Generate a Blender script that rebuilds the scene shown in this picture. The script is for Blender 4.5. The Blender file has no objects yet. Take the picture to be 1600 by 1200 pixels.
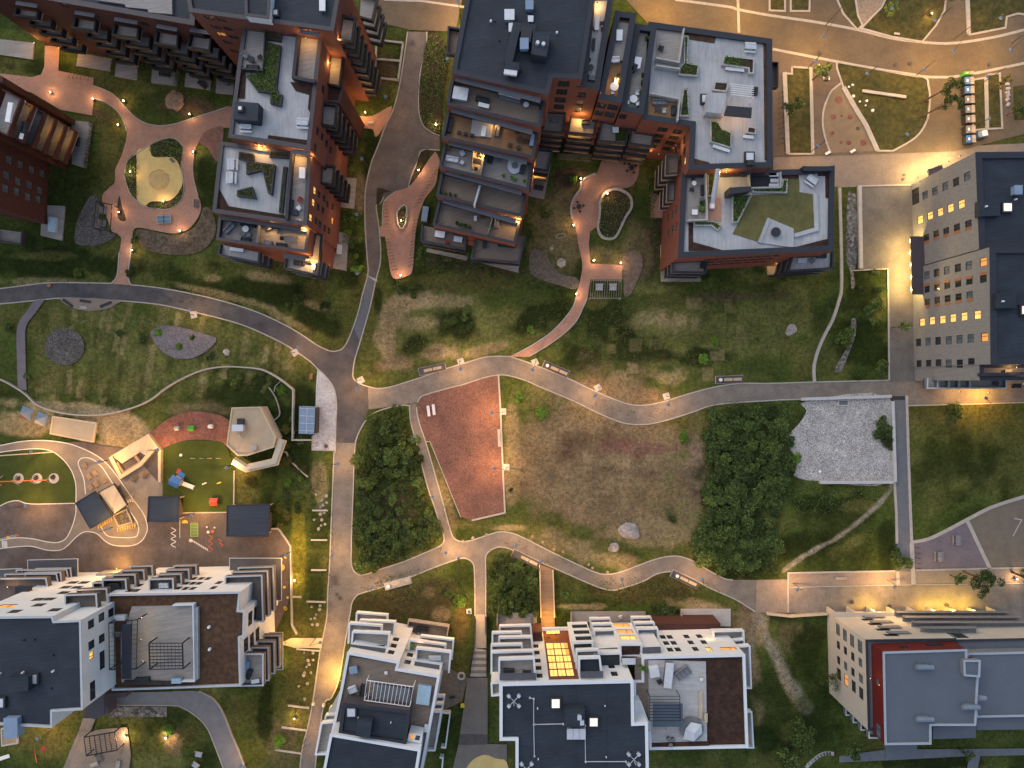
import bpy, math, random
import numpy as np
from mathutils import Vector, noise
from mathutils.geometry import tessellate_polygon
R = math.radians
random.seed(7)
SC = bpy.context.scene
COL = SC.collection
S, H = 0.125, 139.0            # metres per photo pixel on the ground, camera height

def P(px, py, z=0.0):
    k = S * (1 - z / H)
    return Vector(((px - 800) * k, (600 - py) * k, z))
def P2(pts, z=0.0): return [P(x, y, z).to_2d() for x, y in pts]
def link(o, parent=None):
    COL.objects.link(o)
    if parent: o.parent = parent
    return o
def root_of(o):
    while o.parent: o = o.parent
    return o
def tag(o, label=None, cat=None, group=None, kind=None):
    for k, v in (('label', label), ('category', cat), ('group', group), ('kind', kind)):
        if v: o[k] = v
    return o
def thing(name, label, cat, px, py, z=0.0, rz=0.0, group=None):
    o = link(bpy.data.objects.new(name, None))
    o.location = P(px, py, z); o.rotation_euler = (0, 0, R(rz)); o.empty_display_size = .3
    return tag(o, label, cat, group)
def copy_tree(o, parent=None):
    c = link(o.copy(), parent)
    for ch in [x for x in o.children]: copy_tree(ch, c)
    return c
def again(o, label, px, py, z=0.0, rz=0.0, sc=1.0, group=None):
    c = copy_tree(o); c.location = P(px, py, z); c.rotation_euler = (0, 0, R(rz)); c.scale = (sc, sc, sc)
    if label: c['label'] = label
    if group: c['group'] = group
    return c

class MB:
    def __init__(s, world=False): s.v = []; s.f = []; s.w = world
    def add(s, vs, fs):
        n = len(s.v); s.v += [tuple(v) for v in vs]; s.f += [tuple(i + n for i in f) for f in fs]; return s
    def box(s, x0, x1, y0, y1, z0, z1):
        return s.add([(x0,y0,z0),(x1,y0,z0),(x1,y1,z0),(x0,y1,z0),(x0,y0,z1),(x1,y0,z1),(x1,y1,z1),(x0,y1,z1)],
                     [(3,2,1,0),(4,5,6,7),(0,1,5,4),(1,2,6,5),(2,3,7,6),(3,0,4,7)])
    def bbox(s, x0, x1, y0, y1, z0, z1, b=.03):
        b = min(b, (x1-x0)/2.2, (y1-y0)/2.2, (z1-z0)/2.2)
        def ring(i, z): return [(x0+i,y0,z),(x1-i,y0,z),(x1,y0+i,z),(x1,y1-i,z),(x1-i,y1,z),(x0+i,y1,z),(x0,y1-i,z),(x0,y0+i,z)]
        def sm(z): return [(x0+b,y0+b,z),(x1-b,y0+b,z),(x1-b,y0+b,z),(x1-b,y1-b,z),(x1-b,y1-b,z),(x0+b,y1-b,z),(x0+b,y1-b,z),(x0+b,y0+b,z)]
        v = ring(b, z0) + ring(b, z1-b) + sm(z1)
        f = [tuple(reversed(range(8)))] + [(i,(i+1)%8,8+(i+1)%8,8+i) for i in range(8)] + [(8+i,8+(i+1)%8,16+(i+1)%8,16+i) for i in range(8)] + [tuple(range(16,24))]
        return s.add(v, f)
    def obox(s, cx, cy, z0, z1, lx, ly, a=0):
        c, q = math.cos(a), math.sin(a)
        v = [(cx+x*c-y*q, cy+x*q+y*c, z) for z in (z0, z1) for x, y in ((-lx/2,-ly/2),(lx/2,-ly/2),(lx/2,ly/2),(-lx/2,ly/2))]
        return s.add(v, [(3,2,1,0),(4,5,6,7),(0,1,5,4),(1,2,6,5),(2,3,7,6),(3,0,4,7)])
    def cyl(s, cx, cy, z0, z1, r, r1=None, n=12):
        r1 = r if r1 is None else r1
        v = [(cx+q*math.cos(2*math.pi*i/n), cy+q*math.sin(2*math.pi*i/n), z) for z, q in ((z0,r),(z1,r1)) for i in range(n)]
        return s.add(v, [tuple(reversed(range(n))), tuple(range(n,2*n))] + [(i,(i+1)%n,n+(i+1)%n,n+i) for i in range(n)])
    def tube(s, p, q, r, n=6, r1=None):
        p, q = Vector(p), Vector(q); r1 = r if r1 is None else r1
        d = (q-p).normalized(); a = d.orthogonal().normalized(); b = d.cross(a)
        v = [c + (a*math.cos(2*math.pi*i/n) + b*math.sin(2*math.pi*i/n))*rr for c, rr in ((p,r),(q,r1)) for i in range(n)]
        return s.add(v, [tuple(reversed(range(n))), tuple(range(n,2*n))] + [(i,(i+1)%n,n+(i+1)%n,n+i) for i in range(n)])
    def flat(s, pts, z):
        pts = [Vector((p[0], p[1], 0)) for p in pts]
        fs = tessellate_polygon([pts]); out = []
        for t in fs:
            a, b, c = (pts[i] for i in t)
            out.append(t if (b-a).cross(c-a).z > 0 else tuple(reversed(t)))
        return s.add([(p.x, p.y, z) for p in pts], out)
    def prism(s, pts, z0, z1, bottom=False):
        if area(pts) < 0: pts = list(reversed(pts))
        n = len(pts); s.flat(pts, z1)
        s.add([(p[0],p[1],z) for z in (z0,z1) for p in pts], [(i,(i+1)%n,n+(i+1)%n,n+i) for i in range(n)])
        if bottom:
            k = len(s.f); s.flat(pts, z0); s.f[k:] = [tuple(reversed(f)) for f in s.f[k:]]
        return s
    def strip(s, pts, w, z0, z1, closed=False, side=0):
        # a bar of width w along a polyline; side -1/0/1 puts it right of, on or left of the line
        pts = [Vector((p[0], p[1])) for p in pts]; n = len(pts)
        L, Q = [], []
        for i, p in enumerate(pts):
            a = pts[i-1] if (i or closed) else None; b = pts[(i+1)%n] if (i < n-1 or closed) else None
            d1 = (p-a).normalized() if a is not None and (p-a).length > 1e-6 else None
            d2 = (b-p).normalized() if b is not None and (b-p).length > 1e-6 else None
            d1 = d1 or d2 or Vector((1,0)); d2 = d2 or d1
            n1, n2 = Vector((-d1.y,d1.x)), Vector((-d2.y,d2.x))
            m = n1+n2
            m = n1.copy() if m.length < 1e-4 else m.normalized()
            m = m / max(.35, m.dot(n1))
            L.append(p + m*w*(side+1)/2); Q.append(p + m*w*(side-1)/2)
        m = n if closed else n-1
        v = [(p.x,p.y,z1) for p in L] + [(p.x,p.y,z1) for p in Q] + [(p.x,p.y,z0) for p in L] + [(p.x,p.y,z0) for p in Q]
        f = []
        for i in range(m):
            j = (i+1)%n
            f += [(n+i,n+j,j,i),(i,j,2*n+j,2*n+i),(n+j,n+i,3*n+i,3*n+j)]
        if not closed: f += [(0,2*n,3*n,n),(n-1,2*n-1,4*n-1,3*n-1)]
        return s.add(v, f)
    def build(s, name, mat, parent=None, smooth=False):
        me = bpy.data.meshes.new(name)
        v = s.v
        if s.w and parent:
            l = root_of(parent).location; v = [(a-l.x, b-l.y, c-l.z) for a, b, c in v]
        me.from_pydata(v, [], s.f); me.materials.append(mat)
        if smooth: me.polygons.foreach_set('use_smooth', [True]*len(me.polygons))
        me.update()
        return link(bpy.data.objects.new(name, me), parent)
def area(pts): return sum(pts[i-1][0]*pts[i][1]-pts[i][0]*pts[i-1][1] for i in range(len(pts)))/2
def inset(pts, d):
    # move every edge of a polygon inwards by d
    sg = 1 if area(pts) > 0 else -1; n = len(pts); out = []
    for i in range(n):
        p = Vector(pts[i]); a = (p-Vector(pts[i-1])).normalized(); b = (Vector(pts[(i+1)%n])-p).normalized()
        n1 = Vector((-a.y,a.x))*sg; n2 = Vector((-b.y,b.x))*sg
        m = n1+n2; m = n1.copy() if m.length < 1e-4 else m.normalized()
        out.append(p + m*d/max(.3, m.dot(n1)))
    return out
def cat(pts, n=5, closed=False):
    # Catmull-Rom through the points
    out = []; N = len(pts); P_ = lambda i: pts[i % N] if closed else pts[max(0, min(N-1, i))]
    for i in range(N if closed else N-1):
        p0, p1, p2, p3 = P_(i-1), P_(i), P_(i+1), P_(i+2)
        for j in range(n):
            t = j/n
            out.append(tuple(.5*((2*p1[k]) + (-p0[k]+p2[k])*t + (2*p0[k]-5*p1[k]+4*p2[k]-p3[k])*t*t + (-p0[k]+3*p1[k]-3*p2[k]+p3[k])*t**3) for k in (0,1)))
    if not closed: out.append(tuple(pts[-1]))
    return out

# ------------------------------------------------------------------ materials
def lin(r, g=None, b=None): return (r, g, b, 1)
MATS = {}
def M(name, col, rough=.8, var=.18, sc=1.2, kind='noise', ang=0, col2=None, spec=.3, metal=0, bump=0, fine=.35, emit=0):
    m = bpy.data.materials.new(name); m.use_nodes = True; MATS[name] = m
    nt = m.node_tree; N = nt.nodes; L = nt.links; bs = N['Principled BSDF']
    bs.inputs['Roughness'].default_value = rough; bs.inputs['Specular IOR Level'].default_value = spec
    bs.inputs['Metallic'].default_value = metal
    if emit:
        bs.inputs['Emission Color'].default_value = lin(*col); bs.inputs['Emission Strength'].default_value = emit
    if kind == 'plain':
        bs.inputs['Base Color'].default_value = lin(*col); return m
    geo = N.new('ShaderNodeNewGeometry'); pos = geo.outputs['Position']
    def nz(scale, src=pos, det=5, ro=.6):
        t = N.new('ShaderNodeTexNoise'); t.inputs['Scale'].default_value = scale; t.inputs['Detail'].default_value = det
        t.inputs['Roughness'].default_value = ro; L.new(src, t.inputs['Vector']); return t.outputs['Fac']
    def math_(op, a, b):
        t = N.new('ShaderNodeMath'); t.operation = op
        for i, q in enumerate((a, b)):
            if isinstance(q, (int, float)): t.inputs[i].default_value = q
            else: L.new(q, t.inputs[i])
        return t.outputs[0]
    def rng(src, a, b, c, d):
        t = N.new('ShaderNodeMapRange'); L.new(src, t.inputs[0])
        for i, q in enumerate((a, b, c, d)): t.inputs[1+i].default_value = q
        return t.outputs[0]
    def mapping(sx, sy, sz=1):
        t = N.new('ShaderNodeMapping'); t.vector_type = 'POINT'; t.inputs['Rotation'].default_value = (0,0,R(ang))
        L.new(pos, t.inputs['Vector'])
        q = N.new('ShaderNodeMapping'); q.inputs['Scale'].default_value = (sx,sy,sz); L.new(t.outputs[0], q.inputs['Vector']); return q.outputs[0]
    def mul(colsock, fac):
        t = N.new('ShaderNodeMix'); t.data_type = 'RGBA'; t.blend_type = 'MULTIPLY'; t.inputs[0].default_value = 1
        if isinstance(colsock, tuple): t.inputs[6].default_value = colsock
        else: L.new(colsock, t.inputs[6])
        L.new(fac, t.inputs[7]); return t.outputs[2]
    def mixc(f, a, b):
        t = N.new('ShaderNodeMix'); t.data_type = 'RGBA'
        if isinstance(f, float): t.inputs[0].default_value = f
        else: L.new(f, t.inputs[0])
        for i, q in ((6, a), (7, b)):
            if isinstance(q, tuple): t.inputs[i].default_value = q
            else: L.new(q, t.inputs[i])
        return t.outputs[2]
    c = lin(*col); c2 = lin(*(col2 or [q*.72 for q in col]))
    hb = None
    if kind == 'noise':
        big = rng(nz(.22*sc), .35, .65, 0, 1); col_ = mixc(big, c, c2) if col2 else c
        f = math_('MULTIPLY', rng(nz(sc), .3, .7, 1-var, 1+var), rng(nz(sc*7), .3, .7, 1-var*fine*1.6, 1+var*fine*1.6))
        out = mul(col_, f); hb = nz(sc*5)
    elif kind == 'plank':
        a = nz(1, mapping(sc, .22), 3); b = nz(1, mapping(sc*3.1, .9), 4)
        w = N.new('ShaderNodeTexWave'); w.inputs['Scale'].default_value = sc*.9; L.new(mapping(1, 0, 0), w.inputs['Vector'])
        f = math_('MULTIPLY', rng(a, .3, .7, 1-var, 1+var), rng(b, .3, .7, 1-var*.6, 1+var*.6))
        f = math_('MULTIPLY', f, rng(w.outputs['Fac'], .0, .25, .86, 1))
        out = mul(mixc(rng(nz(.25), .35, .65, 0, 1), c, c2) if col2 else c, f); hb = a
    elif kind == 'paver':
        t = N.new('ShaderNodeTexBrick'); L.new(mapping(1, 1), t.inputs['Vector'])
        t.inputs['Scale'].default_value = sc; t.inputs['Mortar Size'].default_value = .015; t.inputs['Bias'].default_value = -.1
        t.inputs['Color1'].default_value = c; t.inputs['Color2'].default_value = c2
        t.inputs['Mortar'].default_value = lin(*[q*.55 for q in col])
        f = math_('MULTIPLY', rng(nz(.5), .3, .7, 1-var, 1+var), rng(nz(4), .3, .7, 1-var*.7, 1+var*.7))
        out = mul(t.outputs['Color'], f); hb = t.outputs['Fac']
    elif kind == 'speck':
        t = N.new('ShaderNodeTexVoronoi'); t.inputs['Scale'].default_value = sc; L.new(pos, t.inputs['Vector'])
        sep = N.new('ShaderNodeSeparateColor'); L.new(t.outputs['Color'], sep.inputs[0])
        f = math_('MULTIPLY', rng(sep.outputs[0], 0, 1, 1-var, 1+var), rng(nz(.35), .3, .7, .8, 1.2))
        out = mul(mixc(sep.outputs[1], c, c2), f); hb = t.outputs['Distance']
    elif kind == 'leaf':
        rn = geo.outputs['Random Per Island']; oi = N.new('ShaderNodeObjectInfo')
        out = mul(mul(mixc(math_('POWER', rn, 1.6), c, c2), rng(nz(1.6, pos, 3), .33, .67, 1-var, 1+var*1.2)), rng(oi.outputs['Random'], 0, 1, .62, 1.45))
        bs.inputs['Subsurface Weight'].default_value = 0
    elif kind == 'grass':
        at = N.new('ShaderNodeAttribute'); at.attribute_name = 'soil'
        f = math_('MULTIPLY', rng(nz(1.3, pos, 8, .75), .30, .70, .42, 1.58), rng(nz(4, pos, 5, .75), .28, .72, .5, 1.5))
        f = math_('MULTIPLY', f, rng(nz(.25, pos, 4), .3, .7, .82, 1.18))
        out = mul(at.outputs['Color'], f)
        hue = rng(nz(.7, pos, 6, .7), .45, .72, 0, .35)
        out = mixc(hue, out, mul(mul(at.outputs['Color'], f), N_rgb(N, (1.35, 1.1, .75)))); hb = nz(9)
    L.new(out, bs.inputs['Base Color'])
    if bump and hb is not None:
        b = N.new('ShaderNodeBump'); b.inputs['Strength'].default_value = bump; b.inputs['Distance'].default_value = .15
        L.new(hb, b.inputs['Height']); L.new(b.outputs[0], bs.inputs['Normal'])
    return m
def N_rgb(N, c):
    t = N.new('ShaderNodeRGB'); t.outputs[0].default_value = lin(*c); return t.outputs[0]

grass_m = M('grass ground', (.05,.06,.02), .95, kind='grass', spec=.1, bump=.5)
asph = M('dark asphalt', (.062,.058,.062), .85, .25, .5, col2=(.10,.09,.085), bump=.1)
lane = M('pale asphalt', (.155,.141,.12), .85, .22, .45, col2=(.195,.165,.14), bump=.1, fine=.5)
street_m = M('street asphalt', (.135,.105,.068), .85, .14, .35, col2=(.11,.085,.058), fine=.5)
slate_m = M('slate path', (.125,.135,.15), .85, .12, .8)
apron_m = M('apron asphalt', (.15,.14,.125), .9, .2, .35, col2=(.105,.10,.10))
brickp = M('brick paving', (.42,.235,.165), .8, .14, 3.2, 'paver', 20, (.35,.195,.138))
brickg = M('grey brick paving', (.17,.145,.16), .8, .12, 3.2, 'paver', 20, (.14,.12,.14))
palep = M('pale paving', (.26,.21,.165), .8, .12, 1.6, 'paver', 4, (.22,.18,.14))
redg = M('red gravel', (.17,.09,.07), .95, .3, 6.5, 'speck', col2=(.13,.068,.055), bump=.15)
rubred = M('red crumb', (.20,.085,.062), .95, .25, 4, 'speck', col2=(.15,.07,.055))
whiteg = M('pale gravel', (.46,.445,.42), .9, .5, 8.0, 'speck', col2=(.25,.24,.23), bump=.3)
rockg = M('rock rubble', (.19,.18,.16), .9, .6, 2.0, 'speck', col2=(.11,.105,.09), bump=.8)
cobble = M('cobbles', (.42,.43,.45), .8, .2, 5, 'speck', col2=(.35,.36,.38), bump=.3)
greybark = M('grey bark mulch', (.12,.113,.105), .95, .5, 6, 'speck', col2=(.06,.055,.05), bump=.3)
kerb_m = M('kerb concrete', (.36,.335,.30), .8, .14, 1.5)
conc = M('concrete', (.40,.385,.36), .8, .12, .9)
sand_m = M('sand', (.32,.25,.16), .95, .12, .8, col2=(.27,.21,.13))
yellow_m = M('yellow rubber', (.68,.50,.20), .9, .10, .6, col2=(.62,.45,.17))
tarmac = M('playground tarmac', (.125,.095,.08), .9, .28, .3, col2=(.085,.07,.065))
turf = M('artificial turf', (.045,.062,.009), .95, .2, .4, col2=(.034,.05,.008))
soil_m = M('planting soil', (.045,.032,.02), .95, .4, 1.5)
paint_w = M('white marking', (.62,.58,.52), .7, .12, 2)
paint_y = M('yellow marking', (.62,.42,.08), .7, .1, 2)
paint_r = M('red marking', (.45,.10,.04), .7, .1, 2)
paint_g = M('green marking', (.22,.40,.10), .7, .1, 2)
stone_m = M('pale boulder', (.42,.39,.34), .9, .35, 2.2, col2=(.28,.25,.22), bump=.6)
greystone = M('grey boulder', (.36,.34,.33), .9, .3, 2.2, col2=(.2,.18,.17), bump=.6)
wood = M('weathered timber', (.33,.285,.24), .8, .2, 2.2, 'plank', 80)
woodw = M('warm timber', (.34,.22,.12), .7, .2, 2.2, 'plank', 60)
pinew = M('pale pine boards', (.52,.41,.27), .7, .12, 2.2, 'plank', 20)
deckl = M('pale grey deck', (.42,.425,.43), .75, .13, 3.2, 'plank', 0, (.33,.335,.345))
deckr = M('silver deck', (.43,.425,.42), .75, .15, 3.2, 'plank', 90, (.34,.335,.33))
deckb = M('brown deck', (.20,.155,.12), .75, .18, 3.2, 'plank', 70, (.17,.135,.11))
decko = M('oiled deck', (.24,.14,.07), .7, .16, 3.0, 'plank', 75)
deckg = M('grey patio deck', (.30,.275,.25), .8, .16, 3.0, 'plank', 80, (.25,.235,.22))
brick_m = M('red brick', (.15,.055,.041), .85, .18, 2.4, fine=.7, bump=.2)
brickd = M('dark red brick', (.068,.027,.021), .85, .2, 2.4, fine=.7, bump=.2)
white_m = M('white render', (.60,.64,.67), .75, .05, .5, fine=.6)
cream_m = M('cream render', (.42,.39,.335), .8, .06, .5)
tan_m = M('grey tan panels', (.20,.205,.205), .8, .12, 3.5, 'plank', 90, spec=.2)
redp = M('red cladding', (.10,.011,.010), .6, .08, .8)
roofd = M('dark roofing felt', (.026,.035,.048), .7, .16, .55, 'plank', 82, (.018,.026,.037), .35)
roofg = M('grey roofing', (.095,.112,.135), .65, .06, .4)
sedum = M('brown sedum', (.085,.048,.026), .95, .4, 1.2, col2=(.065,.033,.019), bump=.4)
sedumd = M('dark sedum', (.052,.026,.017), .95, .45, 1.2, col2=(.036,.02,.014), bump=.4)
lawnr = M('roof lawn', (.13,.115,.04), .95, .25, .6, col2=(.10,.095,.035), bump=.3)
copd = M('dark coping', (.026,.030,.040), .5, .08, 1)
copp = M('slate coping', (.062,.055,.062), .5, .08, 1)
copw = M('white coping', (.62,.65,.68), .5, .04, 1)
awn = M('grey awning', (.075,.08,.095), .5, .1, 1)
steel = M('galvanised steel', (.55,.57,.60), .35, .08, 2, metal=.4)
darkm = M('dark metal', (.03,.03,.034), .5, .15, 2)
blackm = M('black steel', (.014,.014,.016), .5, .15, 2)
ductm = M('duct grey steel', (.15,.185,.23), .5, .08, 1)
bluem = M('blue grey steel', (.20,.27,.37), .5, .08, 1)
canopy_m = M('slate canopy felt', (.030,.042,.064), .7, .15, 3, 'plank', 90)
whitep = M('white plastic', (.72,.72,.72), .5, .05, 1)
greyf = M('grey fabric', (.16,.165,.175), .9, .15, 1.5)
darkf = M('charcoal fabric', (.035,.037,.042), .9, .2, 1.5)
lightf = M('light fabric', (.52,.54,.57), .85, .1, 1.5)
redf = M('red fabric', (.24,.035,.03), .85, .1, 2)
greenf = M('green fabric', (.04,.15,.09), .85, .1, 2)
tealf = M('pale blue cover', (.30,.42,.50), .7, .1, 2)
wicker = M('brown wicker', (.07,.045,.03), .9, .3, 4)
glassd = M('dark window glass', (.022,.027,.032), .12, .2, .8, spec=.6)
glassb = M('blue window glass', (.10,.135,.16), .12, .3, .8, spec=.6)
glassr = M('clear balcony glass', (.13,.16,.18), .15, .1, 1, spec=.5)
frame_m = M('dark frame', (.03,.034,.04), .5, .05, 1)
framew = M('pale frame', (.45,.46,.46), .5, .05, 1)
panelo = M('orange brown panel', (.26,.115,.06), .7, .1, 2)
lit = M('lit window', (1,.60,.17), .6, kind='plain', emit=.32)
lit2 = M('dim lit window', (1,.42,.10), .6, kind='plain', emit=.10)
skyl = M('lit skylight', (1,.86,.72), .5, kind='plain', emit=.17)
bulb_m = M('lamp glow', (1,.72,.38), .5, kind='plain', emit=1.8)
bulb_w = M('white lamp glow', (1,.88,.72), .5, kind='plain', emit=1.3)
lampb = M('lamp head', (.16,.21,.28), .4, .05, 1)
leafd = M('dark shrub leaves', (.016,.034,.008), .8, .5, kind='leaf', col2=(.105,.145,.040), spec=.2)
leafm = M('shrub leaves', (.024,.050,.010), .8, .45, kind='leaf', col2=(.14,.18,.046), spec=.2)
leafg = M('bright shrub leaves', (.05,.12,.014), .8, .35, kind='leaf', col2=(.16,.26,.035), spec=.2)
leafo = M('olive leaves', (.06,.062,.014), .8, .3, kind='leaf', col2=(.14,.12,.03), spec=.2)
leafr = M('roof plant leaves', (.04,.10,.014), .8, .35, kind='leaf', col2=(.13,.25,.035), spec=.2)
strawm = M('dry grass blades', (.12,.10,.04), .9, .3, kind='leaf', col2=(.07,.075,.025), spec=.1)
bladem = M('grass blades', (.022,.034,.008), .9, .3, kind='leaf', col2=(.045,.058,.016), spec=.05)
bark = M('bark', (.07,.05,.035), .9, .3, 3)
carm = {c: M('painted '+c, v, .45, .06, 2) for c, v in dict(blue=(.035,.13,.36), red=(.38,.05,.03), green=(.08,.32,.04), orange=(.6,.13,.03), yellow=(.65,.5,.05)).items()}

for m_, b_ in ((lit, .30), (lit2, .11)):     # rooms behind the panes are not evenly bright
    nt_ = m_.node_tree; t_ = nt_.nodes.new('ShaderNodeTexNoise'); t_.inputs['Scale'].default_value = 2.6; g_ = nt_.nodes.new('ShaderNodeNewGeometry'); r_ = nt_.nodes.new('ShaderNodeMapRange')
    nt_.links.new(g_.outputs['Position'], t_.inputs['Vector']); nt_.links.new(t_.outputs['Fac'], r_.inputs[0]); r_.inputs[1].default_value = .32; r_.inputs[2].default_value = .68; r_.inputs[3].default_value = b_*.35; r_.inputs[4].default_value = b_*1.5
    nt_.links.new(r_.outputs[0], nt_.nodes['Principled BSDF'].inputs['Emission Strength'])
EXPO = 1.36
# ------------------------------------------------------------------ ground sheet with grass and soil colours, lamp glow painted in at places
DG = (.020,.032,.007); MG = (.046,.064,.014); LG = (.088,.094,.028); ST = (.20,.155,.082); BR = (.128,.095,.055)
DB = (.074,.05,.032); OL = (.072,.072,.021); SA = (.22,.165,.092); TG = (.032,.044,.010)
def smooth01(t): t = np.clip(t, 0, 1); return t*t*(3-2*t)
def vnoise(x, y, f, seed):
    # value noise on arrays
    x = x*f + seed*17.3; y = y*f - seed*9.1
    xi = np.floor(x).astype(np.int64); yi = np.floor(y).astype(np.int64); fx = smooth01(x-xi); fy = smooth01(y-yi)
    def h(a, b):
        n = (a*374761393 + b*668265263 + seed*1442695) & 0x7fffffff
        n = ((n ^ (n >> 13))*1274126177) & 0x7fffffff
        return ((n ^ (n >> 16)) & 0xffff)/65535.
    return (h(xi,yi)*(1-fx)+h(xi+1,yi)*fx)*(1-fy) + (h(xi,yi+1)*(1-fx)+h(xi+1,yi+1)*fx)*fy
def fbm(x, y, f, seed): return sum(vnoise(x, y, f*2**o, seed+o)*.5**o for o in range(4))/1.875
xs = np.concatenate([[-1500,-500,-220,-150], np.arange(-112,112.01,.36), [150,220,500,1500]])
ys = np.concatenate([[-1500,-500,-200,-130], np.arange(-86,86.01,.36), [130,200,500,1500]])
GX, GY = np.meshgrid(xs, ys)
PX = 800 + GX/S; PY = 600 - GY/S
n1, n2 = fbm(GX,GY,.10,3), fbm(GX,GY,.35,11)
col = np.zeros(GX.shape+(3,)); col[:] = MG
def blend(w, c): col[:] = col*(1-w[...,None]) + np.array(c)*w[...,None]
blend(smooth01((n1-.45)*5)*.7, OL); blend(smooth01((.47-n1)*5)*.7, DG)
def blob(px, py, rx, ry, c, a=0, st=.9, soft=.5, rag=.55):
    ca, sa = math.cos(R(a)), math.sin(R(a)); dx, dy = PX-px, PY-py
    u, v = (dx*ca+dy*sa)/rx, (-dx*sa+dy*ca)/ry
    d = np.sqrt(u*u+v*v) + (n2-.5)*rag*2 + (n1-.5)*rag
    blend(smooth01((1-d)/soft)*st, c)
def rect(px, py, w, h, c, a=0, st=.8):
    ca, sa = math.cos(R(a)), math.sin(R(a)); dx, dy = PX-px, PY-py
    u, v = np.abs(dx*ca+dy*sa)*2/w, np.abs(-dx*sa+dy*ca)*2/h
    blend(((u < 1) & (v < 1))*st, c)
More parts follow.
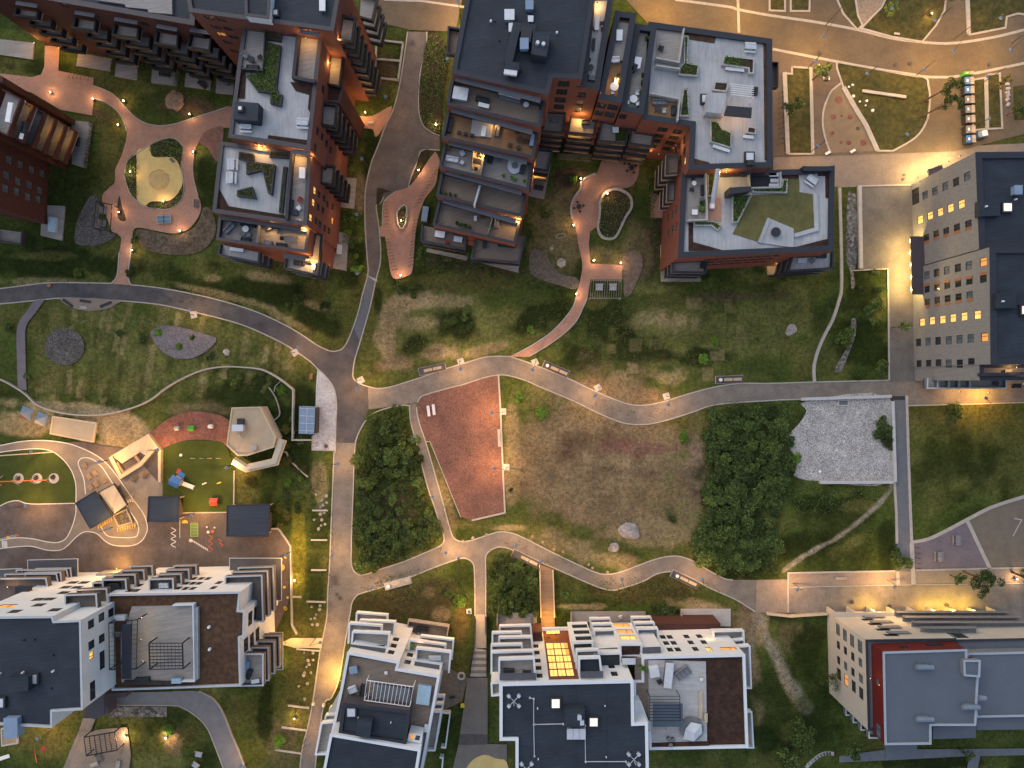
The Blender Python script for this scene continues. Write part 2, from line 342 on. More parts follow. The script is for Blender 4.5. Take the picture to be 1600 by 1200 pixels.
for b in [
  # north-west slopes
  (90,415,150,30,DG),(60,440,90,8,ST,0,.5),(60,400,60,8,OL),(330,455,120,28,DG,15),(450,470,110,40,DG,25),(420,433,45,12,ST,10,.7),(500,455,30,25,OL),
  (350,462,110,7,ST,14,.5),(440,495,60,8,ST,28,.6),(520,510,30,22,DG),(545,430,22,40,DG),(330,435,20,8,ST,0,.6),(495,478,30,8,ST,20,.5),(120,300,40,70,TG),(170,230,25,70,OL),(155,180,25,22,DB,0,.8),
  (240,165,55,30,MG),(290,165,50,20,DB,0,.6),(60,105,60,14,DG),(330,280,25,60,DG),(320,170,40,15,DB),(230,140,20,8,OL),
  # west lawn
  (230,550,260,85,LG,0,.75),(120,600,130,20,OL),(300,480,140,12,ST,12,.35),(430,540,50,30,OL,25),(60,640,120,40,TG,0,.6),(380,610,70,45,DG,-10),(470,640,28,50,DG),
  (30,560,30,60,MG),(115,640,140,14,SA,6,.8),(40,660,60,25,SA,0,.7),(190,665,70,35,SA,15,.85),(190,700,60,30,SA,0,.6),(300,640,60,16,BR,0,.5),(440,700,60,90,DG),(380,760,30,40,OL),
  (450,760,25,60,MG),(466,860,14,100,(.10,.10,.014),0,.9,.3,.2),(470,1000,16,60,OL),(470,1090,40,90,OL),(440,1160,40,50,BR,0,.5),(420,1010,20,60,DG),(495,870,18,190,TG),(500,760,16,60,SA,0,.5),(500,980,16,40,OL),  # yellow strip along the yard kerb is lamp-lit grass put into the colour
  # middle meadow
  (720,510,160,80,LG),(650,470,60,18,ST,-8),(600,520,22,60,ST),(690,470,90,12,ST,0,.7),(680,550,40,14,ST),(620,570,40,16,BR),(640,440,50,22,DG),(730,440,90,22,OL),(710,505,50,26,DG),(650,540,25,22,DG),
  (790,470,70,20,MG),(840,500,60,25,DG,-30),(760,545,50,9,ST,-15,.7),(620,480,14,30,ST),(660,505,40,14,ST,0,.6),(590,470,10,40,DG),(735,410,90,16,DB,8,.6),
  (1080,530,210,75,LG,0,.85),(950,500,50,40,DG,-20),(985,545,55,30,DG),(900,560,45,25,DG,20),(1100,560,70,18,DG),(1040,500,60,22,ST,0,.6),(970,595,25,20,ST,0,.7),(1045,590,40,18,ST,0,.6),(1180,500,80,45,LG),(1240,480,30,80,LG),
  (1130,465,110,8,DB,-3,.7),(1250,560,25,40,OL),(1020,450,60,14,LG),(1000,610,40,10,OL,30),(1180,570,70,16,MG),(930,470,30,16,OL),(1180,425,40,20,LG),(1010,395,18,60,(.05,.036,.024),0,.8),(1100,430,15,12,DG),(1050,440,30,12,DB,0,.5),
  # centre courts
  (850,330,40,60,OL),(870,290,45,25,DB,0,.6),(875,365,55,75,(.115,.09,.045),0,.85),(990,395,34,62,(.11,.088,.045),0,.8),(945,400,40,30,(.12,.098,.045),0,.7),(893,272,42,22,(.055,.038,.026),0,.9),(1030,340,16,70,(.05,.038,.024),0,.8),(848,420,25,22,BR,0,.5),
  # dirt field
  (950,705,200,150,(.112,.088,.05),0,.9,.45,.35),(955,720,165,118,BR,0,.7),(960,620,150,26,BR,8,.8),(830,625,40,40,LG,0,.7),(1060,650,60,26,OL),(950,692,125,26,DB,5,.6,.9),(1000,740,80,12,DB,8,.55,.9),(900,700,50,34,DB,0,.55,.9),(1000,700,90,16,(.115,.066,.048),3),(930,800,120,20,BR),(860,830,60,18,OL),(1020,770,70,30,(.115,.085,.045)),
  (1030,835,95,26,(.15,.118,.068),0,.75),(910,860,110,22,(.15,.118,.068),18,.7),(800,825,40,8,SA,0,.7),(950,855,35,18,MG,0,.7,.8),(860,808,35,14,MG,15,.7,.8),(740,820,40,10,OL),(1090,730,18,80,(.12,.09,.06)),(800,700,16,115,(.14,.11,.062),0,.7),(1075,800,30,50,BR,0,.6),(950,640,70,10,ST,10,.5),
  (693,770,11,75,(.13,.10,.05),-18,.8,.5,.5),(705,840,10,14,OL),
  # thickets
  (622,770,66,125,TG),(620,790,40,50,DB,0,.6),(565,880,12,14,BR),(1155,760,66,140,DG),(1245,660,16,30,TG),(800,905,45,48,DG),
  # right lawns
  (1510,725,120,70,DG,0,.75,.9),(1490,700,80,30,TG),(1520,650,100,18,OL),(1440,660,25,16,OL,0,.7),(1350,540,50,60,DG),(1345,460,40,40,DG),(1310,840,80,70,TG),(1260,850,60,30,DG),(1300,785,80,16,DG),(1330,850,40,14,OL,-30),(1385,850,18,50,DG),(1345,790,40,12,OL),
  # south
  (640,930,90,50,(.05,.042,.020)),(600,985,40,14,BR),(690,960,18,12,BR),(720,975,16,45,(.09,.065,.02)),(670,925,14,10,BR,0,.7),(1010,925,110,26,(.055,.048,.018)),(930,945,60,12,TG),(1100,950,60,14,SA,10,.8),(900,948,70,6,SA,0,.6),(1160,985,30,50,BR,20),  # orange brown patch near the ramp has lamp glow painted into the ground
  (1060,960,30,12,DG),(1185,1080,14,140,BR,-8),(1215,1090,45,130,TG),(1240,1000,40,30,BR,0,.5),(1260,1030,30,60,DG),(1200,1160,40,40,DG),(1280,1120,40,80,DG),(1225,1060,9,60,SA,-22,.8),(1190,990,12,40,SA,10,.8),(1500,1120,120,30,DG),(1450,1190,120,14,DG),
  (260,1120,100,30,TG),(270,1160,22,40,BR),(300,1140,25,40,OL),(330,1080,30,16,LG),(60,1160,80,35,OL),(30,1185,40,16,MG),(100,1120,30,12,OL),(240,1190,60,20,LG),(365,1110,14,40,OL),(560,1190,30,20,DG),(415,1120,14,70,DG),
  # north-east beds
  (1380,165,70,60,OL),(1330,120,30,20,MG),(1430,190,18,30,TG),(1420,30,50,30,OL),(1550,20,60,30,DG),(1255,170,14,70,OL),(600,110,25,40,DB,0,.9),(615,140,10,30,OL),(675,110,20,70,DG),(580,240,20,60,DG),(560,300,14,40,BR),(560,390,20,30,DG),
]: blob(*b)
for ln, r_, st_ in (([(1224,892),(1245,876),(1275,858),(1303,843),(1338,818),(1368,792),(1388,770),(1394,755)], 4.5, .85), ([(1186,960),(1194,985),(1204,1010),(1222,1042),(1246,1086)], 7, .6), ([(1180,962),(1176,990),(1168,1035)], 7, .5), ([(1208,1010),(1230,1060),(1260,1110)], 12, .3)):
    cl = cat(ln, 14)
    d_ = np.full(PX.shape, 1e9)
    for x, y in cl: d_ = np.minimum(d_, (PX-x)**2+(PY-y)**2)
    blend(smooth01((1.15-np.sqrt(d_)/r_+(n2-.5)*.9)/.7)*st_, (.165,.145,.115))
rr = random.Random(5)
for i in range(210):       # strips of laid turf on the west lawn
    x, y = rr.uniform(60,470), rr.uniform(482,640)
    if y > 655 - abs(x-150)*.25: continue
    rect(x, y, rr.uniform(7,11), rr.uniform(18,50), [LG, ST, MG, OL, (.12,.10,.045), (.14,.115,.055), TG][rr.randrange(7)], 12 if x > 160 else 5, rr.uniform(.2,.55))
for i in range(60):        # strips of laid turf on the middle lawn
    x, y = rr.uniform(930,1240), rr.uniform(470,590)
    rect(x, y, rr.uniform(8,26), rr.uniform(6,22), [ST, MG, LG, TG][rr.randrange(4)], -2, rr.uniform(.15,.5))
for i in range(14): rect(rr.uniform(375,425), rr.uniform(575,610), 6, rr.uniform(12,24), [LG, MG, OL][i % 3], 38, .5)
col *= (1.16*(.64 + .72*n2)*np.clip((col.mean(-1)/.046)**.34, .62, 1.25))[...,None]
me = bpy.data.meshes.new('ground')
ny, nx = GX.shape
co = np.stack([GX, GY, np.zeros_like(GX)], -1).reshape(-1,3)
idx = np.arange(nx*ny).reshape(ny,nx)
fc = np.stack([idx[:-1,:-1], idx[:-1,1:], idx[1:,1:], idx[1:,:-1]], -1).reshape(-1,4)
me.vertices.add(len(co)); me.vertices.foreach_set('co', co.astype(np.float32).ravel())
me.loops.add(fc.size); me.loops.foreach_set('vertex_index', fc.astype(np.int32).ravel())
me.polygons.add(len(fc)); me.polygons.foreach_set('loop_start', np.arange(0, fc.size, 4, dtype=np.int32))
me.polygons.foreach_set('loop_total', np.full(len(fc), 4, dtype=np.int32))
ca_ = me.color_attributes.new('soil', 'FLOAT_COLOR', 'POINT')
ca_.data.foreach_set('color', np.concatenate([col.reshape(-1,3), np.ones((len(co),1))], 1).astype(np.float32).ravel())
me.update(); me.validate(); me.materials.append(grass_m)
tag(link(bpy.data.objects.new('ground', me)), kind='structure')

# ------------------------------------------------------------------ paths, roads and beds, each a few mm above the last
LAY = [.006]
def sheet(name, pts, m, kind='structure'):
    LAY[0] += .0045
    o = MB().flat(P2(pts), LAY[0]).build(name, m); tag(o, kind=kind); return o
kerbs = MB()
def kerb(pts, w=.22, h=.10): kerbs.strip(P2(pts), w, -.05, LAY[0]+h)
c = cat
# the west road, its junction and the road going north
Wn = c([(-40,455),(0,451),(40,446),(78,442),(130,442),(178,443),(205,445),(250,450),(300,459),(350,471),(400,487),(440,505),(470,522),(492,537),(507,545),(520,549),(533,546),(541,537),(550,517),(560,487),(566,462),(575,427),(574,405),(571,360),(570,325),(571,300),(574,280),(580,255),(586,240),(595,217),(601,200),(615,170),(625,130),(632,85),(637,50)])
Ne = c([(667,50),(666,75),(657,112),(655,140),(654,162),(656,182),(662,197),(675,207),(687,212)])
Ne2 = c([(687,235),(670,234),(657,237),(654,250),(647,265),(640,285),(639,293)])
Ne3 = c([(600,308),(594,318),(588,322),(590,338),(592,352)]) + c([(594,375),(595,392),(594,412),(587,440),(579,477),(575,492),(565,527),(555,560),(552,577),(552,590),(560,598),(575,604),(592,607),(612,604),(635,597),(657,590),(697,576),(727,567),(750,560),(767,557),(795,557),(806,560),(827,567),(850,576),(885,590),(927,610),(960,624),(985,632),(1007,633),(1035,628),(1077,615),(1120,604),(1158,599),(1200,599),(1272,597),(1389,594)])
Ws = c([(-40,478),(0,475),(52,470),(94,466),(140,467),(189,470),(250,476),(300,487),(350,499),(385,510),(417,524),(445,538),(467,552),(485,565),(496,576),(507,586),(520,603),(525,620),(526,640),(525,660),(524,704),(522,710),(520,760),(517,835),(515,885),(512,930),(511,962),(505,995),(500,1017),(492,1075),(487,1107),(480,1140),(472,1172),(466,1230)])
Es = c([(1600,629),(1520,630),(1417,634)]) + c([(1394,622),(1250,624),(1200,626),(1120,632),(1082,644),(1040,657),(1010,663),(980,662),(957,655),(932,644),(895,626),(845,605),(820,594),(795,587),(779,586),(757,590),(720,602),(710,604),(667,616),(657,621),(652,629)])
De = c([(651,636),(652,647),(657,667),(665,690),(680,742),(692,785),(703,826),(708,839),(714,844),(722,846),(737,844),(762,836),(780,831),(800,833),(820,841),(855,859),(892,877),(925,892),(942,897),(960,896),(980,890),(1017,876),(1040,870),(1060,869),(1082,876),(1107,891),(1132,904),(1145,906)])
Ds = c([(1180,956),(1150,937),(1112,920),(1082,904),(1062,895),(1045,893),(1025,897),(1005,908),(972,919),(957,922),(940,919),(917,910),(892,899),(867,888),(830,872),(800,859),(787,855),(777,855),(766,860),(759,870),(759,895),(759,962)])
Dw = c([(742,962),(742,920),(741,890),(739,880),(732,874),(722,872),(705,877),(680,886),(645,900),(605,915),(567,926),(557,931),(550,942),(547,960),(540,1000),(530,1060),(518,1090),(506,1102),(495,1177),(490,1230)])
Bu = c([(640,634),(642,660),(652,697),(660,730),(670,767),(680,795),(688,822),(694,840),(690,851),(670,861),(632,877),(595,889),(568,898),(556,895),(550,885),(549,870),(550,820),(552,767),(554,710),(557,686),(567,664),(578,650),(592,642),(612,636),(632,633)])
sheet('east_path', Ne3[-200:] and [p for p in Ne3 if p[0] > 574 and p[1] > 550] + [(1430,592),(1600,592),(1640,592),(1640,629)] + Es + [(575,640)], lane)
sheet('lower_path', [(513,960),(512,930),(515,885),(517,835),(520,760),(523,692),(557,692)] + [(552,767),(550,820),(549,870),(550,885),(556,895)] + [(568,898),(595,889),(632,877),(670,861),(690,851),(694,840),(688,822),(680,795),(670,767),(660,730),(652,697),(642,660),(640,632),(651,630)] + De + [(1181,906),(1181,957)] + Ds + Dw + [(466,1230),(472,1172),(480,1140),(487,1107),(492,1075),(500,1017),(505,995),(511,962)], lane)
i0 = [i for i, p in enumerate(Ws) if p[1] > 690 and p[0] > 510][0]
sheet('west_road', Wn[:[i for i, p in enumerate(Wn) if p[1] < 428 and p[0] > 560][0]] + [(594,412)] + [p for p in Ne3 if p[1] > 412 and p[0] < 577] + [(576,640),(566,664),(557,686),(557,692),(524,692)] + Ws[:i0][::-1], asph)
sheet('slate_road', [(p[0], p[1]) for p in Wn if p[0] > 550 and 427 < p[1] < 535] + [(574.5,428),(587,440)] + [p for p in Ne3 if 440 < p[1] < 537 and p[0] < 590], slate_m)
sheet('north_road', [p for p in Wn if p[1] < 432 and p[0] > 560] + Ne + Ne2 + [(620,299),(605,309)] + [p for p in Ne3 if p[1] < 442], M('north asphalt', (.15,.125,.108), .9, .2, .4, col2=(.115,.10,.09), fine=.5))
kerb(Wn); kerb(Ne); kerb(Ne2); kerb(Ne3); kerb(Ws); kerb(Es[[i for i,p in enumerate(Es) if p[0] < 1255][0]:]); kerb([(1600,629),(1417,634)]); kerb(De); kerb(Ds); kerb(Dw); kerb(Bu+[Bu[0]])
LAY[0] += .002
sheet('path_seam', [(569,428),(590,437),(588,441),(574,431)], conc)
# cobbled lay-by, gravel court, dry strip
sheet('cobbled_layby', [(496,576),(507,586),(520,603),(525,620),(526,640),(525,660),(524,704),(488,703),(488,681),(492,679),(493,634),(494,600)], cobble)
kerb([(524,704),(488,703),(488,681)], .2)
court = [(652,629),(657,621),(667,616),(710,604),(757,590),(779,587),(782,640),(785,712),(787,760),(789,801),(737,813),(720,808),(672,690),(665,690),(657,667),(652,647)]
sheet('gravel_court', court, redg)
kerb([(779,587),(782,640),(785,712),(787,760),(789,801),(737,813)], .32, .14); kerb([(720,808),(672,690),(665,690)], .14)
# white gravel bed and slate path on the right
gravel = c([(1390,622),(1394,750),(1279,751),(1255,749),(1240,742),(1237,730),(1241,712),(1229,697),(1232,680),(1250,660),(1260,642),(1260,627)], 4, True)
sheet('white_gravel_bed', gravel, whiteg, 'stuff')
sheet('slate_path', [(1395,622),(1416,622),(1419,720),(1422,800),(1424,847),(1425,893),(1402,893),(1401,849),(1400,800)], slate_m)
sheet('drain_grate', [(1391,619),(1414,619),(1414,625),(1391,625)], darkm)
kerb([(1416,618),(1419,720),(1422,800),(1424,847)], .5, .16); kerb([(1397,752),(1400,800),(1401,849)], .45, .16)
# paved ways east and south-east
sheet('apron', [(1340,291),(1425,290),(1429,596),(1389,596),(1387,420),(1344,421)], apron_m)
kerb([(1340,291),(1422,289)], .3); kerb([(1387,420),(1389,594)], .3); kerb([(1387,420),(1330,423)], .2)
sheet('east_walk', [(1208,243),(1269,241),(1300,240),(1370,236),(1480,236),(1520,228),(1640,222),(1640,300),(1420,290),(1311,293),(1208,272)], palep)
sheet('lower_plaza', [(1181,906),(1231,905),(1231,957),(1181,957)], palep)
sheet('lower_walk', [(1231,918),(1640,912),(1640,975),(1290,960),(1231,957)], lane)
sheet('planter_strip', [(1231,895),(1402,892),(1425,893),(1640,886),(1640,912),(1231,917)], palep)
kerb([(1231,957),(1231,895),(1402,892)], .3); kerb([(1231,917.5),(1404,914),(1640,911)], .15); kerb([(1402,892),(1403,914)], .6); kerb([(1424,847),(1427,914)], .8)
sheet('dark_plaza', c([(1423,847),(1450,842),(1480,828),(1510,812),(1550,792),(1600,776),(1640,766)]) + [(1640,886),(1425,891)], brickg)
sheet('sand_court', [(1510,812)] + c([(1550,792),(1600,776),(1640,766)]) + [(1640,886),(1546,887)], M('court sand', (.155,.13,.10), .95, .1, .7))
kerb(c([(1423,847),(1450,842),(1480,828),(1510,812),(1550,792),(1600,776),(1640,766)]), .6, .14); kerb([(1510,812),(1546,888)], .7); kerb([(1430,891),(1546,888),(1640,886)], .3)
kerb([(1582,838),(1596,812),(1584,810)], .22, .02)
kerb(c([(1311,294),(1313,370),(1314,445),(1310,470),(1300,500),(1287,525),(1276,552),(1271,575),(1272,597)]), .55, .3)
sheet('rubble_bed', c([(1324,306),(1332,302),(1338,315),(1338,410),(1333,424),(1336,445),(1330,450),(1328,424),(1322,400)], 3, True), rockg, 'stuff')
sheet('rubble_trail', c([(1330,500),(1337,500),(1336,525),(1325,555),(1316,577),(1307,582),(1304,577),(1313,560),(1326,535)], 3, True), rockg, 'stuff')
# north-east street
sheet('street', [(560,-40),(730,-40),(712,50),(640,47),(590,35)], street_m)
sheet('street', [(940,-40),(1640,-40),(1640,212),(1600,210),(1520,230),(1490,237),(1208,246)], street_m)
for l in ([(1055,0),(1137,11),(1152,15),(1200,24),(1275,35),(1340,47),(1392,60),(1437,66),(1487,68),(1550,59),(1600,47),(1640,38)], [(1207,77),(1304,96),(1375,109),(1432,119),(1470,121),(1500,119),(1562,107),(1600,99),(1640,90)]): kerb(c(l), .5, .02)
kerb([(600,0),(660,2),(730,12)], .4, .02)
sheet('pavement', c([(1207,77),(1304,96),(1307,107),(1314,130),(1297,145),(1287,170),(1285,195),(1290,220),(1297,239)], 3) + [(1208,243)], M('slab pavement', (.145,.11,.08), .85, .1, 2, 'paver', 10, (.125,.095,.07)))
sl = c([(1314,130),(1304,138),(1297,145),(1287,170),(1285,195),(1290,220),(1297,239)])
sheet('sand_lens', sl + [(1370,236),(1360,212),(1337,172),(1317,137)], M('lens sand', (.19,.145,.095), .9, .12, .8))
kerb(sl, .35)
def lawn(pts, k=True, m=None):
    sheet('lawn', pts, m or M('lawn grass', (.062,.058,.016), .95, .4, 1.3, col2=(.034,.042,.012), bump=.5))
    if k: kerb(pts+[pts[0]], .35)
lm = M('bed grass', (.068,.06,.017), .95, .45, 1.1, col2=(.034,.040,.012), bump=.5, fine=.6)
lawn(c([(1307,97),(1375,109),(1440,120),(1450,135),(1452,160),(1447,190),(1430,215),(1395,236)]) + [(1370,236),(1360,212),(1337,172),(1317,137),(1307,107)], m=lm)
kerb([(1317,137),(1337,172),(1352,196),(1370,236)], .9, .2)
lawn([(1237,105),(1266,107),(1269,241),(1230,241),(1225,115),(1237,116)], m=lm); kerb([(1225,114),(1230,241)], .8, .3); kerb([(1266,107),(1269,241)], .6, .25)
lawn([(1304,-8),(1317,22),(1339,47),(1347,40),(1340,25),(1335,-8)], m=lm)
sheet('sand_lens', c([(1335,-8),(1338,20),(1347,39),(1362,27),(1377,12),(1386,-8)]), M('gravel lens', (.22,.18,.145), .9, .35, 3))
lawn([(1386,-8),(1377,12),(1362,27),(1345,45),(1392,58),(1440,66),(1462,40),(1475,17),(1478,-8)], m=lm)
lawn([(1202,-8),(1226,-8),(1226,18),(1202,17)], m=lm); lawn([(1235,-8),(1265,-8),(1264,18),(1235,18)], m=lm)
lawn([(1512,-8),(1620,-8),(1620,26),(1589,22),(1572,27),(1570,44),(1514,55)], m=lm); kerb([(1510,-8),(1512,55)], .7, .3)
lawn([(1517,126),(1538,122),(1540,202),(1519,204)], m=lm); lawn([(1541,118),(1561,115),(1565,201),(1543,202)], m=lm); lawn([(1582,136),(1640,128),(1640,186),(1584,188)], False, m=lm)
for i in range(4): kerb([(1150+i*.1,-30),(1154,18)], .3) if i == 0 else None
kerb([(1152,-20),(1154,52)], .5, .06)
# brick courts
mid = c([(942,244),(936,262),(930,272),(910,282),(907,295),(897,310),(892,325),(894,342),(900,360),(904,385),(909,407),(909,425),(902,455),(896,478),(880,500),(860,520),(832,539),(795,557)]) + [(827,558)] + c([(832,554),(855,540),(880,522),(900,502),(911,480),(918,465),(922,437)]) + [(972,437),(972,414),(922,412),(920,380)] + c([(922,362),(934,352),(936,340),(937,327),(945,305),(960,297),(985,292),(996,277),(999,250),(998,240)])
sheet('brick_path', mid, brickp)
kerb(c([(902,455),(896,478),(880,500),(860,520),(832,539),(806,553)]), .2); kerb(c([(828,556),(832,554),(855,540),(880,522),(900,502),(911,480),(917,467)]), .2); kerb(c([(930,272),(910,282),(907,295),(897,310),(892,325),(894,342)]), .4, .25)
pl = c([(937,317),(945,302),(960,296),(975,300),(985,310),(986,325),(977,340),(970,355),(962,370),(952,374),(940,370),(934,357),(936,340),(937,327)], 4, True)
sheet('planting_bed', pl, soil_m); kerb(pl+[pl[0]], .45, .35)
sheet('brick_path', [(-40,115),(0,115),(50,121),(65,117),(70,105),(71,72),(94,72),(92,111),(147,122),(147,135)] + c([(162,140),(180,150),(200,172),(217,187),(240,196),(270,195),(312,182),(362,166)]) + [(372,200)] + c([(335,200),(320,207),(312,220),(304,240),(302,262),(304,282),(310,305),(315,325),(307,345),(292,360),(270,365),(240,360),(212,357),(207,380),(201,430),(206,446)]) + [(175,443)] + c([(184,430),(187,395),(190,372),(180,365),(175,360),(160,312),(170,295),(180,285),(181,265),(190,245),(197,222),(199,205),(195,192),(185,175),(165,160),(147,155)]) + [(145,181),(95,172),(50,145),(-40,117+12)], brickp)
kerb(c([(147,135),(162,140),(180,150),(200,172),(217,187),(240,196),(270,195),(312,182),(358,167)]), .16); kerb(c([(199,205),(195,192),(185,175),(165,160),(147,155)]), .16); kerb(c([(187,395),(184,430),(175,443)]), .2); kerb(c([(207,380),(201,430),(206,446)]), .2); kerb(c([(304,240),(302,262),(304,282),(310,305)]), .12)
isl = c([(235,227),(250,220),(270,216),(285,227),(287,237),(284,255),(286,275),(288,295),(282,315),(265,327),(240,326),(227,322),(215,314),(203,300),(196,275),(200,252),(214,241)], 4, True)
sheet('planting_bed', isl, soil_m)
sheet('yellow_play_surface', c([(215,237),(225,232),(235,227),(237,242),(245,246),(270,246),(280,257),(285,275),(285,290),(275,307),(260,315),(237,315),(227,322),(215,314),(214,290),(214,260)], 3, True), yellow_m); kerb(isl+[isl[0]], .14)
sheet('leaf_bed', c([(187,306),(192,325),(197,340),(196,346),(187,343),(184,330)], 4, True), soil_m)
sheet('bark_bed', c([(335,200),(320,207),(312,222),(325,232),(338,252),(345,240),(350,200)], 3, True), M('bare brown soil', (.22,.12,.085), .95, .25, 1.2))
sheet('pebble_bed', c([(150,305),(158,318),(156,345),(170,362),(182,368),(160,382),(135,384),(118,378),(122,345),(138,312)], 4, True), greybark, 'stuff')
sheet('dry_bed', c([(214,360),(240,362),(270,368),(295,362),(312,345),(318,325),(332,330),(338,360),(325,385),(295,398),(250,396),(222,385)], 4, True), M('dry planting', (.145,.11,.075), .95, .5, 2.0, col2=(.095,.075,.055)), 'stuff')
cds = c([(680,237),(687,250),(685,265),(680,290),(665,310),(657,330),(650,360),(647,400),(645,420),(640,430),(615,435),(607,405),(602,370)]) + [(594,370),(594,354),(598,352)] + c([(599,320),(605,310),(620,299),(639,292),(657,270),(670,250)])
sheet('brick_plaza', cds, brickp); kerb(c([(598,352),(599,320),(605,310),(620,299)]), .2)
ov = c([(622,330),(631,321),(636,327),(635,345),(630,357),(624,354),(621,342)], 4, True)
sheet('planting_bed', ov, soil_m); kerb(ov+[ov[0]], .25, .3)
sheet('planting_bed', c([(600,302),(594,318),(589,320),(589,300),(592,294),(612,300)], 3, True), soil_m)
sheet('planting_bed', c([(668,234),(657,240),(650,262),(641,285),(640,290),(650,280),(662,258),(672,240)], 3, True), soil_m)
sheet('entrance_path', c([(536,178),(556,181),(582,182),(612,166),(605,190),(588,215),(583,203),(570,201),(548,195)], 3, True), brickp)
nb = c([(668,62),(680,52),(695,65),(700,80),(700,110),(692,150),(688,205),(676,206),(663,196),(657,180),(655,160),(657,120)], 3, True)
sheet('planting_bed', nb, soil_m)
for a in ([(589,63),(630,68)], [(588,93),(625,96)], [(588,122),(623,126)], [(589,63),(586,124)], [(630,68),(622,128)]): kerb(a, .35, .15)
sheet('gravel_apron', c([(830,392),(850,395),(866,420),(880,430),(902,435),(900,452),(870,445),(845,437),(828,425)], 4, True), M('grey litter', (.13,.105,.08), .95, .35, 2), 'stuff')
sheet('gravel_apron', c([(972,405),(985,391),(1000,397),(1004,415),(995,440),(985,460),(975,462),(974,435)], 4, True), M('litter bed', (.17,.125,.09), .95, .35, 2), 'stuff')
sheet('bark_circle', [(102+31*math.cos(i*.21), 542+29*math.sin(i*.21)) for i in range(30)], greybark, 'stuff')
sheet('bark_lens', c([(236,520),(255,509),(290,513),(320,522),(338,528),(335,538),(318,552),(300,560),(275,560),(255,550),(243,535)], 4, True), M('grey mulch', (.17,.155,.165), .95, .4, 3, col2=(.13,.12,.125)), 'stuff')
sheet('side_path', c([(54,470),(46,482),(30,505),(27,530),(28,570),(29,608)], 3) + c([(43,610),(42,585),(41,540),(42,510),(56,490),(72,468)], 3), brickg)
# kindergarten yard
sheet('playground', [(-40,700),(0,696),(120,690),(190,700),(255,700),(290,801),(425,800),(425,826),(436,825),(455,852),(456,930),(430,990),(-40,960)], tarmac)
sheet('red_play_surface', c([(236,676),(262,655),(287,645),(312,643),(357,655),(356,695),(332,688),(300,687),(275,692),(253,704)], 3), rubred)
t2 = c([(255,701),(275,692),(295,688),(325,688),(350,692),(360,712),(367,735)], 4) + [(366,800),(287,801),(287,777),(255,776)]
sheet('turf', t2, turf); kerb(t2[-5:-2], .2)
sheet('pale_terrace', [(190,747),(225,727),(247,752),(255,752),(255,776),(232,776),(231,812),(207,777)], palep)
ko = c([(-40,700),(0,696),(32,690),(60,688),(82,689),(112,694),(140,705),(160,717),(175,732),(190,752),(207,777),(225,802),(231,820),(230,832),(222,845),(207,852),(182,852),(167,846),(155,835),(145,831),(132,831),(120,839),(107,852),(95,859),(75,859),(50,853),(25,854),(0,857),(-40,862)])
ki = c([(-40,716),(0,707),(20,704),(55,701),(80,704),(97,715),(110,730),(117,745),(120,760),(120,785)]) + c([(120,800),(115,820),(105,840),(92,847),(75,846),(50,841),(25,840),(0,844),(-40,850)])
sheet('cycle_track', ko + ki[::-1], M('track asphalt', (.20,.165,.13), .9, .15, .6))
sheet('turf', c([(-40,716),(0,707),(20,704),(55,701),(80,704),(97,715),(110,730),(117,745),(120,760),(118,786)]) + c([(50,787),(30,782),(15,784),(0,791),(-40,800)]), turf)
marks = MB()
def line(pts, w=.16, mb=None): (mb or marks).strip(P2(pts), w, 0, LAY[0]+.006)
line(ko); line(ki)
line(c([(135,772),(132,747),(124,727),(125,719),(132,715),(145,717),(160,729),(172,747),(200,792),(216,817),(217,832),(210,839),(180,839),(167,835),(159,822),(157,816)])); line(c([(118,786),(50,787),(30,782),(15,784),(0,791)]))
for i in range(4):
    a = R(-35); line([(198+i*3,783-i*1.6),(200+i*3,789-i*1.6)], .25)
    line([(5+i*2.2,844.5),(6+i*2.2,855)], .18)
sq = lambda x, y, n, dx, dy, s=5: c([(x+dx*i+(s if i % 2 else -s), y+dy*i) for i in range(n)], 5)
line(sq(272,824,8,0,4.4,3.6)); line([(282,812),(282,840)], .1)
for i in range(9): line([(301+i*2.9,842.5+i*1.75),(302.6+i*2.9,846.5+i*1.75)], .17)
marks.cyl(*P(299,844).to_2d(), 0, LAY[0]+.006, .35, n=14); marks.cyl(*P(326,831).to_2d(), 0, LAY[0]+.007, .28, n=14); marks.cyl(*P(324,823).to_2d(), 0, LAY[0]+.007, .16); marks.cyl(*P(336,824).to_2d(), 0, LAY[0]+.007, .16)
tag(marks.build('yard_marking', paint_w), kind='structure')
g = MB()
for i in range(10): line([(299,817+i*2.3),(310,817+i*2.3)], .12, g)
line([(299,817),(299,838)], .14, g); line([(310,817),(310,838)], .14, g); tag(g.build('yard_marking', paint_g), kind='structure')
g = MB(); line(sq(330,836,7,0,4.4,3), .12, g); g.cyl(*P(333,830).to_2d(), 0, LAY[0]+.006, .3); line(sq(344,842,5,1,3,2), .14, g); tag(g.build('yard_marking', paint_r), kind='structure')
g = MB(); g.flat(P2([(290+5*math.cos(i*.35), 817-5*math.sin(i*.35)) for i in range(10)]), LAY[0]+.006)
for x, y, r in ((440,886,.7),(445,917,.28),(446,949,.3),(447,1017/1.0-66+0,.3),(437,937,.25),(433,902,.22),(450,933,.25),(436,902,.2),(447,870,.3),(433,928,.2)): g.cyl(*P(x,y).to_2d(), 0, LAY[0]+.006, r, n=16)
tag(g.build('yard_marking', paint_y), kind='structure')
kerb([(425,826),(436,825),(455,852),(456,922),(457,975),(465,990)], .3, .3); kerb([(-40,702),(0,698)], .1)
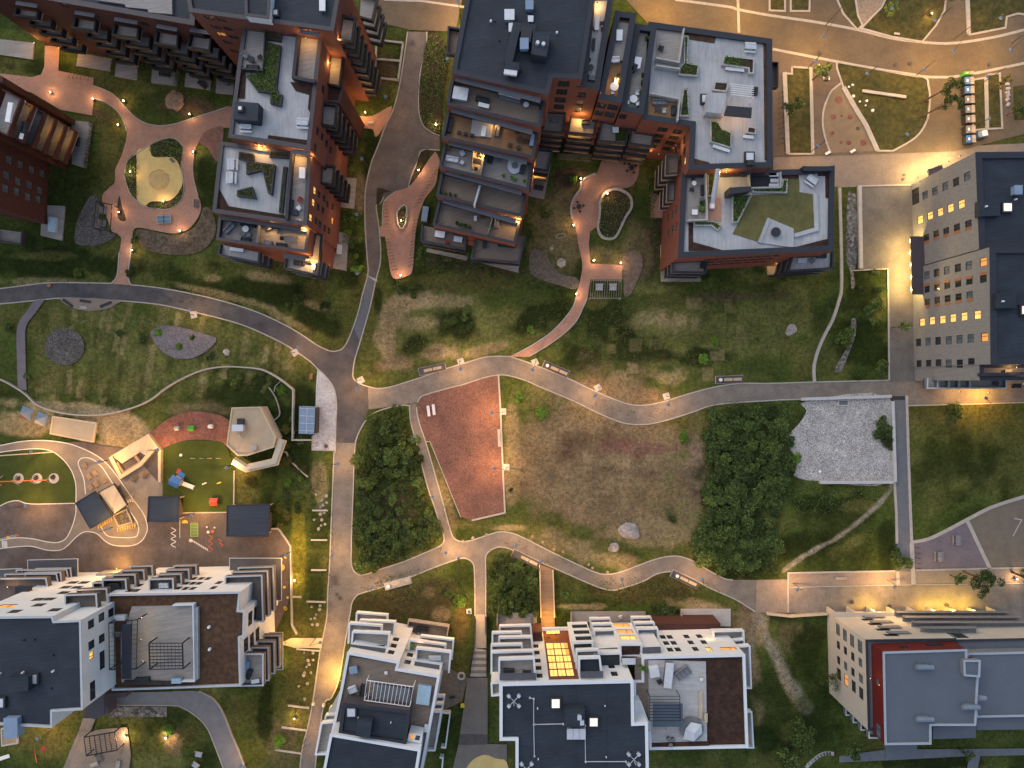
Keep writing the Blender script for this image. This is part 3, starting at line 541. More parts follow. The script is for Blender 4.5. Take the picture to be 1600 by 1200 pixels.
kerb(c([(0,592),(14,598),(40,614),(60,632),(85,642),(120,648),(160,648),(200,640),(235,626),(262,606),(290,590),(320,578),(355,573),(395,575)], 4), .25, .4); kerb(c([(395,575),(415,579),(440,593),(460,609)], 4), .3, .6); kerb([(460,609),(459,687),(488,687)], .3, .7)
kerb(c([(421,605),(431,620),(437,638),(437,650),(422,661)],3), .12, .3); kerb([(441,594),(431,603),(429,612)], .1); kerb([(437,705),(448,706),(455,720),(482,745)], .16, .4)
# south paths
sheet('south_path', c([(170,1081),(250,1080),(312,1079),(335,1092),(350,1115),(362,1145),(375,1175),(390,1215)]) + c([(354,1215),(350,1200),(337,1165),(325,1137),(310,1120),(287,1105),(265,1101),(170,1101)]), M('bluish path', (.20,.195,.195), .85, .1, .7))
kerb(c([(312,1079),(335,1092),(350,1115),(362,1145),(375,1175),(390,1215)]), .2); kerb(c([(354,1215),(350,1200),(337,1165),(325,1137),(310,1120),(287,1105),(265,1101),(170,1101)]), .2)
sheet('ramp_wall', [(171,1103),(262,1103),(262,1119),(171,1120)], rockg)
sheet('south_path', [(131,1121),(151,1121),(143,1142),(120,1178),(108,1220),(92,1220),(112,1170),(125,1140)], lane)
sheet('patio', c([(130,1150),(150,1140),(175,1137)],2) + [(200,1135),(206,1179),(200,1220),(105,1220),(112,1190)], palep)
sheet('grey_pavement', [(731,1058),(762,1058),(762,1161),(792,1162),(792,1230),(700,1230),(716,1165)], M('slab paving', (.20,.175,.15), .85, .12, 1.1, 'paver', 8, (.18,.16,.14)))
sheet('pavement_band', [(719,1146),(762,1146),(762,1162),(716,1163)], M('band paving', (.12,.105,.095), .85, .12, 1.1, 'paver', 8))
sheet('side_yard', [(660,1020),(731,1058),(722,1095),(690,1110),(660,1100)], M('yard slabs', (.19,.15,.115), .85, .15, 1.1, 'paver', 12))
sheet('yellow_play_surface', c([(728,1200),(740,1185),(758,1178),(775,1184),(792,1190),(792,1230),(728,1230)], 3), yellow_m)
sheet('timber_edge', [(437,1005),(456,996),(505,996),(503,1012),(460,1011)], pinew)
sheet('south_path', [(1310,1180),(1345,1175),(1380,1170),(1600,1168),(1640,1168),(1640,1178),(1530,1180),(1520,1230),(1505,1230),(1512,1180),(1400,1186),(1310,1190)], slate_m)
tag(kerbs.build('kerb', kerb_m), kind='structure')

for tx, x, y, sz in (('STOP', 21.5, 837.3, .62), ('LOOK', 8.5, 841, .62)):
    cu = bpy.data.curves.new('yard_lettering', 'FONT'); cu.body = tx; cu.size = .85; cu.align_x = 'CENTER'; cu.align_y = 'CENTER'; cu.materials.append(paint_w)
    o = link(bpy.data.objects.new('yard_lettering', cu)); o.location = P(x, y); o.location.z = LAY[0]+.007; o.rotation_euler = (0,0,R(192)); o.scale = (sz, .8, 1); tag(o, kind='structure')
for x, y, m_ in ((28.7,836,paint_r),(14.3,839,paint_y),(0.5,841.5,paint_g)):
    o = MB().cyl(0,0,0,.004,.3,n=18).build('yard_marking', m_); o.location = P(x, y); o.location.z = LAY[0]+.004; tag(o, kind='structure')
# ------------------------------------------------------------------ building kit
def hit(px, py, A, n):
    # where the photo pixel's ray meets the vertical plane through A with normal n
    G = P(px, py); s = A.dot(n) / Vector((G.x, G.y)).dot(n)
    return Vector((G.x*s, G.y*s)), H*(1-s)
def win_frame(A, d, n, u0, u1, w0, w1, dep, root, lit_=0, bars=1, fm=None, gm=None, name='window'):
    fr = MB(True); t = .07
    def bar(a0, a1, b0, b1, q0, q1):
        c = [A + d*a for a in (a0, a1)]
        v = [(p.x+n.x*q, p.y+n.y*q, z) for z in (b0, b1) for p in c for q in (q0, q1)]
        fr.add(v, [(0,1,5,4),(2,6,7,3),(0,4,6,2),(1,3,7,5),(0,2,3,1),(4,5,7,6)])
    q = -dep
    bar(u0,u1,w0,w0+t,q,q+.1); bar(u0,u1,w1-t,w1,q,q+.1); bar(u0,u0+t,w0+t,w1-t,q,q+.1); bar(u1-t,u1,w0+t,w1-t,q,q+.1)
    for i in range(bars):
        m = u0+(u1-u0)*(i+1)/(bars+1) + (.12 if bars == 1 else 0)*(u1-u0); bar(m-t/2, m+t/2, w0+t, w1-t, q, q+.09)
    f = fr.build(name, fm or frame_m, root)
    pa = MB(True); c = [A + d*a for a in (u0, u1)]
    pa.add([(c[0].x+n.x*(q+.03), c[0].y+n.y*(q+.03), w0), (c[1].x+n.x*(q+.03), c[1].y+n.y*(q+.03), w0), (c[1].x+n.x*(q+.03), c[1].y+n.y*(q+.03), w1), (c[0].x+n.x*(q+.03), c[0].y+n.y*(q+.03), w1)], [(0,1,2,3)])
    pa.build('pane', {0: gm or glassd, 1: lit, 2: lit2, 3: glassb}[lit_], f)
def wall(mb, A, B, z0, z1, ops, dep=.16):
    d = (B-A); L = d.length; d = d/L; n = Vector((-d.y, d.x))
    us = sorted({0, L} | {o[i] for o in ops for i in (0,1)}); zs = sorted({z0, z1} | {o[i] for o in ops for i in (2,3)})
    us = [u for u in us if -1e-6 <= u <= L+1e-6]; zs = [z for z in zs if z0-1e-6 <= z <= z1+1e-6]
    q = lambda u, z, k=0: (A.x+d.x*u+n.x*k, A.y+d.y*u+n.y*k, z)
    for a, b in zip(us, us[1:]):
        run = None
        for e, f in zip(zs, zs[1:]):
            m, k = (a+b)/2, (e+f)/2
            if any(o[0] < m < o[1] and o[2] < k < o[3] for o in ops): continue
            mb.add([q(a,e), q(b,e), q(b,f), q(a,f)], [(3,2,1,0)])
    for o in ops:
        a, b, e, f = o[:4]
        mb.add([q(a,e),q(b,e),q(b,f),q(a,f),q(a,e,-dep),q(b,e,-dep),q(b,f,-dep),q(a,f,-dep)], [(0,1,5,4),(1,2,6,5),(2,3,7,6),(3,0,4,7)])
def volume(root, px, z, z0, wm, rm, cm, cw=.45, par=.45, wins={}, skip=(), roofname='roof', bars=1, zp=None, gm=None, fm=None):
    """A block whose coping has the photo outline px (clockwise) at height z. wins[edge] = [(px,py,w,h,lit)]"""
    pts = [Vector(p) for p in P2(px, zp or z)]
    if area(pts) > 0: raise ValueError('polygon must be clockwise')
    W = MB(True); n = len(pts)
    for i in range(n):
        A, B = pts[i], pts[(i+1)%n]
        if i in skip: continue
        d = (B-A).normalized(); nn = Vector((-d.y, d.x)); ops = []
        for wd in wins.get(i, []):
            x, y, w, h = wd[:4]; l = wd[4] if len(wd) > 4 else 0
            p, zc = hit(x, y, A, nn); u = (p-A).dot(d)
            u0, u1 = max(.06, u-w/2), min((B-A).length-.06, u+w/2); w0, w1 = max(z0+.1, zc-h/2), min(z-.25, zc+h/2)
            if u1-u0 < .3 or w1-w0 < .3: continue
            if any(not (u1 < o[0] or u0 > o[1] or w1 < o[2] or w0 > o[3]) for o in ops): continue
            ops.append((u0,u1,w0,w1)); win_frame(A, d, nn, u0, u1, w0, w1, .16, root, l, bars if w > .9 else 0, fm, gm)
        wall(W, A, B, z0, z-.1, ops)
    W.build('wall', wm, root)
    inn = inset(pts, cw)
    C = MB(True); out = inset(pts, -.06)
    C.strip(inset(pts, (cw-.06)/2), cw+.06, z-.12, z, closed=True)
    C.build('coping', cm, root)
    MB(True).flat(inset(pts, cw*.9), z-par).build(roofname, rm, root)
    IW = MB(True); ii = inset(pts, cw*.9)
    for a, b in zip(ii, ii[1:]+ii[:1]): IW.add([(a.x,a.y,z-par),(b.x,b.y,z-par),(b.x,b.y,z-.12),(a.x,a.y,z-.12)], [(0,1,2,3)])
    IW.build('parapet', cm if cm is not copw else white_m, root)
    return pts
def slab(root, name, px, z, th, m, zp=None):
    return MB(True).prism(P2(px, zp or z), z-th, z, True).build(name, m, root)
def balcony(root, px, zs, fm, rm, cm=None, rh=1.0, shift=(), open_edge=3, zp=None, sides=(0,1,2), rail='railing', t=.12, glass=None):
    """balconies stacked over one footprint: floor slab with a parapet round it. open_edge is the side at the wall"""
    base = [Vector(p) for p in P2(px, zp or (zs[0]+rh))]
    for k, z in enumerate(zs):
        s = Vector(shift[k]) if k < len(shift) else Vector((0,0))
        pts = [p+s for p in base]
        f = MB(True).prism(pts, z-.22, z, True).build('balcony', fm, root)
        n = len(pts); ring = [pts[(open_edge+1+i)%n] for i in range(n)]
        r = MB(True).strip(inset_open(ring, t/2), t, z-.22, z+rh-.07); r.build(rail, rm, f)
        if cm: MB(True).strip(inset_open(ring, t/2), t+.12, z+rh-.07, z+rh).build('handrail', cm, f)
def inset_open(ring, d):
    c = sum((Vector(p) for p in ring), Vector((0,0)))/len(ring); out = []
    n = len(ring)
    for i, p in enumerate(ring):
        ns = []
        for a, b in ((i-1,i),(i,i+1)):
            if 0 <= a and b < n:
                e = (ring[b]-ring[a]).normalized(); m = Vector((-e.y,e.x)); ns.append(m if m.dot(c-p) > 0 else -m)
        m = sum(ns, Vector((0,0)));
        out.append(p + (m if len(ns) > 1 else ns[0])*d)
    return out
def box_part(root, name, px, z0, z1, m, zp=None):
    return MB(True).prism(P2(px, zp or z1), z0, z1, True).build(name, m, root)
def rectpx(cx, cy, w, h, a=0):
    ca, sa = math.cos(R(a)), math.sin(R(a))
    return [(cx+x*ca-y*sa, cy+x*sa+y*ca) for x, y in ((-w/2,-h/2),(w/2,-h/2),(w/2,h/2),(-w/2,h/2))]
def skylight(root, cx, cy, w, h, z, lit_=True, a=0, up=.5):
    q = P(cx, cy, z); k = S*(1-z/H)
    f = MB(True).obox(q.x, q.y, z-.05, z+up, w*k+.5, h*k+.5, R(-a)).build('roof_hatch', darkm, root)
    MB(True).obox(q.x, q.y, z+up, z+up+.12, w*k, h*k, R(-a)).build('dome', skyl if lit_ else steel, f)
def vent(root, cx, cy, w, h, z, up=1.1, m=None, a=0, name='roof_vent', lid=None):
    q = P(cx, cy, z); k = S*(1-z/H)
    f = MB(True).obox(q.x, q.y, z-.05, z+up, w*k, h*k, R(-a)).build(name, m or darkm, root)
    MB(True).obox(q.x, q.y, z+up, z+up+.1, w*k+.15, h*k+.15, R(-a)).build('lid', lid or m or darkm, f)
def pipe(root, cx, cy, z, r=.16, up=.45, m=None):
    q = P(cx, cy, z); MB(True).cyl(q.x, q.y, z-.05, z+up, r, r*.8, 10).build('vent_pipe', m or whitep, root)
LIGHTS = [0]
def glow(parent, loc, watts, colr=(1,.56,.22), rad=.12, world=False, spot=None):
    l = bpy.data.lights.new('lamp_light', 'SPOT' if spot else 'POINT'); l.energy = watts*LW; l.color = colr; l.shadow_soft_size = rad
    if spot: l.spot_size = R(spot); l.spot_blend = 1
    o = link(bpy.data.objects.new('lamp_light', l), parent)
    o.location = Vector(loc) - (root_of(parent).location if world else Vector((0,0,0))); LIGHTS[0] += 1
    return o
LW = 2.0
def wall_lamp(root, px, py, z, watts=60, colr=(1,.52,.16), off=(0,0)):
    """a small lit wall lamp seen at px,py, height z, fixed to the building"""
    q = P(px, py, z)
    f = MB(True).cyl(q.x, q.y, z-.02, z+.10, .13, n=8).build('wall_lamp', darkm, root)
    MB(True).cyl(q.x, q.y, z-.16, z-.02, .09, n=8).build('bulb', bulb_m, f)
    glow(f, (q.x+off[0], q.y+off[1], z-.32), watts, colr, .1, True)

# ------------------------------------------------------------------ the grey tan block on the east side
b = thing('apartment_building', 'tall grey tan panelled apartment block with rows of small windows, at the right edge', 'building', 1600, 440)
ww = lambda pts, lt=0, w=1.45, h=1.75: [(1200+x/4, 220+y/4, w, h, lt) for x, y in pts]
wn = ww([(982,340),(1043,315)],3)+ww([(1108,285),(1245,222)],3)+ww([(1175,257)]) + ww([(950,493),(1012,468),(1075,445),(1140,420),(1208,396)],1) + ww([(990,608)],0)+ww([(1050,585),(1113,568),(1180,545),(1252,523)]) + [(1430,307,3,2.6,0)]
ws = ww([(990,700),(1115,665)],3)+ww([(1053,683),(1182,645)])+ww([(1253,627)],3) + ww([(992,840),(1117,810),(1255,780)],3)+ww([(1053,825),(1186,795)])+ww([(1345,757)],2) + ww([(993,925),(1055,912),(1120,900),(1188,888),(1258,873),(1345,860)]) + ww([(995,1012),(1057,1000),(1122,990),(1190,980)])+ww([(1260,968)],3) + ww([(963,1133),(1025,1124),(1090,1117),(1155,1108),(1225,1098),(1308,1088)],1) + \
     [(1200+x/4,500+y/4,1.45,1.75,l) for x,y,l in [(940,140,0),(1000,135,3),(1062,130,0),(1130,127,3),(1197,120,3),(1267,115,3),(1353,108,2)]]
wl = [(1200+x/4,500+y/4,1.45,1.75,l) for x,y,l in [(943,275,0),(1003,273,0),(1065,270,0),(1130,272,3),(1198,273,0),(1270,265,0)]]
bp = volume(b, [(1525,238),(1760,236),(1760,388),(1531,389)], 19.5, 0, tan_m, roofd, copd, 1.0, .4, {3: wn})
volume(b, [(1547,386),(1760,386),(1760,569),(1549,569)], 22.5, 0, tan_m, roofd, copd, 1.0, .4, {3: ws+wl})
volume(b, [(1531.5,569),(1760,569),(1760,594),(1532,594)], 19.5, 0, tan_m, deckg, copd, .6, 1.0, {3: wl})
def spandrels(root, lst, A, B, z_):
    d = (B-A).normalized(); n = Vector((-d.y, d.x))
    for x, y in lst:
        p, z = hit(x, y, A, n); m = MB(True)
        a, e = p-d*.27, p+d*.27; o = n*.03
        m.add([(a.x+o.x,a.y+o.y,z-.87),(e.x+o.x,e.y+o.y,z-.87),(e.x+o.x,e.y+o.y,z+.87),(a.x+o.x,a.y+o.y,z+.87),(a.x,a.y,z-.87),(e.x,e.y,z-.87),(e.x,e.y,z+.87),(a.x,a.y,z+.87)],[(0,1,2,3),(3,2,6,7),(0,4,5,1),(0,3,7,4),(1,5,6,2)])
        m.build('spandrel_panel', panelo, root)
qs = P2([(1549,569),(1547,386)], 22.5); A_, B_ = Vector(qs[0]), Vector(qs[1])
# the panels sit just under or over some windows
spandrels(b, [(1200+x/4, 220+y/4) for x, y in [(993,900),(1053,890),(1118,878),(1186,866),(1256,853),(1345,830),(997,1035),(1058,1026),(1123,1016),(1191,1006),(1262,994)]], A_, B_, 0)
qs = P2([(1531,389),(1525,238)], 19.5)
spandrels(b, [(1200+x/4, 220+y/4) for x, y in [(990,633),(1050,609),(1114,592),(1181,571),(1253,549)]], Vector(qs[0]), Vector(qs[1]), 0)
cn = slab(b, 'canopy', [(1422.5,369),(1445,369),(1445,460),(1425,460)], 3.6, .35, copp)
for y in (376,395,414,433,452): wall_lamp(b, 1424.2, y, 3.1, 260, (1,.62,.18), (-.6,0))
slab(b, 'canopy', [(1450,265),(1472,257),(1474,266),(1452,275)], 3.4, .3, copp)
for x, y in ((1434,279),(1448,270),(1466,261),(1482,254),(1500,245)): wall_lamp(b, x, y-1.5, 2.9, 170, (1,.64,.24), (-.5,.8))
for (x, y, w_, h_) in ((1470,594,1.6,0),): pass
for x0, x1 in ((1449,1466),(1466,1483),(1483,1499),(1499,1516),(1516,1573)):
    for z in (5.6,) : balcony(b, [(x0,591),(x1,591),(x1,607),(x0,607)], [z], deckg, glassr, framew, 1.05, open_edge=0)
box_part(b, 'roof_step', [(1530,314),(1563,313),(1563,337),(1530,338)], 19.0, 20.2, roofd); box_part(b, 'roof_step', [(1556,458),(1588,457),(1588,481),(1556,482)], 22.0, 23.1, roofd)
vent(b, 1585, 299, 11, 13, 19.2, .9, bluem); skylight(b, 1571, 325, 12, 12, 19.2, True); skylight(b, 1598, 485, 9, 12, 22.2, True)
for x, y, z in ((1540,323,20.2),(1586,312,19.2),(1566,471,23.1),(1600,600,19)): pipe(b, x, y, z)
wall_lamp(b, 1590, 574, 20.8, 40); wall_lamp(b, 1545, 613, 3.0, 330, (1,.50,.06), (0,-.6)); wall_lamp(b, 1500, 612, 2.8, 60, (1,.55,.2), (0,-.5))
slab(b, 'terrace_wall', [(1534,583),(1600,581),(1600,586),(1534,588)], 20.2, 1.1, copd)

# ------------------------------------------------------------------ cream block with the red penthouse, bottom right
copgr = M('pale grey coping', (.30,.345,.40), .5, .05, 1)
b = thing('apartment_building', 'cream apartment block with a red clad penthouse at the bottom right corner', 'building', 1450, 1060)
wl = [(1200+x/4,900+y/4,w,h,l) for x,y,w,h,l in [(437,335,2.2,1.6,3),(480,370,2.2,1.6,3),(525,405,2.2,1.6,3),(575,440,2.2,1.7,3),(439,432,1.5,1.3,0),(483,467,1.5,1.3,0),(529,503,1.5,1.3,0),(577,540,1.5,1.3,3),(441,527,1.5,1.3,0),(485,562,1.5,1.3,3),(530,600,1.5,1.3,0),(580,640,1.6,1.5,3),(443,613,2.1,1.6,0),(488,652,2.1,1.6,2),(535,690,2.1,1.6,0),(582,733,2.1,1.6,0)]]
wn = [(1200+x/4,900+y/4,w,1.2,l) for x,y,w,l in [(622,272,2.2,0),(668,300,2.4,0),(718,334,2.5,0),(770,368,2.5,0)]]
pr = volume(b, [(1353,1000),(1494,998),(1494,1142),(1357,1142)], 15.3, 0, cream_m, roofg, copd, .35, .3, {0: wn, 3: wl}, bars=1)
# north front further east: recessed loggias between cream piers
q0, q1 = P(1494,998,15.3), P(1640,995,15.3)
volume(b, [(1494,1000),(1640,997),(1640,1139),(1494,1139)], 15.3, 0, cream_m, roofg, copd, .3, .35)
for i in range(4):
    z = 3.3+i*2.9
    for x0, x1 in ((1401,1436),(1456,1500),(1500,1545),(1545,1600),(1600,1650)):
        if (i == 3 and x0 > 1540): continue
        a, e = P(x0, 1000, 15.3), P(x1, 999, 15.3)
        f = MB(True).box(a.x, e.x, a.y+.02, a.y+1.2 if x0 > 1450 else a.y+.35, z-.25, z).build('balcony', greyf, b)
        MB(True).box(a.x+.1, e.x-.1, a.y+.02, a.y+.06, z+.1, z+2.4).build('glass_front', glassd, f)
        MB(True).box(a.x, e.x, (a.y+1.15 if x0 > 1450 else a.y+.3), (a.y+1.2 if x0 > 1450 else a.y+.35), z, z+1.0).build('railing', greyf, f)
for i in range(9):
    x = 1322+i*31; q = P(x, 1000*.0+957, 0); e = P(x*1.0, 958, 0)
    a = P(1353+i*35, 999.5, 15.3)
    MB(True).box(a.x-.2, a.x+.2, a.y+.02, a.y+1.0, 0, 3.0).build('pier', cream_m, b)
    if i in (1,4,5,6): wall_lamp(b, 1335+i*31, 961, 2.7, {1:190,4:170,5:210,6:180}[i], (1,.60,.06), (0,.9))
    if i in (1,4,5,6):
        f = MB(True).box(a.x+.5, a.x+3.0, a.y+.02, a.y+.10, .5, 2.7).build('window', frame_m, b); MB(True).box(a.x+.6, a.x+2.9, a.y+.10, a.y+.13, .6, 2.6).build('pane', lit, f)
MB(True).box(P(1353,0,15.3).x, P(1640,0,15.3).x, pr[0].y+.02, pr[0].y+.9, 3.0, 3.25).build('ledge', cream_m, b)
wr = [(1200+x/4,900+y/4,1.6,1.2,0) for x,y in ((725,410),(850,445))] + [(1460,1000+7,3.2,1.4,0),(1405,1013,2.0,.8,3)]
volume(b, [(1380,1019),(1511,1015),(1511,1031),(1530,1034),(1525,1134),(1455,1134),(1455,1163),(1383,1164)], 19, 14.9, redp, roofg, copgr, .3, .25, {0: wr, 7: [(1357.5,1058,1.2,.9,3),(1370.5,1066,1.2,.9,3),(1372,1142,2.4,1.6,3)]})
for x0, x1, z in ((1432,1472,1),): 
    a, e = P(x0,1019,19), P(x1,1019,19)
    for k in range(3): MB(True).box(a.x, e.x, a.y+.04, a.y+.12, 15.4+k*1.1, 15.9+k*1.1).build('louvre', [blackm,greyf,blackm][k], b)
volume(b, [(1511,1021),(1640,1018),(1640,1119),(1526,1121)], 17, 15, greyf, roofg, copgr, .3, .2)
slab(b, 'overhang', [(1384,1165),(1433,1164),(1433,1186),(1384,1186)], 15.0, .3, roofg); slab(b, 'overhang', [(1458,1136),(1525,1135),(1525,1153),(1458,1155)], 15.5, .3, roofg); slab(b, 'overhang', [(1526,1122),(1640,1120),(1640,1139),(1526,1141)], 15.6, .3, roofg)
volume(b, [(1506,1032),(1532,1032),(1531,1058),(1507,1056)], 19.8, 18.7, greyf, roofg, copgr, .25, .2)
for x, y, w_ in ((1442,1041,27),(1442,1122,27),(1514,1103,27),(1532,1089,10)):
    q = P(x, y, 19); f = MB(True).tube((q.x-w_*.053, q.y, 19.5), (q.x+w_*.053, q.y, 19.5), .42, 12).build('roof_vent', ductm, b)
    MB(True).box(q.x-w_*.035, q.x+w_*.035, q.y-.3, q.y+.3, 18.7, 19.2).build('stand', ductm, f)
for x, y in ((1361,1061),(1375,1071),(1453,1014)): wall_lamp(b, x, y, 17.6, 6)
for i in range(6):
    x, y = 1313+i*13.5, 1105+i*13.5
    q = P(1357+i*4, 1142, 15.3)
for i, z in enumerate((3.2,6.1,9.0,11.9)):
    balcony(b, [(1358+10,1142),(1383,1142),(1383,1164),(1358+10,1164)], [z], conc, glassr, framew, 1.1, open_edge=0, zp=15.3)
    balcony(b, [(1390,1142),(1450,1142),(1450,1160),(1390,1160)], [z], conc, glassr, framew, 1.1, open_edge=0, zp=15.3)

# ------------------------------------------------------------------ white complex, bottom centre
b = thing('apartment_building', 'white apartment complex with a lit glass stair and wide dark roof at the bottom centre', 'building', 940, 1110)
X = lambda pts, lt=0, w=1.1, h=1.2, ox=680, oy=900: [(ox+x/4, oy+y/4, w, h, lt) for x, y in pts]
wt = X([(623,398),(628,437),(635,478),(641,528),(646,574),(652,622)],0,1.0,1.8) + X([(1085,517),(1101,562),(1119,610)],0,1.1,1.9)
ZT = 24.0
volume(b, [(781,1068),(989.5,1063),(990.5,1130),(1012,1129),(1014,1230),(806,1230),(806,1157),(781,1157)], ZT, 0, white_m, roofd, copw, .45, .4, {0: wt})
A_, B_ = [Vector(p) for p in P2([(781,1068),(989.5,1063)], ZT)]; d_ = (B_-A_).normalized(); n_ = Vector((-d_.y, d_.x))
def on_front(x, y): p, z = hit(x, y, A_, n_); return (p-A_).dot(d_), z
u0, zt = on_front(858.5,1060); u1, _ = on_front(901,1058); ub, zb = on_front(851,1003)
def facade_box(name, u0, u1, z0, z1, q0, q1, m, par):
    c_ = [A_+d_*u for u in (u0,u1)]
    v = [(p.x+n_.x*q, p.y+n_.y*q, z) for z in (z0,z1) for p in c_ for q in (q0,q1)]
    return MB(True).add(v, [(0,1,5,4),(2,6,7,3),(0,4,6,2),(1,3,7,5),(0,2,3,1),(4,5,7,6)]).build(name, m, par)
facade_box('brick_infill', u0-.1, u1+.3, .1, 23, .02, .08, brick_m, b)
for k in range(5):
    z0 = 7.3+k*3.05
    for j in range(3):
        w0 = u0+.15+j*1.35
        f = facade_box('window', w0, w0+1.3, z0, z0+2.7, .08, .2, frame_m, b)
        facade_box('pane', w0+.06, w0+.63, z0+.08, z0+2.62, .2, .22, lit, f); facade_box('pane', w0+.68, w0+1.24, z0+.08, z0+2.62, .2, .22, lit if j < 2 or k > 1 else lit2, f)
facade_box('door', u0+.4, u0+3.2, .1, 2.4, .08, .2, frame_m, b)
for j in range(3): facade_box('pane', u0+.5+j*.9, u0+1.3+j*.9, .2, 2.3, .2, .23, lit, b)
facade_box('bridge_beam', u0-.4, u1+.9, 4.9, 5.6, 1.9, 2.4, white_m, b)
wall_lamp(b, 857, 979, 3.0, 150, (1,.50,.08), (0,.7)); wall_lamp(b, 868, 1006, 6.9, 40, (1,.55,.14))
# white front blocks on a brick plinth
volume(b, [(893.5,1004),(927,1003),(929,1062),(901,1062)], 16.2, 5.6, white_m, roofd, copw, .3, .3, {0: X([(903,313),(915,350),(927,388)],0,2.8,1.9)})
volume(b, [(968,1006.5),(1003.5,1006.5),(1004.5,1026),(969,1027)], 16.6, 5.6, white_m, sedumd, copw, .3, .3, {0: X([(1165,306),(1185,344)],2,2.8,1.9)+X([(1205,383)],1,2.8,1.9)})
volume(b, [(928,1021),(971,1020),(972,1062),(929,1062)], 18, 5.6, white_m, roofd, copw, .3, .3)
volume(b, [(1001,1012),(1034,1012),(1035,1030),(1002,1030)], 16.5, 5.6, white_m, roofd, copw, .3, .3)
MB(True).prism(P2([(1014,971),(1122,970),(1124,1000),(1016,1003)], 4), 0, 5.6, True).build('plinth', brickd, b)
MB(True).prism(P2([(776,984),(846,983),(848,1004),(776,1004)], 4), 0, 5.6, True).build('plinth', brickd, b)
for x in (1028,1052,1072,1098):
    q = P(x, 972.5, 3); f = MB(True).box(q.x-.7, q.x+.7, q.y-.1, q.y+.35, 2.2, 4.0).build('window', frame_m, b); MB(True).box(q.x-.6, q.x+.6, q.y+.35, q.y+.38, 2.3, 3.9).build('pane', glassb, f)
def stack(px, zs, gm=None, rh=1.1, zp=None, oe=2): balcony(b, px, zs, gm or deckg, white_m, copw, rh, (), open_edge=oe, zp=zp, t=.2)
stack([(779,1030),(835,1028),(837,1058),(779,1060)], [20.9], zp=22); stack([(779,996.5),(831,995),(835,1030),(779,1032)], [11.9,5.9], zp=13-0); stack([(767,1019),(834,1017),(836,1052),(767,1054)], [17.9], zp=19); stack([(767,1008),(816,1007),(820,1044),(767,1044)], [14.9,8.9], zp=16)
stack([(904,1028),(938,1027),(941,1056),(904,1057)], [20.9], gm=roofd, zp=22); stack([(900,1016.5),(936,1015),(940,1050),(900,1051)], [17.9], zp=19)
stack([(927.5,984.5),(961,983.5),(964,1018),(930,1019)], [8.9,5.9,2.9], zp=10)
stack([(995,982.5),(1028,981.5),(1032,1014),(998,1016)], [8.9,5.9,2.9], zp=10)
volume(b, [(767,1067),(782,1066),(782,1087),(768,1088)], 17, 8, white_m, deckg, copw, .25, 1.0)
slab(b, 'awning', [(780.5,1053),(837,1052),(838,1062),(780.5,1063)], 23.3, .2, awn); slab(b, 'awning', [(907,1050),(942,1049),(943,1059),(907,1060)], 23.3, .2, awn)
slab(b, 'awning', [(935,1014),(965,1012),(966,1022),(936,1024)], 16.2, .2, awn); slab(b, 'awning', [(1004,1012),(1032,1011),(1033,1020),(1004,1021)], 17.0, .2, awn)
we = [(960+x/4,900+y/4,1.0,1.9,l) for x,y,l in [(302,380,0),(346,380,0),(323,418,0),(370,417,0),(348,459,0),(396,458,0),(450,377,0),(477,414,0),(506,455,0),(530,375,0),(558,412,0),(590,455,1)]] + [(960+712/4,900+452/4,2.7,1.4,2)]
te = volume(b, [(1003,1026.5),(1164,1022.5),(1169,1168.5),(1015,1171.5),(1013,1129),(991,1130),(990,1063),(1003,1063)], 18.3, 5.6, white_m, sedumd, copw, .4, .5, {0: we}, skip=(3,4,5,6))
q = inset(te, .9); MB(True).prism([q[0], q[1], q[2], q[3]], 0, 5.6).build('ground_floor', brickd, b)
TD = 18.05
slab(b, 'deck', [(1013,1031),(1103,1034),(1105,1164),(1014,1166)], TD, .3, deckr); slab(b, 'deck', [(992,1026),(1013,1031),(1014,1131),(992,1128)], TD+.05, .3, deckb); slab(b, 'deck', [(1014,1161),(1108,1158),(1108,1166),(1014,1169)], TD+.06, .3, sedumd)
volume(b, [(992,1096),(1001,1096),(1013,1128),(992,1130)], 20.5, 17.8, white_m, white_m, copw, .2, .2)
stack([(1114,986),(1162.5,985),(1164,1016),(1116,1016)], [8.9], zp=10); 
for px_, zz in (([(1151,1011),(1172,1009),(1174.5,1076),(1166,1076)], [12.9,9.9,6.9]), ([(1165,1112),(1175,1112),(1178,1169),(1166,1169)], [12.9,9.9,6.9])):
    balcony(b, px_, zz, deckg, white_m, copw, 1.1, open_edge=3, zp=14)
wall_lamp(b, 1109, 997, 11.2, 14, (1,.5,.12))
skylight(b, 868, 1097, 12, 13, 23.6); skylight(b, 927, 1126, 12, 12, 23.6)
box_part(b, 'roof_plant', [(882.5,1108),(913.5,1108),(914,1136),(883,1136)], 23.4, 25.2, roofd); box_part(b, 'roof_step', [(902,1070),(948,1069),(948,1230),(902,1230)], 23.5, 23.68, roofd)
for i in range(3): vent(b, 890+i*9.5, 1142, 8.5, 15, 23.6, 1.0, steel)
for x, y in ((905,1119),(909,1127)): vent(b, x, y, 5, 6, 25.2, .5, steel)
for x, y in ((840,1106),(945,1102),(841,1185),(947,1182)): pipe(b, x, y, 23.6, .1)
for ln in ([(828,1090),(834,1092),(834,1132),(835,1181)], [(835,1132),(880,1131)], [(914,1133),(915,1190),(978,1190)]):
    m = MB(True); pts_ = [P(x, y, 23.75) for x, y in ln]
    for a, e in zip(pts_, pts_[1:]): m.tube(a, e, .07, 6)
    m.build('roof_pipe', steel, b)
    for q in pts_: MB(True).cyl(q.x, q.y, 23.5, 23.95, .16, n=8).build('pipe_stand', steel, b)
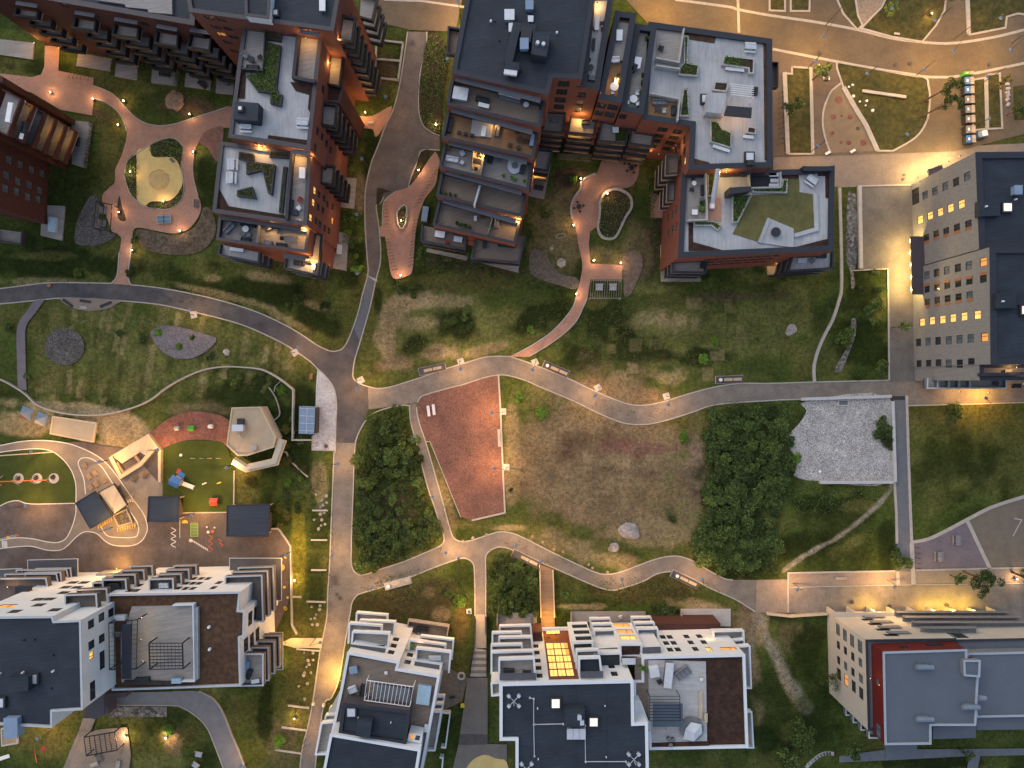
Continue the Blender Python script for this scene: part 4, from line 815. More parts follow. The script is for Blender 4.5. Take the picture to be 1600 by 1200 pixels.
for cx, cy in ((803,1094),(823,1200),(990,1185)):
    q = P(cx, cy, 23.6); f = MB(True)
    for a in (0, 1, 2, 3):
        e = Vector((math.cos(.8+a*1.57), math.sin(.8+a*1.57), 0))*1.15
        f.tube((q.x,q.y,24.0), (q.x+e.x,q.y+e.y,24.0), .05, 5); f.obox(q.x+e.x, q.y+e.y, 23.6, 24.1, .5, .5, .8+a*1.57)
    f.tube((q.x,q.y,23.6), (q.x,q.y,25.6), .06, 6); f.build('roof_mast', steel, b)
# ------------------------------------------------------------------ white block with roof pergola beside the vertical path
def px_list(pts, w, h, lt=0, ox=0, oy=0): return [(ox+p[0]/4, oy+p[1]/4, w, h, (p[2] if len(p) > 2 else lt)) for p in pts]
def stk(root, px, zs, zp, oe=0, fm=None, rm=None, cm=None, rh=1.0, t=.2): balcony(root, px, zs, fm or deckg, rm or white_m, cm or copw, rh, (), open_edge=oe, zp=zp, t=t)
b = thing('apartment_building', 'white apartment block with a slatted pergola on its brown roof terrace', 'building', 590, 1100)
rt = volume(b, [(543,1019),(624,1034),(621,1045),(687,1056),(655,1230),(500,1230),(532,1078)], 18, 0, white_m, deckb, copw, .4, .6,
   {0: px_list([(1195,395),(1180,435),(1165,475)], 1.1, 1.8, 0, 320, 900), 2: px_list([(1283,492),(1268,537)], 1.1, 1.8, 0, 320, 900)})
MB(True).prism(inset(P2([(543,1019),(622,1034),(619,1040),(540,1028)], 17.7), .3), 17.35, 17.5).build('sedum_bed', sedumd, b); MB(True).prism(inset(P2([(619,1046),(686,1057),(684,1063),(617,1052)], 17.7), .25), 17.35, 17.5).build('sedum_bed', sedumd, b)
volume(b, [(536,1099),(640,1111),(634,1163),(529,1147)], 21.2, 17.5, copp, roofd, copd, .5, .4)
volume(b, [(516,1147),(657,1171),(646,1240),(498,1240)], 22, 17.5, white_m, roofd, copw, .4, .4)
box_part(b, 'stair_head', [(559,1126),(581,1128),(578,1153),(555,1150)], 20.8, 22.6, roofd); skylight(b, 550, 1111, 12, 12, 20.8, False)
for x, y in ((611,1128),(548,1183),(600,1192),(560,1120)): pipe(b, x, y, 20.9, .1)
f = slab(b, 'lit_lantern', [(639,1145),(660,1149),(658,1162),(636,1158)], 20.4, 2.8, white_m); MB(True).prism(P2([(641,1147),(648,1148),(646,1155),(639,1154)], 20.45), 20.3, 20.45).build('pane', lit2, f); MB(True).prism(P2([(650,1149),(657,1150),(655,1157),(648,1156)], 20.45), 20.3, 20.45).build('pane', glassd, f)
stk(b, [(550,987),(609,990),(606,1017),(548,1013)], [11.9,5.9], 13, 2); stk(b, [(545,974),(597,978),(595,1010),(543,1006)], [8.9,2.9], 10, 2)
stk(b, [(650,1013),(705,1019),(702,1052),(648,1046)], [11.9,5.9], 13, 2); stk(b, [(639,1000),(697,1008),(694,1042),(636,1034)], [8.9], 10, 2)
slab(b, 'awning', [(546,1007),(603,1014),(600,1023),(544,1017)], 15.5, .2, awn); slab(b, 'awning', [(648,1034),(687,1040),(686,1048),(646,1043)], 15.5, .2, awn)
stk(b, [(501,1130),(520,1128),(512,1180),(492,1180)], [11.9,8.9,5.9], 13, 1)
box_part(b, 'side_wall', [(529,1083),(533,1083),(522,1124),(505,1127)], 0.1, 9, cream_m)
stk(b, [(676,1112),(690,1112),(680,1174),(668,1174)], [11.9,8.9,5.9], 13, 3)
MB(True).strip(P2([(683,1108),(704,1110),(697,1163),(690,1162)]), .25, 0, 1.4).build('patio_wall', white_m, b); MB(True).strip(P2([(688,1178),(693,1179),(690,1215)]), .25, 0, 1.4).build('patio_wall', white_m, b)
slab(b, 'patio', [(640,967),(702,976),(697,1002),(636,992)], .2, .2, deckb); MB(True).strip(P2([(636,992),(640,966),(702,975),(697,1002)]), .2, .2, 1.6).build('patio_fence', wood, b)
wall_lamp(b, 531, 1064, 3.2, 560, (1,.52,.10), (-1.4,0)); wall_lamp(b, 655, 1008, 10.5, 5)

# ------------------------------------------------------------------ white L-shaped complex bottom left
balw = M('balcony timber', (.11,.09,.08), .8, .15, 2); balf = M('balcony floor', (.105,.09,.08), .8, .2, 2, 'plank', 0); copg = M('grey white coping', (.42,.44,.46), .5, .05, 1)
b = thing('apartment_building', 'white apartment complex with a dark flat roof and brown sedum roof at the bottom left', 'building', 190, 1010)
wl = px_list([(1213,975),(1257,975),(1300,975),(1165,1005),(1205,1005),(1245,1005),(1115,1035),(1160,1037),(1205,1037),(1370,1000),(1335,1032)], 1.0, 1.9, 0, 0, 660) + px_list([(870,1018),(812,1050),(852,1050)], 1.1, 1.9, 0, 0, 660)
we = px_list([(285,265),(320,230),(355,190),(258,430),(295,400),(330,365)], 2.4, 2.0, 0, 320, 900); we[2] = we[2][:4]+(2,)
volume(b, [(167,929),(375,925),(372,954),(382,955),(381,995),(374,997),(376,1072),(175,1079)], 18, 0, white_m, sedum, copg, .28, .5, {0: wl, 3: we, 5: we, 2: we[:3]})
wn = px_list([(455,1000),(525,1000),(410,1030),(480,1030),(400,1063),(240,1105),(310,1103),(245,1140),(345,1170),(95,1180),(165,1178)], 1.8, 1.8, 0, 0, 660) + px_list([(320,1065,2),(170,1140,2),(45,1145,2)], 2.8, 1.8, 2, 0, 660)
wr = px_list([(570,300),(635,258),(695,228),(572,430),(637,390)], 1.4, 1.7, 0, 0, 900) + px_list([(573,495,1)], 1.3, 1.2, 1, 0, 900) + px_list([(577,575),(640,525),(580,715)], 3.0, 1.5, 0, 0, 900)
volume(b, [(-60,965),(82,963),(84,971),(126,969),(129,1109),(81,1112),(81,1137),(-60,1129)], 27, 0, white_m, roofd, copg, .28, .4, {0: wn, 2: wn, 3: wr})
for z in (3.1, 6.1, 9.1): stk(b, [(-30,911),(55,910),(58,925),(-30,926)], [z], 13, 2, fm=balf, rm=balw, cm=copg, t=.14)
stk(b, [(38,895),(94,894),(96,912),(38,914)], [5.9,2.9], 7, 2, fm=balf, rm=balw, cm=copg, t=.14); stk(b, [(100,930),(150,928),(152,962),(101,964)], [19.9,16.9], 21, 2, fm=balf, rm=balw, cm=copg, t=.14); stk(b, [(122,921),(166,920),(167,940),(122,941)], [13.9,10.9], 19, 2, fm=balf, rm=balw, cm=copg, t=.14)
for px_, zs in (([(159,906),(196,905),(198,927),(160,928)], [14.9,11.9,8.9,5.9]), ([(232,905),(270,904),(271,925),(232,926)], [14.9,11.9,8.9,5.9])): stk(b, px_, zs, 16, 2, fm=balf, rm=balw, cm=copg, t=.14)
stk(b, [(351,901),(409,899),(411,972),(380,972),(380,922),(351,922)], [11.9,8.9,5.9], 13, 4, fm=balf, rm=balw, cm=copg, t=.14)
stk(b, [(374,1022),(411,1022),(411,1072),(374,1073)], [14.9], 16, 3, rm=balw, cm=copg, t=.14); stk(b, [(376,1012),(419,1012),(420,1064),(376,1066)], [11.9,8.9,5.9], 13, 3, fm=balf, rm=balw, cm=copg, t=.14)
for px_ in ([(44,875),(122,873),(122,905),(44,907)], [(-10,890),(35,888),(35,915),(-10,915)], [(359,872),(440,872),(440,938),(410,938),(410,896),(359,896)], [(409,988),(442,988),(442,1046),(409,1046)]):
    f = slab(b, 'glass_canopy', px_, 3.4, .12, M('smoked glass', (.085,.082,.085), .3, .1, 1) if 'smoked glass' not in MATS else MATS['smoked glass'])
    MB(True).strip(P2(px_, 3.4), .12, 3.4, 3.55, closed=True).build('canopy_frame', framew, f)
box_part(b, 'roof_plant', [(12,1058),(44,1058),(44,1080),(12,1080)], 26.5, 28.2, roofd); skylight(b, 54, 1059, 13, 13, 26.6, False); skylight(b, 2, 1096, 14, 13, 26.6, False)
vent(b, 28, 1130, 20, 30, 26, 1.6, bluem)
for x, y in ((38,1000),(55,999),(84,1023),(81,1075)): pipe(b, x, y, 26.6, .14, .3, blackm)
for x, y in ((84,1048),(37,1050),(1,1052)): pipe(b, x, y, 26.6, .18)
slab(b, 'deck', [(206,948),(301,946),(303,1066),(190,1066),(188,1000)], 17.85, .35, deckg); MB(True).strip(P2([(268,947),(300,946),(302,1066),(270,1066)], 19), .18, 17.5, 18.7).build('terrace_wall', white_m, b); MB(True).strip(P2([(306,950),(307,1062)], 18.3), .5, 17.5, 18.2).build('terrace_wall', conc, b)
for x, y in ((327,979.5),(328,1014)): pipe(b, x, y, 17.6, .28, .4)
for x, y in ((220,966),(219,1000),(222,1034)): wall_lamp(b, x, y, 20, 9, (1,.7,.3))
slab(b, 'porch_roof', [(130,1120),(150,1060),(160,1056),(163,1116),(150,1124)], 6, .3, copp); box_part(b, 'side_annex', [(150,1085),(198,1082),(197,1089),(170,1092),(170,1116),(150,1116)], 0, 3, copp)
wall_lamp(b, 415, 905, 9, 45); wall_lamp(b, 408, 910, 12, 45); wall_lamp(b, 408, 940, 6, 40); wall_lamp(b, 181, 889, 2.8, 160, (1,.5,.1), (0,.6)); wall_lamp(b, 10, 918, 11, 25); wall_lamp(b, 122, 938, 19, 25, (1,.5,.12))
wall_lamp(b, 447, 1004, 2.8, 110, (1,.56,.14), (.8,0)); wall_lamp(b, 420, 980, 2.8, 60)
box_part(b, 'loggia', [(150,897),(182,895),(182,908),(150,908)], .2, 3, deckg)

# ------------------------------------------------------------------ stepped brick terrace house, top centre, with its east wings
b = thing('terraced_building', 'stepped red brick building with a wide dark roof and five roof terraces', 'building', 780, 230)
def terr(root, px, z, fl, m=None, cp=None, par=1.1, cw=.4, wins={}, z0=0): return volume(root, px, z+par-.2, z0, m or brick_m, fl, cp or copd, cw, par, wins, roofname='terrace_floor')
fw = px_list([(963,525),(950,575),(940,625),(932,668)], 1.9, 2.2, 0, 640, 0)
volume(b, [(735,-40),(934,-40),(909,123),(863,121),(857,148),(706,114)], 27, 0, brick_m, roofd, copd, .7, .4, {2: fw})
T5 = [([(706,121),(852,157),(844,198),(698,163)], 23.2, deckb), ([(700,170),(840,207),(834,247),(690,215)], 20.2, decko), ([(695,221),(831,253),(826,297),(686,261)], 17.2, deckg), ([(690,267),(823,301),(815,338),(682,306)], 14.2, deckb), ([(686,312),(813,346),(805,381),(676,351)], 11.2, deckb)]
for px_, z, fl in T5:
    terr(b, px_, z, fl)
    a = px_[0]; e = px_[1]
    slab(b, 'awning', [(a[0]+7,a[1]-3),(e[0]-7,e[1]-4),(e[0]-8,e[1]+4),(a[0]+5,a[1]+5)], z+2.9, .15, awn)
MB(True).prism(P2([(740,172),(772,180),(768,215),(735,212)], 20.3), 19.9, 20.36).build('deck_panel', deckl, b)
MB(True).strip(P2([(741,222),(737,262)], 18.5), .12, 17, 19).build('divider', greyf, b)
for a in ([(759,236),(752,271)],): MB(True).strip(P2(a, 18.5), .12, 17, 19).build('divider', greyf, b)
for a in ([(750,290),(741,322)],): MB(True).strip(P2(a, 15.5), .3, 14, 15.9).build('divider', framew, b)
for a in ([(770,337),(762,365)],): MB(True).strip(P2(a, 12.5), .12, 11, 12.9).build('divider', greyf, b)
stk(b, [(660,352),(731,365),(727,391),(658,378)], [8.0,5.2], 8.2, 0, deckb, darkm, copd); stk(b, [(742,375),(822,368),(812,412),(736,405)], [8.0,5.2], 8.2, 0, deckb, darkm, copd)
slab(b, 'patio', [(667,388),(731,400),(729,407),(666,393)], .3, .3, wood); slab(b, 'patio', [(741,386),(812,400),(810,426),(741,408)], .3, .3, deckg)
W3 = [([(926,-40),(964,-40),(936,140),(901,135),(909,122)], 23.2, deckg), ([(962,17),(994,21),(971,161),(935,154)], 21.2, decko), ([(993,37),(1026,42),(1005,178),(970,173)], 19.2, deckg)]
W3w = [{2: px_list([(1065,592),(1132,603),(1052,640),(1038,685)], 1.9, 2.2, 0, 640, 0)}, {2: px_list([(1195,660),(1270,672),(1178,707),(1250,717)], 1.8, 2.2, 0, 640, 0)}, {2: px_list([(1322,727)], 1.8, 2.2, 0, 640, 0)}]
for (px_, z, fl), ws_ in zip(W3, W3w): terr(b, px_, z, fl, cw=.9, wins=ws_)
MB(True).prism(P2([(930,2),(950,2),(930,120),(905,118)], 23.3), 22.9, 23.36).build('deck_panel', deckl, b)
MB(True).prism(P2([(963,34),(984,37),(975,95),(953,95)], 21.3), 20.9, 21.36).build('deck_panel', deckg, b)
for px_, fl in (([(850,172),(884,175),(880,209),(846,206)], deckg), ([(891,182),(933,186),(928,212),(887,208)], deckg), ([(940,186),(984,191),(978,225),(934,221)], deckg), ([(988,194),(1025,199),(1019,230),(982,225)], deckg)):
    stk(b, px_, [12,9,6,3], 12.8, 0, fl, wicker, darkm)
stk(b, [(842,232),(864,234),(856,268),(834,264)], [8,5,2], 8.8, 3, deckg, darkm, copd); slab(b, 'patio', [(836,262),(862,252),(850,311),(825,305)], .4, .4, deckg)
slab(b, 'patio', [(872,240),(925,240),(923,252),(871,248)], .3, .3, deckb); slab(b, 'patio', [(1027,0),(1028,1),(1028,2)], .1, .05, deckb)
stk(b, [(700,41),(718,44),(714,86),(698,84)], [15], 16, 1, deckb, darkm, copd)
# roof plant on the big felt roof
box_part(b, 'roof_duct', [(802,34),(838,38),(836,52),(812,49),(800,100),(788,98)], 26.5, 28, roofd); box_part(b, 'roof_duct', [(789,94),(812,98),(811,110),(788,107)], 26.5, 28.2, roofd); box_part(b, 'roof_plant', [(833,48),(861,50),(854,88),(830,84)], 26.5, 29.2, roofd)
box_part(b, 'roof_duct', [(815,42),(832,44),(829,66),(813,64)], 26.5, 28.6, darkm)
vent(b, 796, 28, 14, 15, 26.6, 1, steel); vent(b, 827, 13, 11, 13, 26.6, 1, bluem); vent(b, 799, 47, 7, 12, 26.6, .8, steel); vent(b, 819, 72, 12, 16, 28, .8, bluem); vent(b, 798, 114, 19, 10, 27.4, .6, steel, 8); vent(b, 829, 33, 7, 8, 26.6, .7, steel)
for x, y in ((767,34),(870,52)): pipe(b, x, y, 26.6, .2)
for x, y in ((840,68),(849,70)): pipe(b, x, y, 29.2, .35, .5, steel)
for x, y in ((773,34),(780,64),(843,97),(815,112)): pipe(b, x, y, 26.6, .12, .3, blackm)
for x, y, z, w_ in ((703,173,19.6,70),(839,203,20.6,70),(774,193,21.6,18),(698,222,18,110),(754,241,18.4,90),(838,206,18.9,45),(809,345,12.8,60),(787,337,12.8,16),(835,266,4,80),(907,184,13.5,55),(899,200,10,35),(971,194,13.4,70),(1017,196,13.4,70),(1015,212,10,35),(904,126,24.5,90),(939,144,22.3,120),(933,4,24.6,35),(968,122,22.4,20),(963,124,22,14)): wall_lamp(b, x, y, z, w_*1.5, (1,.54,.14))

# ------------------------------------------------------------------ brick blocks with roof decks, top centre right
b = thing('terraced_building', 'red brick block with two pale roof decks and a silver roof slide', 'building', 1150, 260)
gs = px_list([(460,810),(555,825),(437,850),(530,862),(420,880),(507,895),(400,915),(483,930)], 1.7, 1.9, 0, 920, 0) + px_list([(375,945,2),(540,930,2)], 1.3, 1.4, 2, 920, 0)
gw = px_list([(598,870),(598,945),(565,905),(545,930),(570,1000)], 1.5, 1.5, 0, 920, 0) + px_list([(600,1005,1)], 1.3, 1.4, 1, 920, 0)
volume(b, [(1014,34),(1206,61),(1207,261),(1076,265),(1079,197),(1003,186)], 19, 0, brick_m, deckl, copd, .9, .5, {3: gw, 4: gs}, roofname='roof_deck')
gw2 = px_list([(575,480),(548,510),(525,535),(500,555),(575,590),(550,615),(525,635),(500,655),(578,730),(580,800)], 1.4, 1.5, 3, 920, 200)
g2 = [(1066,270),(1207,266),(1268,264),(1304,259),(1302,391),(1060,402)]
sw = []
for z in (12.4, 9.4, 6.4):
    for i in range(9): 
        k = H/(H-z); sw.append((800+(1112+i*13.5-800)/1.121*k, 600-(600-417-3.5)*k+ (4-i)*.8, 1.4, 1.4, 0))
volume(b, g2, 15.5, 0, brick_m, deckl, copd, .9, .5, {5: gw2, 4: sw}, roofname='roof_deck')
ZG, ZH = 18.5, 15.0
for px_ in ([(1069,50),(1120,56),(1116,67),(1070,60)], [(1193,66),(1204,67),(1204,250),(1195,250)], [(1057,186),(1083,189),(1083,247),(1109,254),(1109,259),(1081,259),(1081,196)]): slab(b, 'sedum_bed', px_, ZG+.12, .2, sedum)
for px_ in ([(1223,270),(1248,269),(1248,280),(1223,281)], [(1278,270),(1297,267),(1296,309),(1290,309),(1290,275),(1278,275)], [(1242,386),(1297,372),(1297,386)], [(1076,347),(1083,347),(1083,378),(1130,391),(1076,392)]): slab(b, 'sedum_bed', px_, ZH+.12, .2, sedumd)
slab(b, 'roof_lawn', [(1145,365),(1176,305),(1229,302),(1229,280),(1249,280),(1249,300),(1274,304),(1273,358),(1241,365),(1202,342),(1187,378)], ZH+.14, .2, lawnr)
MB(True).strip(P2([(1274,302),(1276,358),(1241,368)], ZH+.4), .7, ZH, ZH+.45).build('timber_bench', deckl, b); MB(True).strip(P2([(1202,341),(1187,379)], ZH+.4), .6, ZH, ZH+.45).build('timber_bench', deckl, b)
slab(b, 'deck', [(1202,341),(1240,357),(1241,387),(1186,379)], ZH+.3, .3, deckl); slab(b, 'deck', [(1104,309),(1126,309),(1127,346),(1104,345)], ZH+.1, .1, brickp)
slab(b, 'private_terrace', [(1017,150),(1060,157),(1058,190),(1006,181)], ZG+.1, .1, decko); slab(b, 'private_terrace', [(1027,45),(1068,50),(1059,97),(1025,92)], ZG+.1, .1, deckg); slab(b, 'private_terrace', [(1070,272),(1102,273),(1104,343),(1074,343)], ZH+.1, .1, deckg)
for a, z in (([(1068,46),(1060,99),(1024,92)], ZG), ([(1016,147),(1061,156),(1058,190)], ZG), ([(1102,272),(1104,344),(1074,345)], ZH), ([(1061,109),(1025,104)], ZG)): MB(True).strip(P2(a, z+1), .22, z, z+1.5).build('terrace_wall', conc, b)
slab(b, 'private_terrace', [(1171,270),(1219,269),(1219,292),(1171,293)], ZH+.1, .1, darkf); MB(True).strip(P2([(1219,269),(1219,293),(1171,294),(1170,272)], ZH+1), .22, ZH, ZH+1.3).build('terrace_wall', conc, b)
# glazed stair head and slatted porch on the upper deck
box_part(b, 'stair_house', [(1107,144),(1135,146),(1132,178),(1104,175)], ZG, ZG+2.4, deckl); slab(b, 'porch_roof', [(1136,165),(1175,168),(1174,184),(1131,180)], ZG+3, .3, darkm)
f = MB(True)
for i in range(6): a, e = P(1142,131+i*3.3,ZG+2.6), P(1178,135+i*3.3,ZG+2.6); f.tube(a, e, .06, 5)
for x, y in ((1142,131),(1178,135),(1142,150),(1178,152)): q = P(x, y, ZG+2.6); f.tube((q.x,q.y,ZG), (q.x,q.y,ZG+2.6), .08, 5)
f.build('porch_slats', whitep, b)
skylight(b, 1101, 156, 10, 11, ZG+.1, False); skylight(b, 1170, 246, 11, 11, ZG+.1, False); vent(b, 1170, 257, 10, 6, ZG, 1.0, darkm); box_part(b, 'porch_roof', [(1140,293),(1174,291),(1174,298),(1158,301),(1140,303)], ZH, ZH+3, darkm)
for x, y in ((1136,180),(1161,181),(1150,255),(1030,240)): wall_lamp(b, x, y, ZG+2.3 if y < 250 else ZG-.5, 22 if y < 250 else 0.1)
wall_lamp(b, 1136, 268.5, ZG-.4, 90, (1,.6,.16), (0,-.4))
stk(b, [(1041,241),(1061,240),(1060,272),(1040,273)], [12.5,9.5,6.5,3.5], 13.3, 1, deckb, wood, darkm); stk(b, [(1043,285),(1061,284),(1060,314),(1042,315)], [9.5,6.5,3.5], 10.3, 1, deckg, wood, darkm)
stk(b, [(1051,361),(1066,361),(1066,402),(1106,404),(1103,427),(1050,426)], [9,6,3], 9.8, 0, deckg, darkm, copd); stk(b, [(1238,398),(1302,394),(1301,420),(1231,424)], [9,6,3], 9.8, 0, deckl, darkm, copd)
slab(b, 'patio', [(1032,383),(1045,383),(1046,434),(1095,434),(1095,440),(1033,440)], .3, .3, wood); slab(b, 'patio', [(1199,410),(1228,407),(1228,429),(1199,430)], .3, .3, deckg); slab(b, 'patio', [(1017,300),(1040,310),(1045,340),(1017,340)], .3, .3, brickp)
wall_lamp(b, 1220, 409, 2.6, 110, (1,.55,.14), (-.6,-.4)); wall_lamp(b, 1013, 236, 6, 40); wall_lamp(b, 1057, 226, 14, 30)
MB(True).strip(P2([(1206,97),(1216,97),(1216,135),(1207,135)], 6), .15, 4.6, 6).build('railing', darkm, b); slab(b, 'balcony', [(1206,97),(1216,97),(1216,135),(1207,135)], 4.8, .2, darkm)
MB(True).box(P(1257,0,17).x, P(1304,0,17).x, P(0,265,17).y, P(0,258,17).y, 15.2, 16.4).build('roof_step', copd, b)

# ------------------------------------------------------------------ brick towers, top left
b = thing('terraced_building', 'red brick building with pale roof decks and dark balconies, left of the north road', 'building', 440, 220)
volume(b, [(285,-40),(535,-40),(529,0),(521,48),(296,18)], 28, 0, brick_m, roofd, copp, .6, .4, {3: [(328,28,1.5,1.3),(346,31,1.5,1.3),(338,42,1.5,1.3),(357,45,1.5,1.3),(366,58,1.5,1.3),(356,66,1.5,1.3),(346,54,1.5,1.3,2),(368,80,1.5,1.3)], 1: [(548,28,1.4,1.4)]})
volume(b, [(382,-30),(424,-30),(420,29),(383,24)], 29.5, 27.5, white_m, roofd, copp, .4, .3); vent(b, 505, 8, 8, 22, 27.6, .5, steel); skylight(b, 432, 22, 6, 7, 27.6, False)
h1w = [(320+x/4, y/4, 1.3, 1.5) for x, y in ((690,920),(705,820),(733,855),(762,895),(785,935),(740,560),(750,700),(700,1000))]
volume(b, [(380,38),(503,55),(484,233),(357,214)], 24.5, 0, brick_m, deckl, copp, .6, .5, {1: h1w}, roofname='roof_deck')
h2w = [(320+x/4, 200+y/4, 1.2, 1.7, l) for x, y, l in ((688,390,1),(680,465,1),(663,560,1),(715,415,0),(745,440,0),(708,495,0),(737,515,0),(695,580,0),(720,600,0),(765,475,0),(797,490,0),(750,625,0),(775,640,0),(800,580,2),(690,120,0),(728,150,0))]
volume(b, [(344,221),(486,241),(479,352),(332,331)], 21.5, 0, brick_m, deckl, copp, .6, .5, {1: h2w}, roofname='roof_deck')
terr(b, [(342,339),(484,359),(478,394),(338,374)], 17.2, deckg, cp=copp)
slab(b, 'awning', [(345,336),(470,354),(469,361),(343,342)], 20.3, .2, copp); slab(b, 'awning', [(444,396),(478,401),(476,408),(443,403)], 17.4, .2, copp); slab(b, 'awning', [(455,232),(484,237),(483,243),(454,239)], 24, .2, awn); slab(b, 'awning', [(469,46),(500,51),(499,57),(468,52)], 27.2, .2, awn)
stk(b, [(343,381),(406,394),(404,411),(340,398)], [14.2,11.2,8.2], 15.2, 0, deckl, darkm, copd); stk(b, [(446,397),(500,406),(496,430),(443,419)], [14.2,11.2,8.2], 15.2, 0, deckl, darkm, copd)
ZA, ZB = 24.0, 21.0
slab(b, 'private_terrace', [(383,46),(414,50),(410,108),(376,104)], ZA+.1, .1, deckg); MB(True).strip(P2([(415,48),(411,111),(376,108)], ZA+1), .18, ZA, ZA+1.3).build('terrace_wall', darkm, b)
slab(b, 'private_terrace', [(466,58),(500,62),(493,124),(463,120)], ZA+.1, .1, deckg); MB(True).strip(P2([(466,56),(459,121),(475,125),(493,128)], ZA+1), .5, ZA, ZA+1.3).build('terrace_wall', darkm, b)
for px_ in ([(376,112),(384,114),(382,154),(369,153)], [(453,128),(492,130),(487,180),(481,170),(483,148),(462,142)], [(419,211),(482,219),(480,226),(418,216)]): slab(b, 'sedum_bed', px_, ZA+.12, .2, sedumd)
box_part(b, 'stair_house', [(367,158),(404,161),(402,189),(364,186)], ZA, ZA+2.2, roofd); skylight(b, 377, 171, 5, 5, ZA+2.1, False)
slab(b, 'private_terrace', [(459,243),(483,246),(476,345),(450,342)], ZB+.1, .1, deckg); MB(True).strip(P2([(456,240),(448,343)], ZB+1), .5, ZB, ZB+1.2).build('terrace_wall', darkm, b)
for px_ in ([(343,296),(357,322),(444,336),(446,342),(336,327)],): slab(b, 'sedum_bed', px_, ZB+.12, .2, sedumd)
MB(True).strip(P2([(404,349),(402,380)], 18.4), .12, 17, 18.7).build('divider', greyf, b)
for px_, zs, zp in (([(504,160),(527,163),(523,198),(500,195)], [19,16,13,10,7,4], 20), ([(501,256),(523,259),(519,289),(498,286)], [14,11,8,5,2.5], 15), ([(534,23),(556,27),(550,66),(528,62)], [24,21,18,15,12,9,6,3], 25), ([(562,-10),(590,-5),(582,32),(560,26)], [12,9,6,3], 13), ([(510,78),(537,81),(531,136),(506,130)], [18], 19), ([(484,362),(503,366),(499,414),(480,410)], [14], 15)): stk(b, px_, zs, zp, 3, deckg, blackm, blackm)
volume(b, [(506,130),(536,136),(530,160),(509,158)], 18, 0, brickd, brickd, copp, .3, .2)
slab(b, 'patio', [(541,277),(557,279),(553,326),(528,323),(535,300)], .3, .3, wood); slab(b, 'patio', [(523,362),(545,364),(541,423),(520,419)], .3, .3, deckg)
for x, y, z, w_ in ((456,48,24.6,70),(477,58,26.4,60),(504,60,24.6,40),(529,60,25.5,30),(515,97,20,55),(402,228,22.4,70),(411,229,22.4,30),(462,243,22.8,60),(487,245,21.8,30),(497,282,15.8,70),(422,351,18.8,60),(473,358,18.8,90),(466,345,21.6,5),(484,408,16,110),(556,180,3,80),(545,45+100,3,40),(523,310,3,60),(371,205,3,10),(516,418,3,10)): wall_lamp(b, x, y, z, w_, (1,.52,.14))

b = thing('terraced_building', 'dark brick wing with tiers of shaded balconies above ground patios, top left corner', 'building', 180, 80)
volume(b, [(-60,-60),(310,-60),(303,39),(60,-3),(-60,-24)], 21, 0, brickd, roofd, copp, .8, .4, {2: [(100,8+i*0,1.2,1.4) for i in range(1)]+[(148,24,1.5,1.4),(227,38,1.5,1.4)]})
slab(b, 'deck', [(150,-20),(268,-20),(269,22),(232,19),(230,14),(197,11),(194,6),(150,0)], 21.1, .6, deckg)
for i, px_ in enumerate(([(116,25),(150,30),(147,48),(112,43)], [(178,35),(217,41),(214,60),(174,54)], [(244,46),(279,52),(276,73),(240,67)], [(296,52),(330,57),(327,79),(291,73)], [(24,10),(60,15),(57,28),(20,23)])):
    stk(b, px_, [16.2], 17.3, 0, deckg, blackm, blackm)
    stk(b, [(x+(5 if i != 3 else 3), y+2) for x, y in px_], [13.2,10.2,7.2,4.2], 17.3, 0, deckg, blackm, blackm)
    x, y = px_[0]; slab(b, 'awning', [(x+1,y-9),(px_[1][0]-2,px_[1][1]-9),(px_[1][0]-3,px_[1][1]-3),(x,y-3)], 19.8, .15, awn)
for px_ in ([(-10,60),(53,67),(51,93),(-10,84)], [(122,82),(175,92),(172,111),(119,103)], [(182,89),(217,94),(214,125),(179,119)], [(238,104),(281,112),(276,134),(236,129)], [(290,114),(331,119),(328,140),(288,135)], [(338,122),(366,124),(364,148),(337,145)]): slab(b, 'patio', px_, .3, .3, deckg)
for x, y, z, w_ in ((171,50,11,55),(52,66,3,60),(90,74,3,150),(248,76,8,50),(222,51,12,20)): wall_lamp(b, x, y, z, w_, (1,.5,.12))

b = thing('terraced_building', 'dark red brick building with four lit stepped terraces at the left edge', 'building', 20, 260)
jw = px_list([(60,200),(130,230),(200,262),(265,285),(42,295),(115,335),(185,355),(250,390),(35,378),(107,397),(175,430),(240,445),(90,545),(160,570),(228,590)], 1.4, 1.6, 3, 0, 200)+px_list([(20,525,2)], 1.4, 1.8, 2, 0, 200)
volume(b, [(-300,100),(-57,142),(-57,306),(-300,260)], 21.5, 0, brickd, roofd, copp, .6, .4, {1: jw})
volume(b, [(-110,60),(-28,116),(-52,184),(-110,160)], 21, 0, brickd, deckg, copp, .4, 1.0, roofname='terrace_floor')
stk(b, [(92,190),(118,204),(99,255),(73,243)], [17.9,14.9,11.9,8.9,5.9,2.9], 3.9, 3, deckg, brickd, brickd, t=.16)
for q_ in ([(86,172),(119,189),(118,197),(85,184)], [(72,245),(104,259),(106,267),(70,252)]): MB(True).prism(P2(q_), 0, 20, True).build('side_wall', brickd, b)
slab(b, 'patio', [(112,188),(144,191),(134,263),(112,256)], .3, .3, deckg); slab(b, 'patio', [(66,320),(101,322),(97,376),(63,368)], .3, .3, deckg); stk(b, [(-10,356),(35,362),(33,382),(-10,376)], [3], 4, 0, deckg, darkm, copd)
for x, y, z, w_ in ((68,196,11.3,24),(84,206,8.3,24),(100,215,5.3,24),(38,158,17.5,25)): wall_lamp(b, x, y, z, w_, (1,.55,.10))
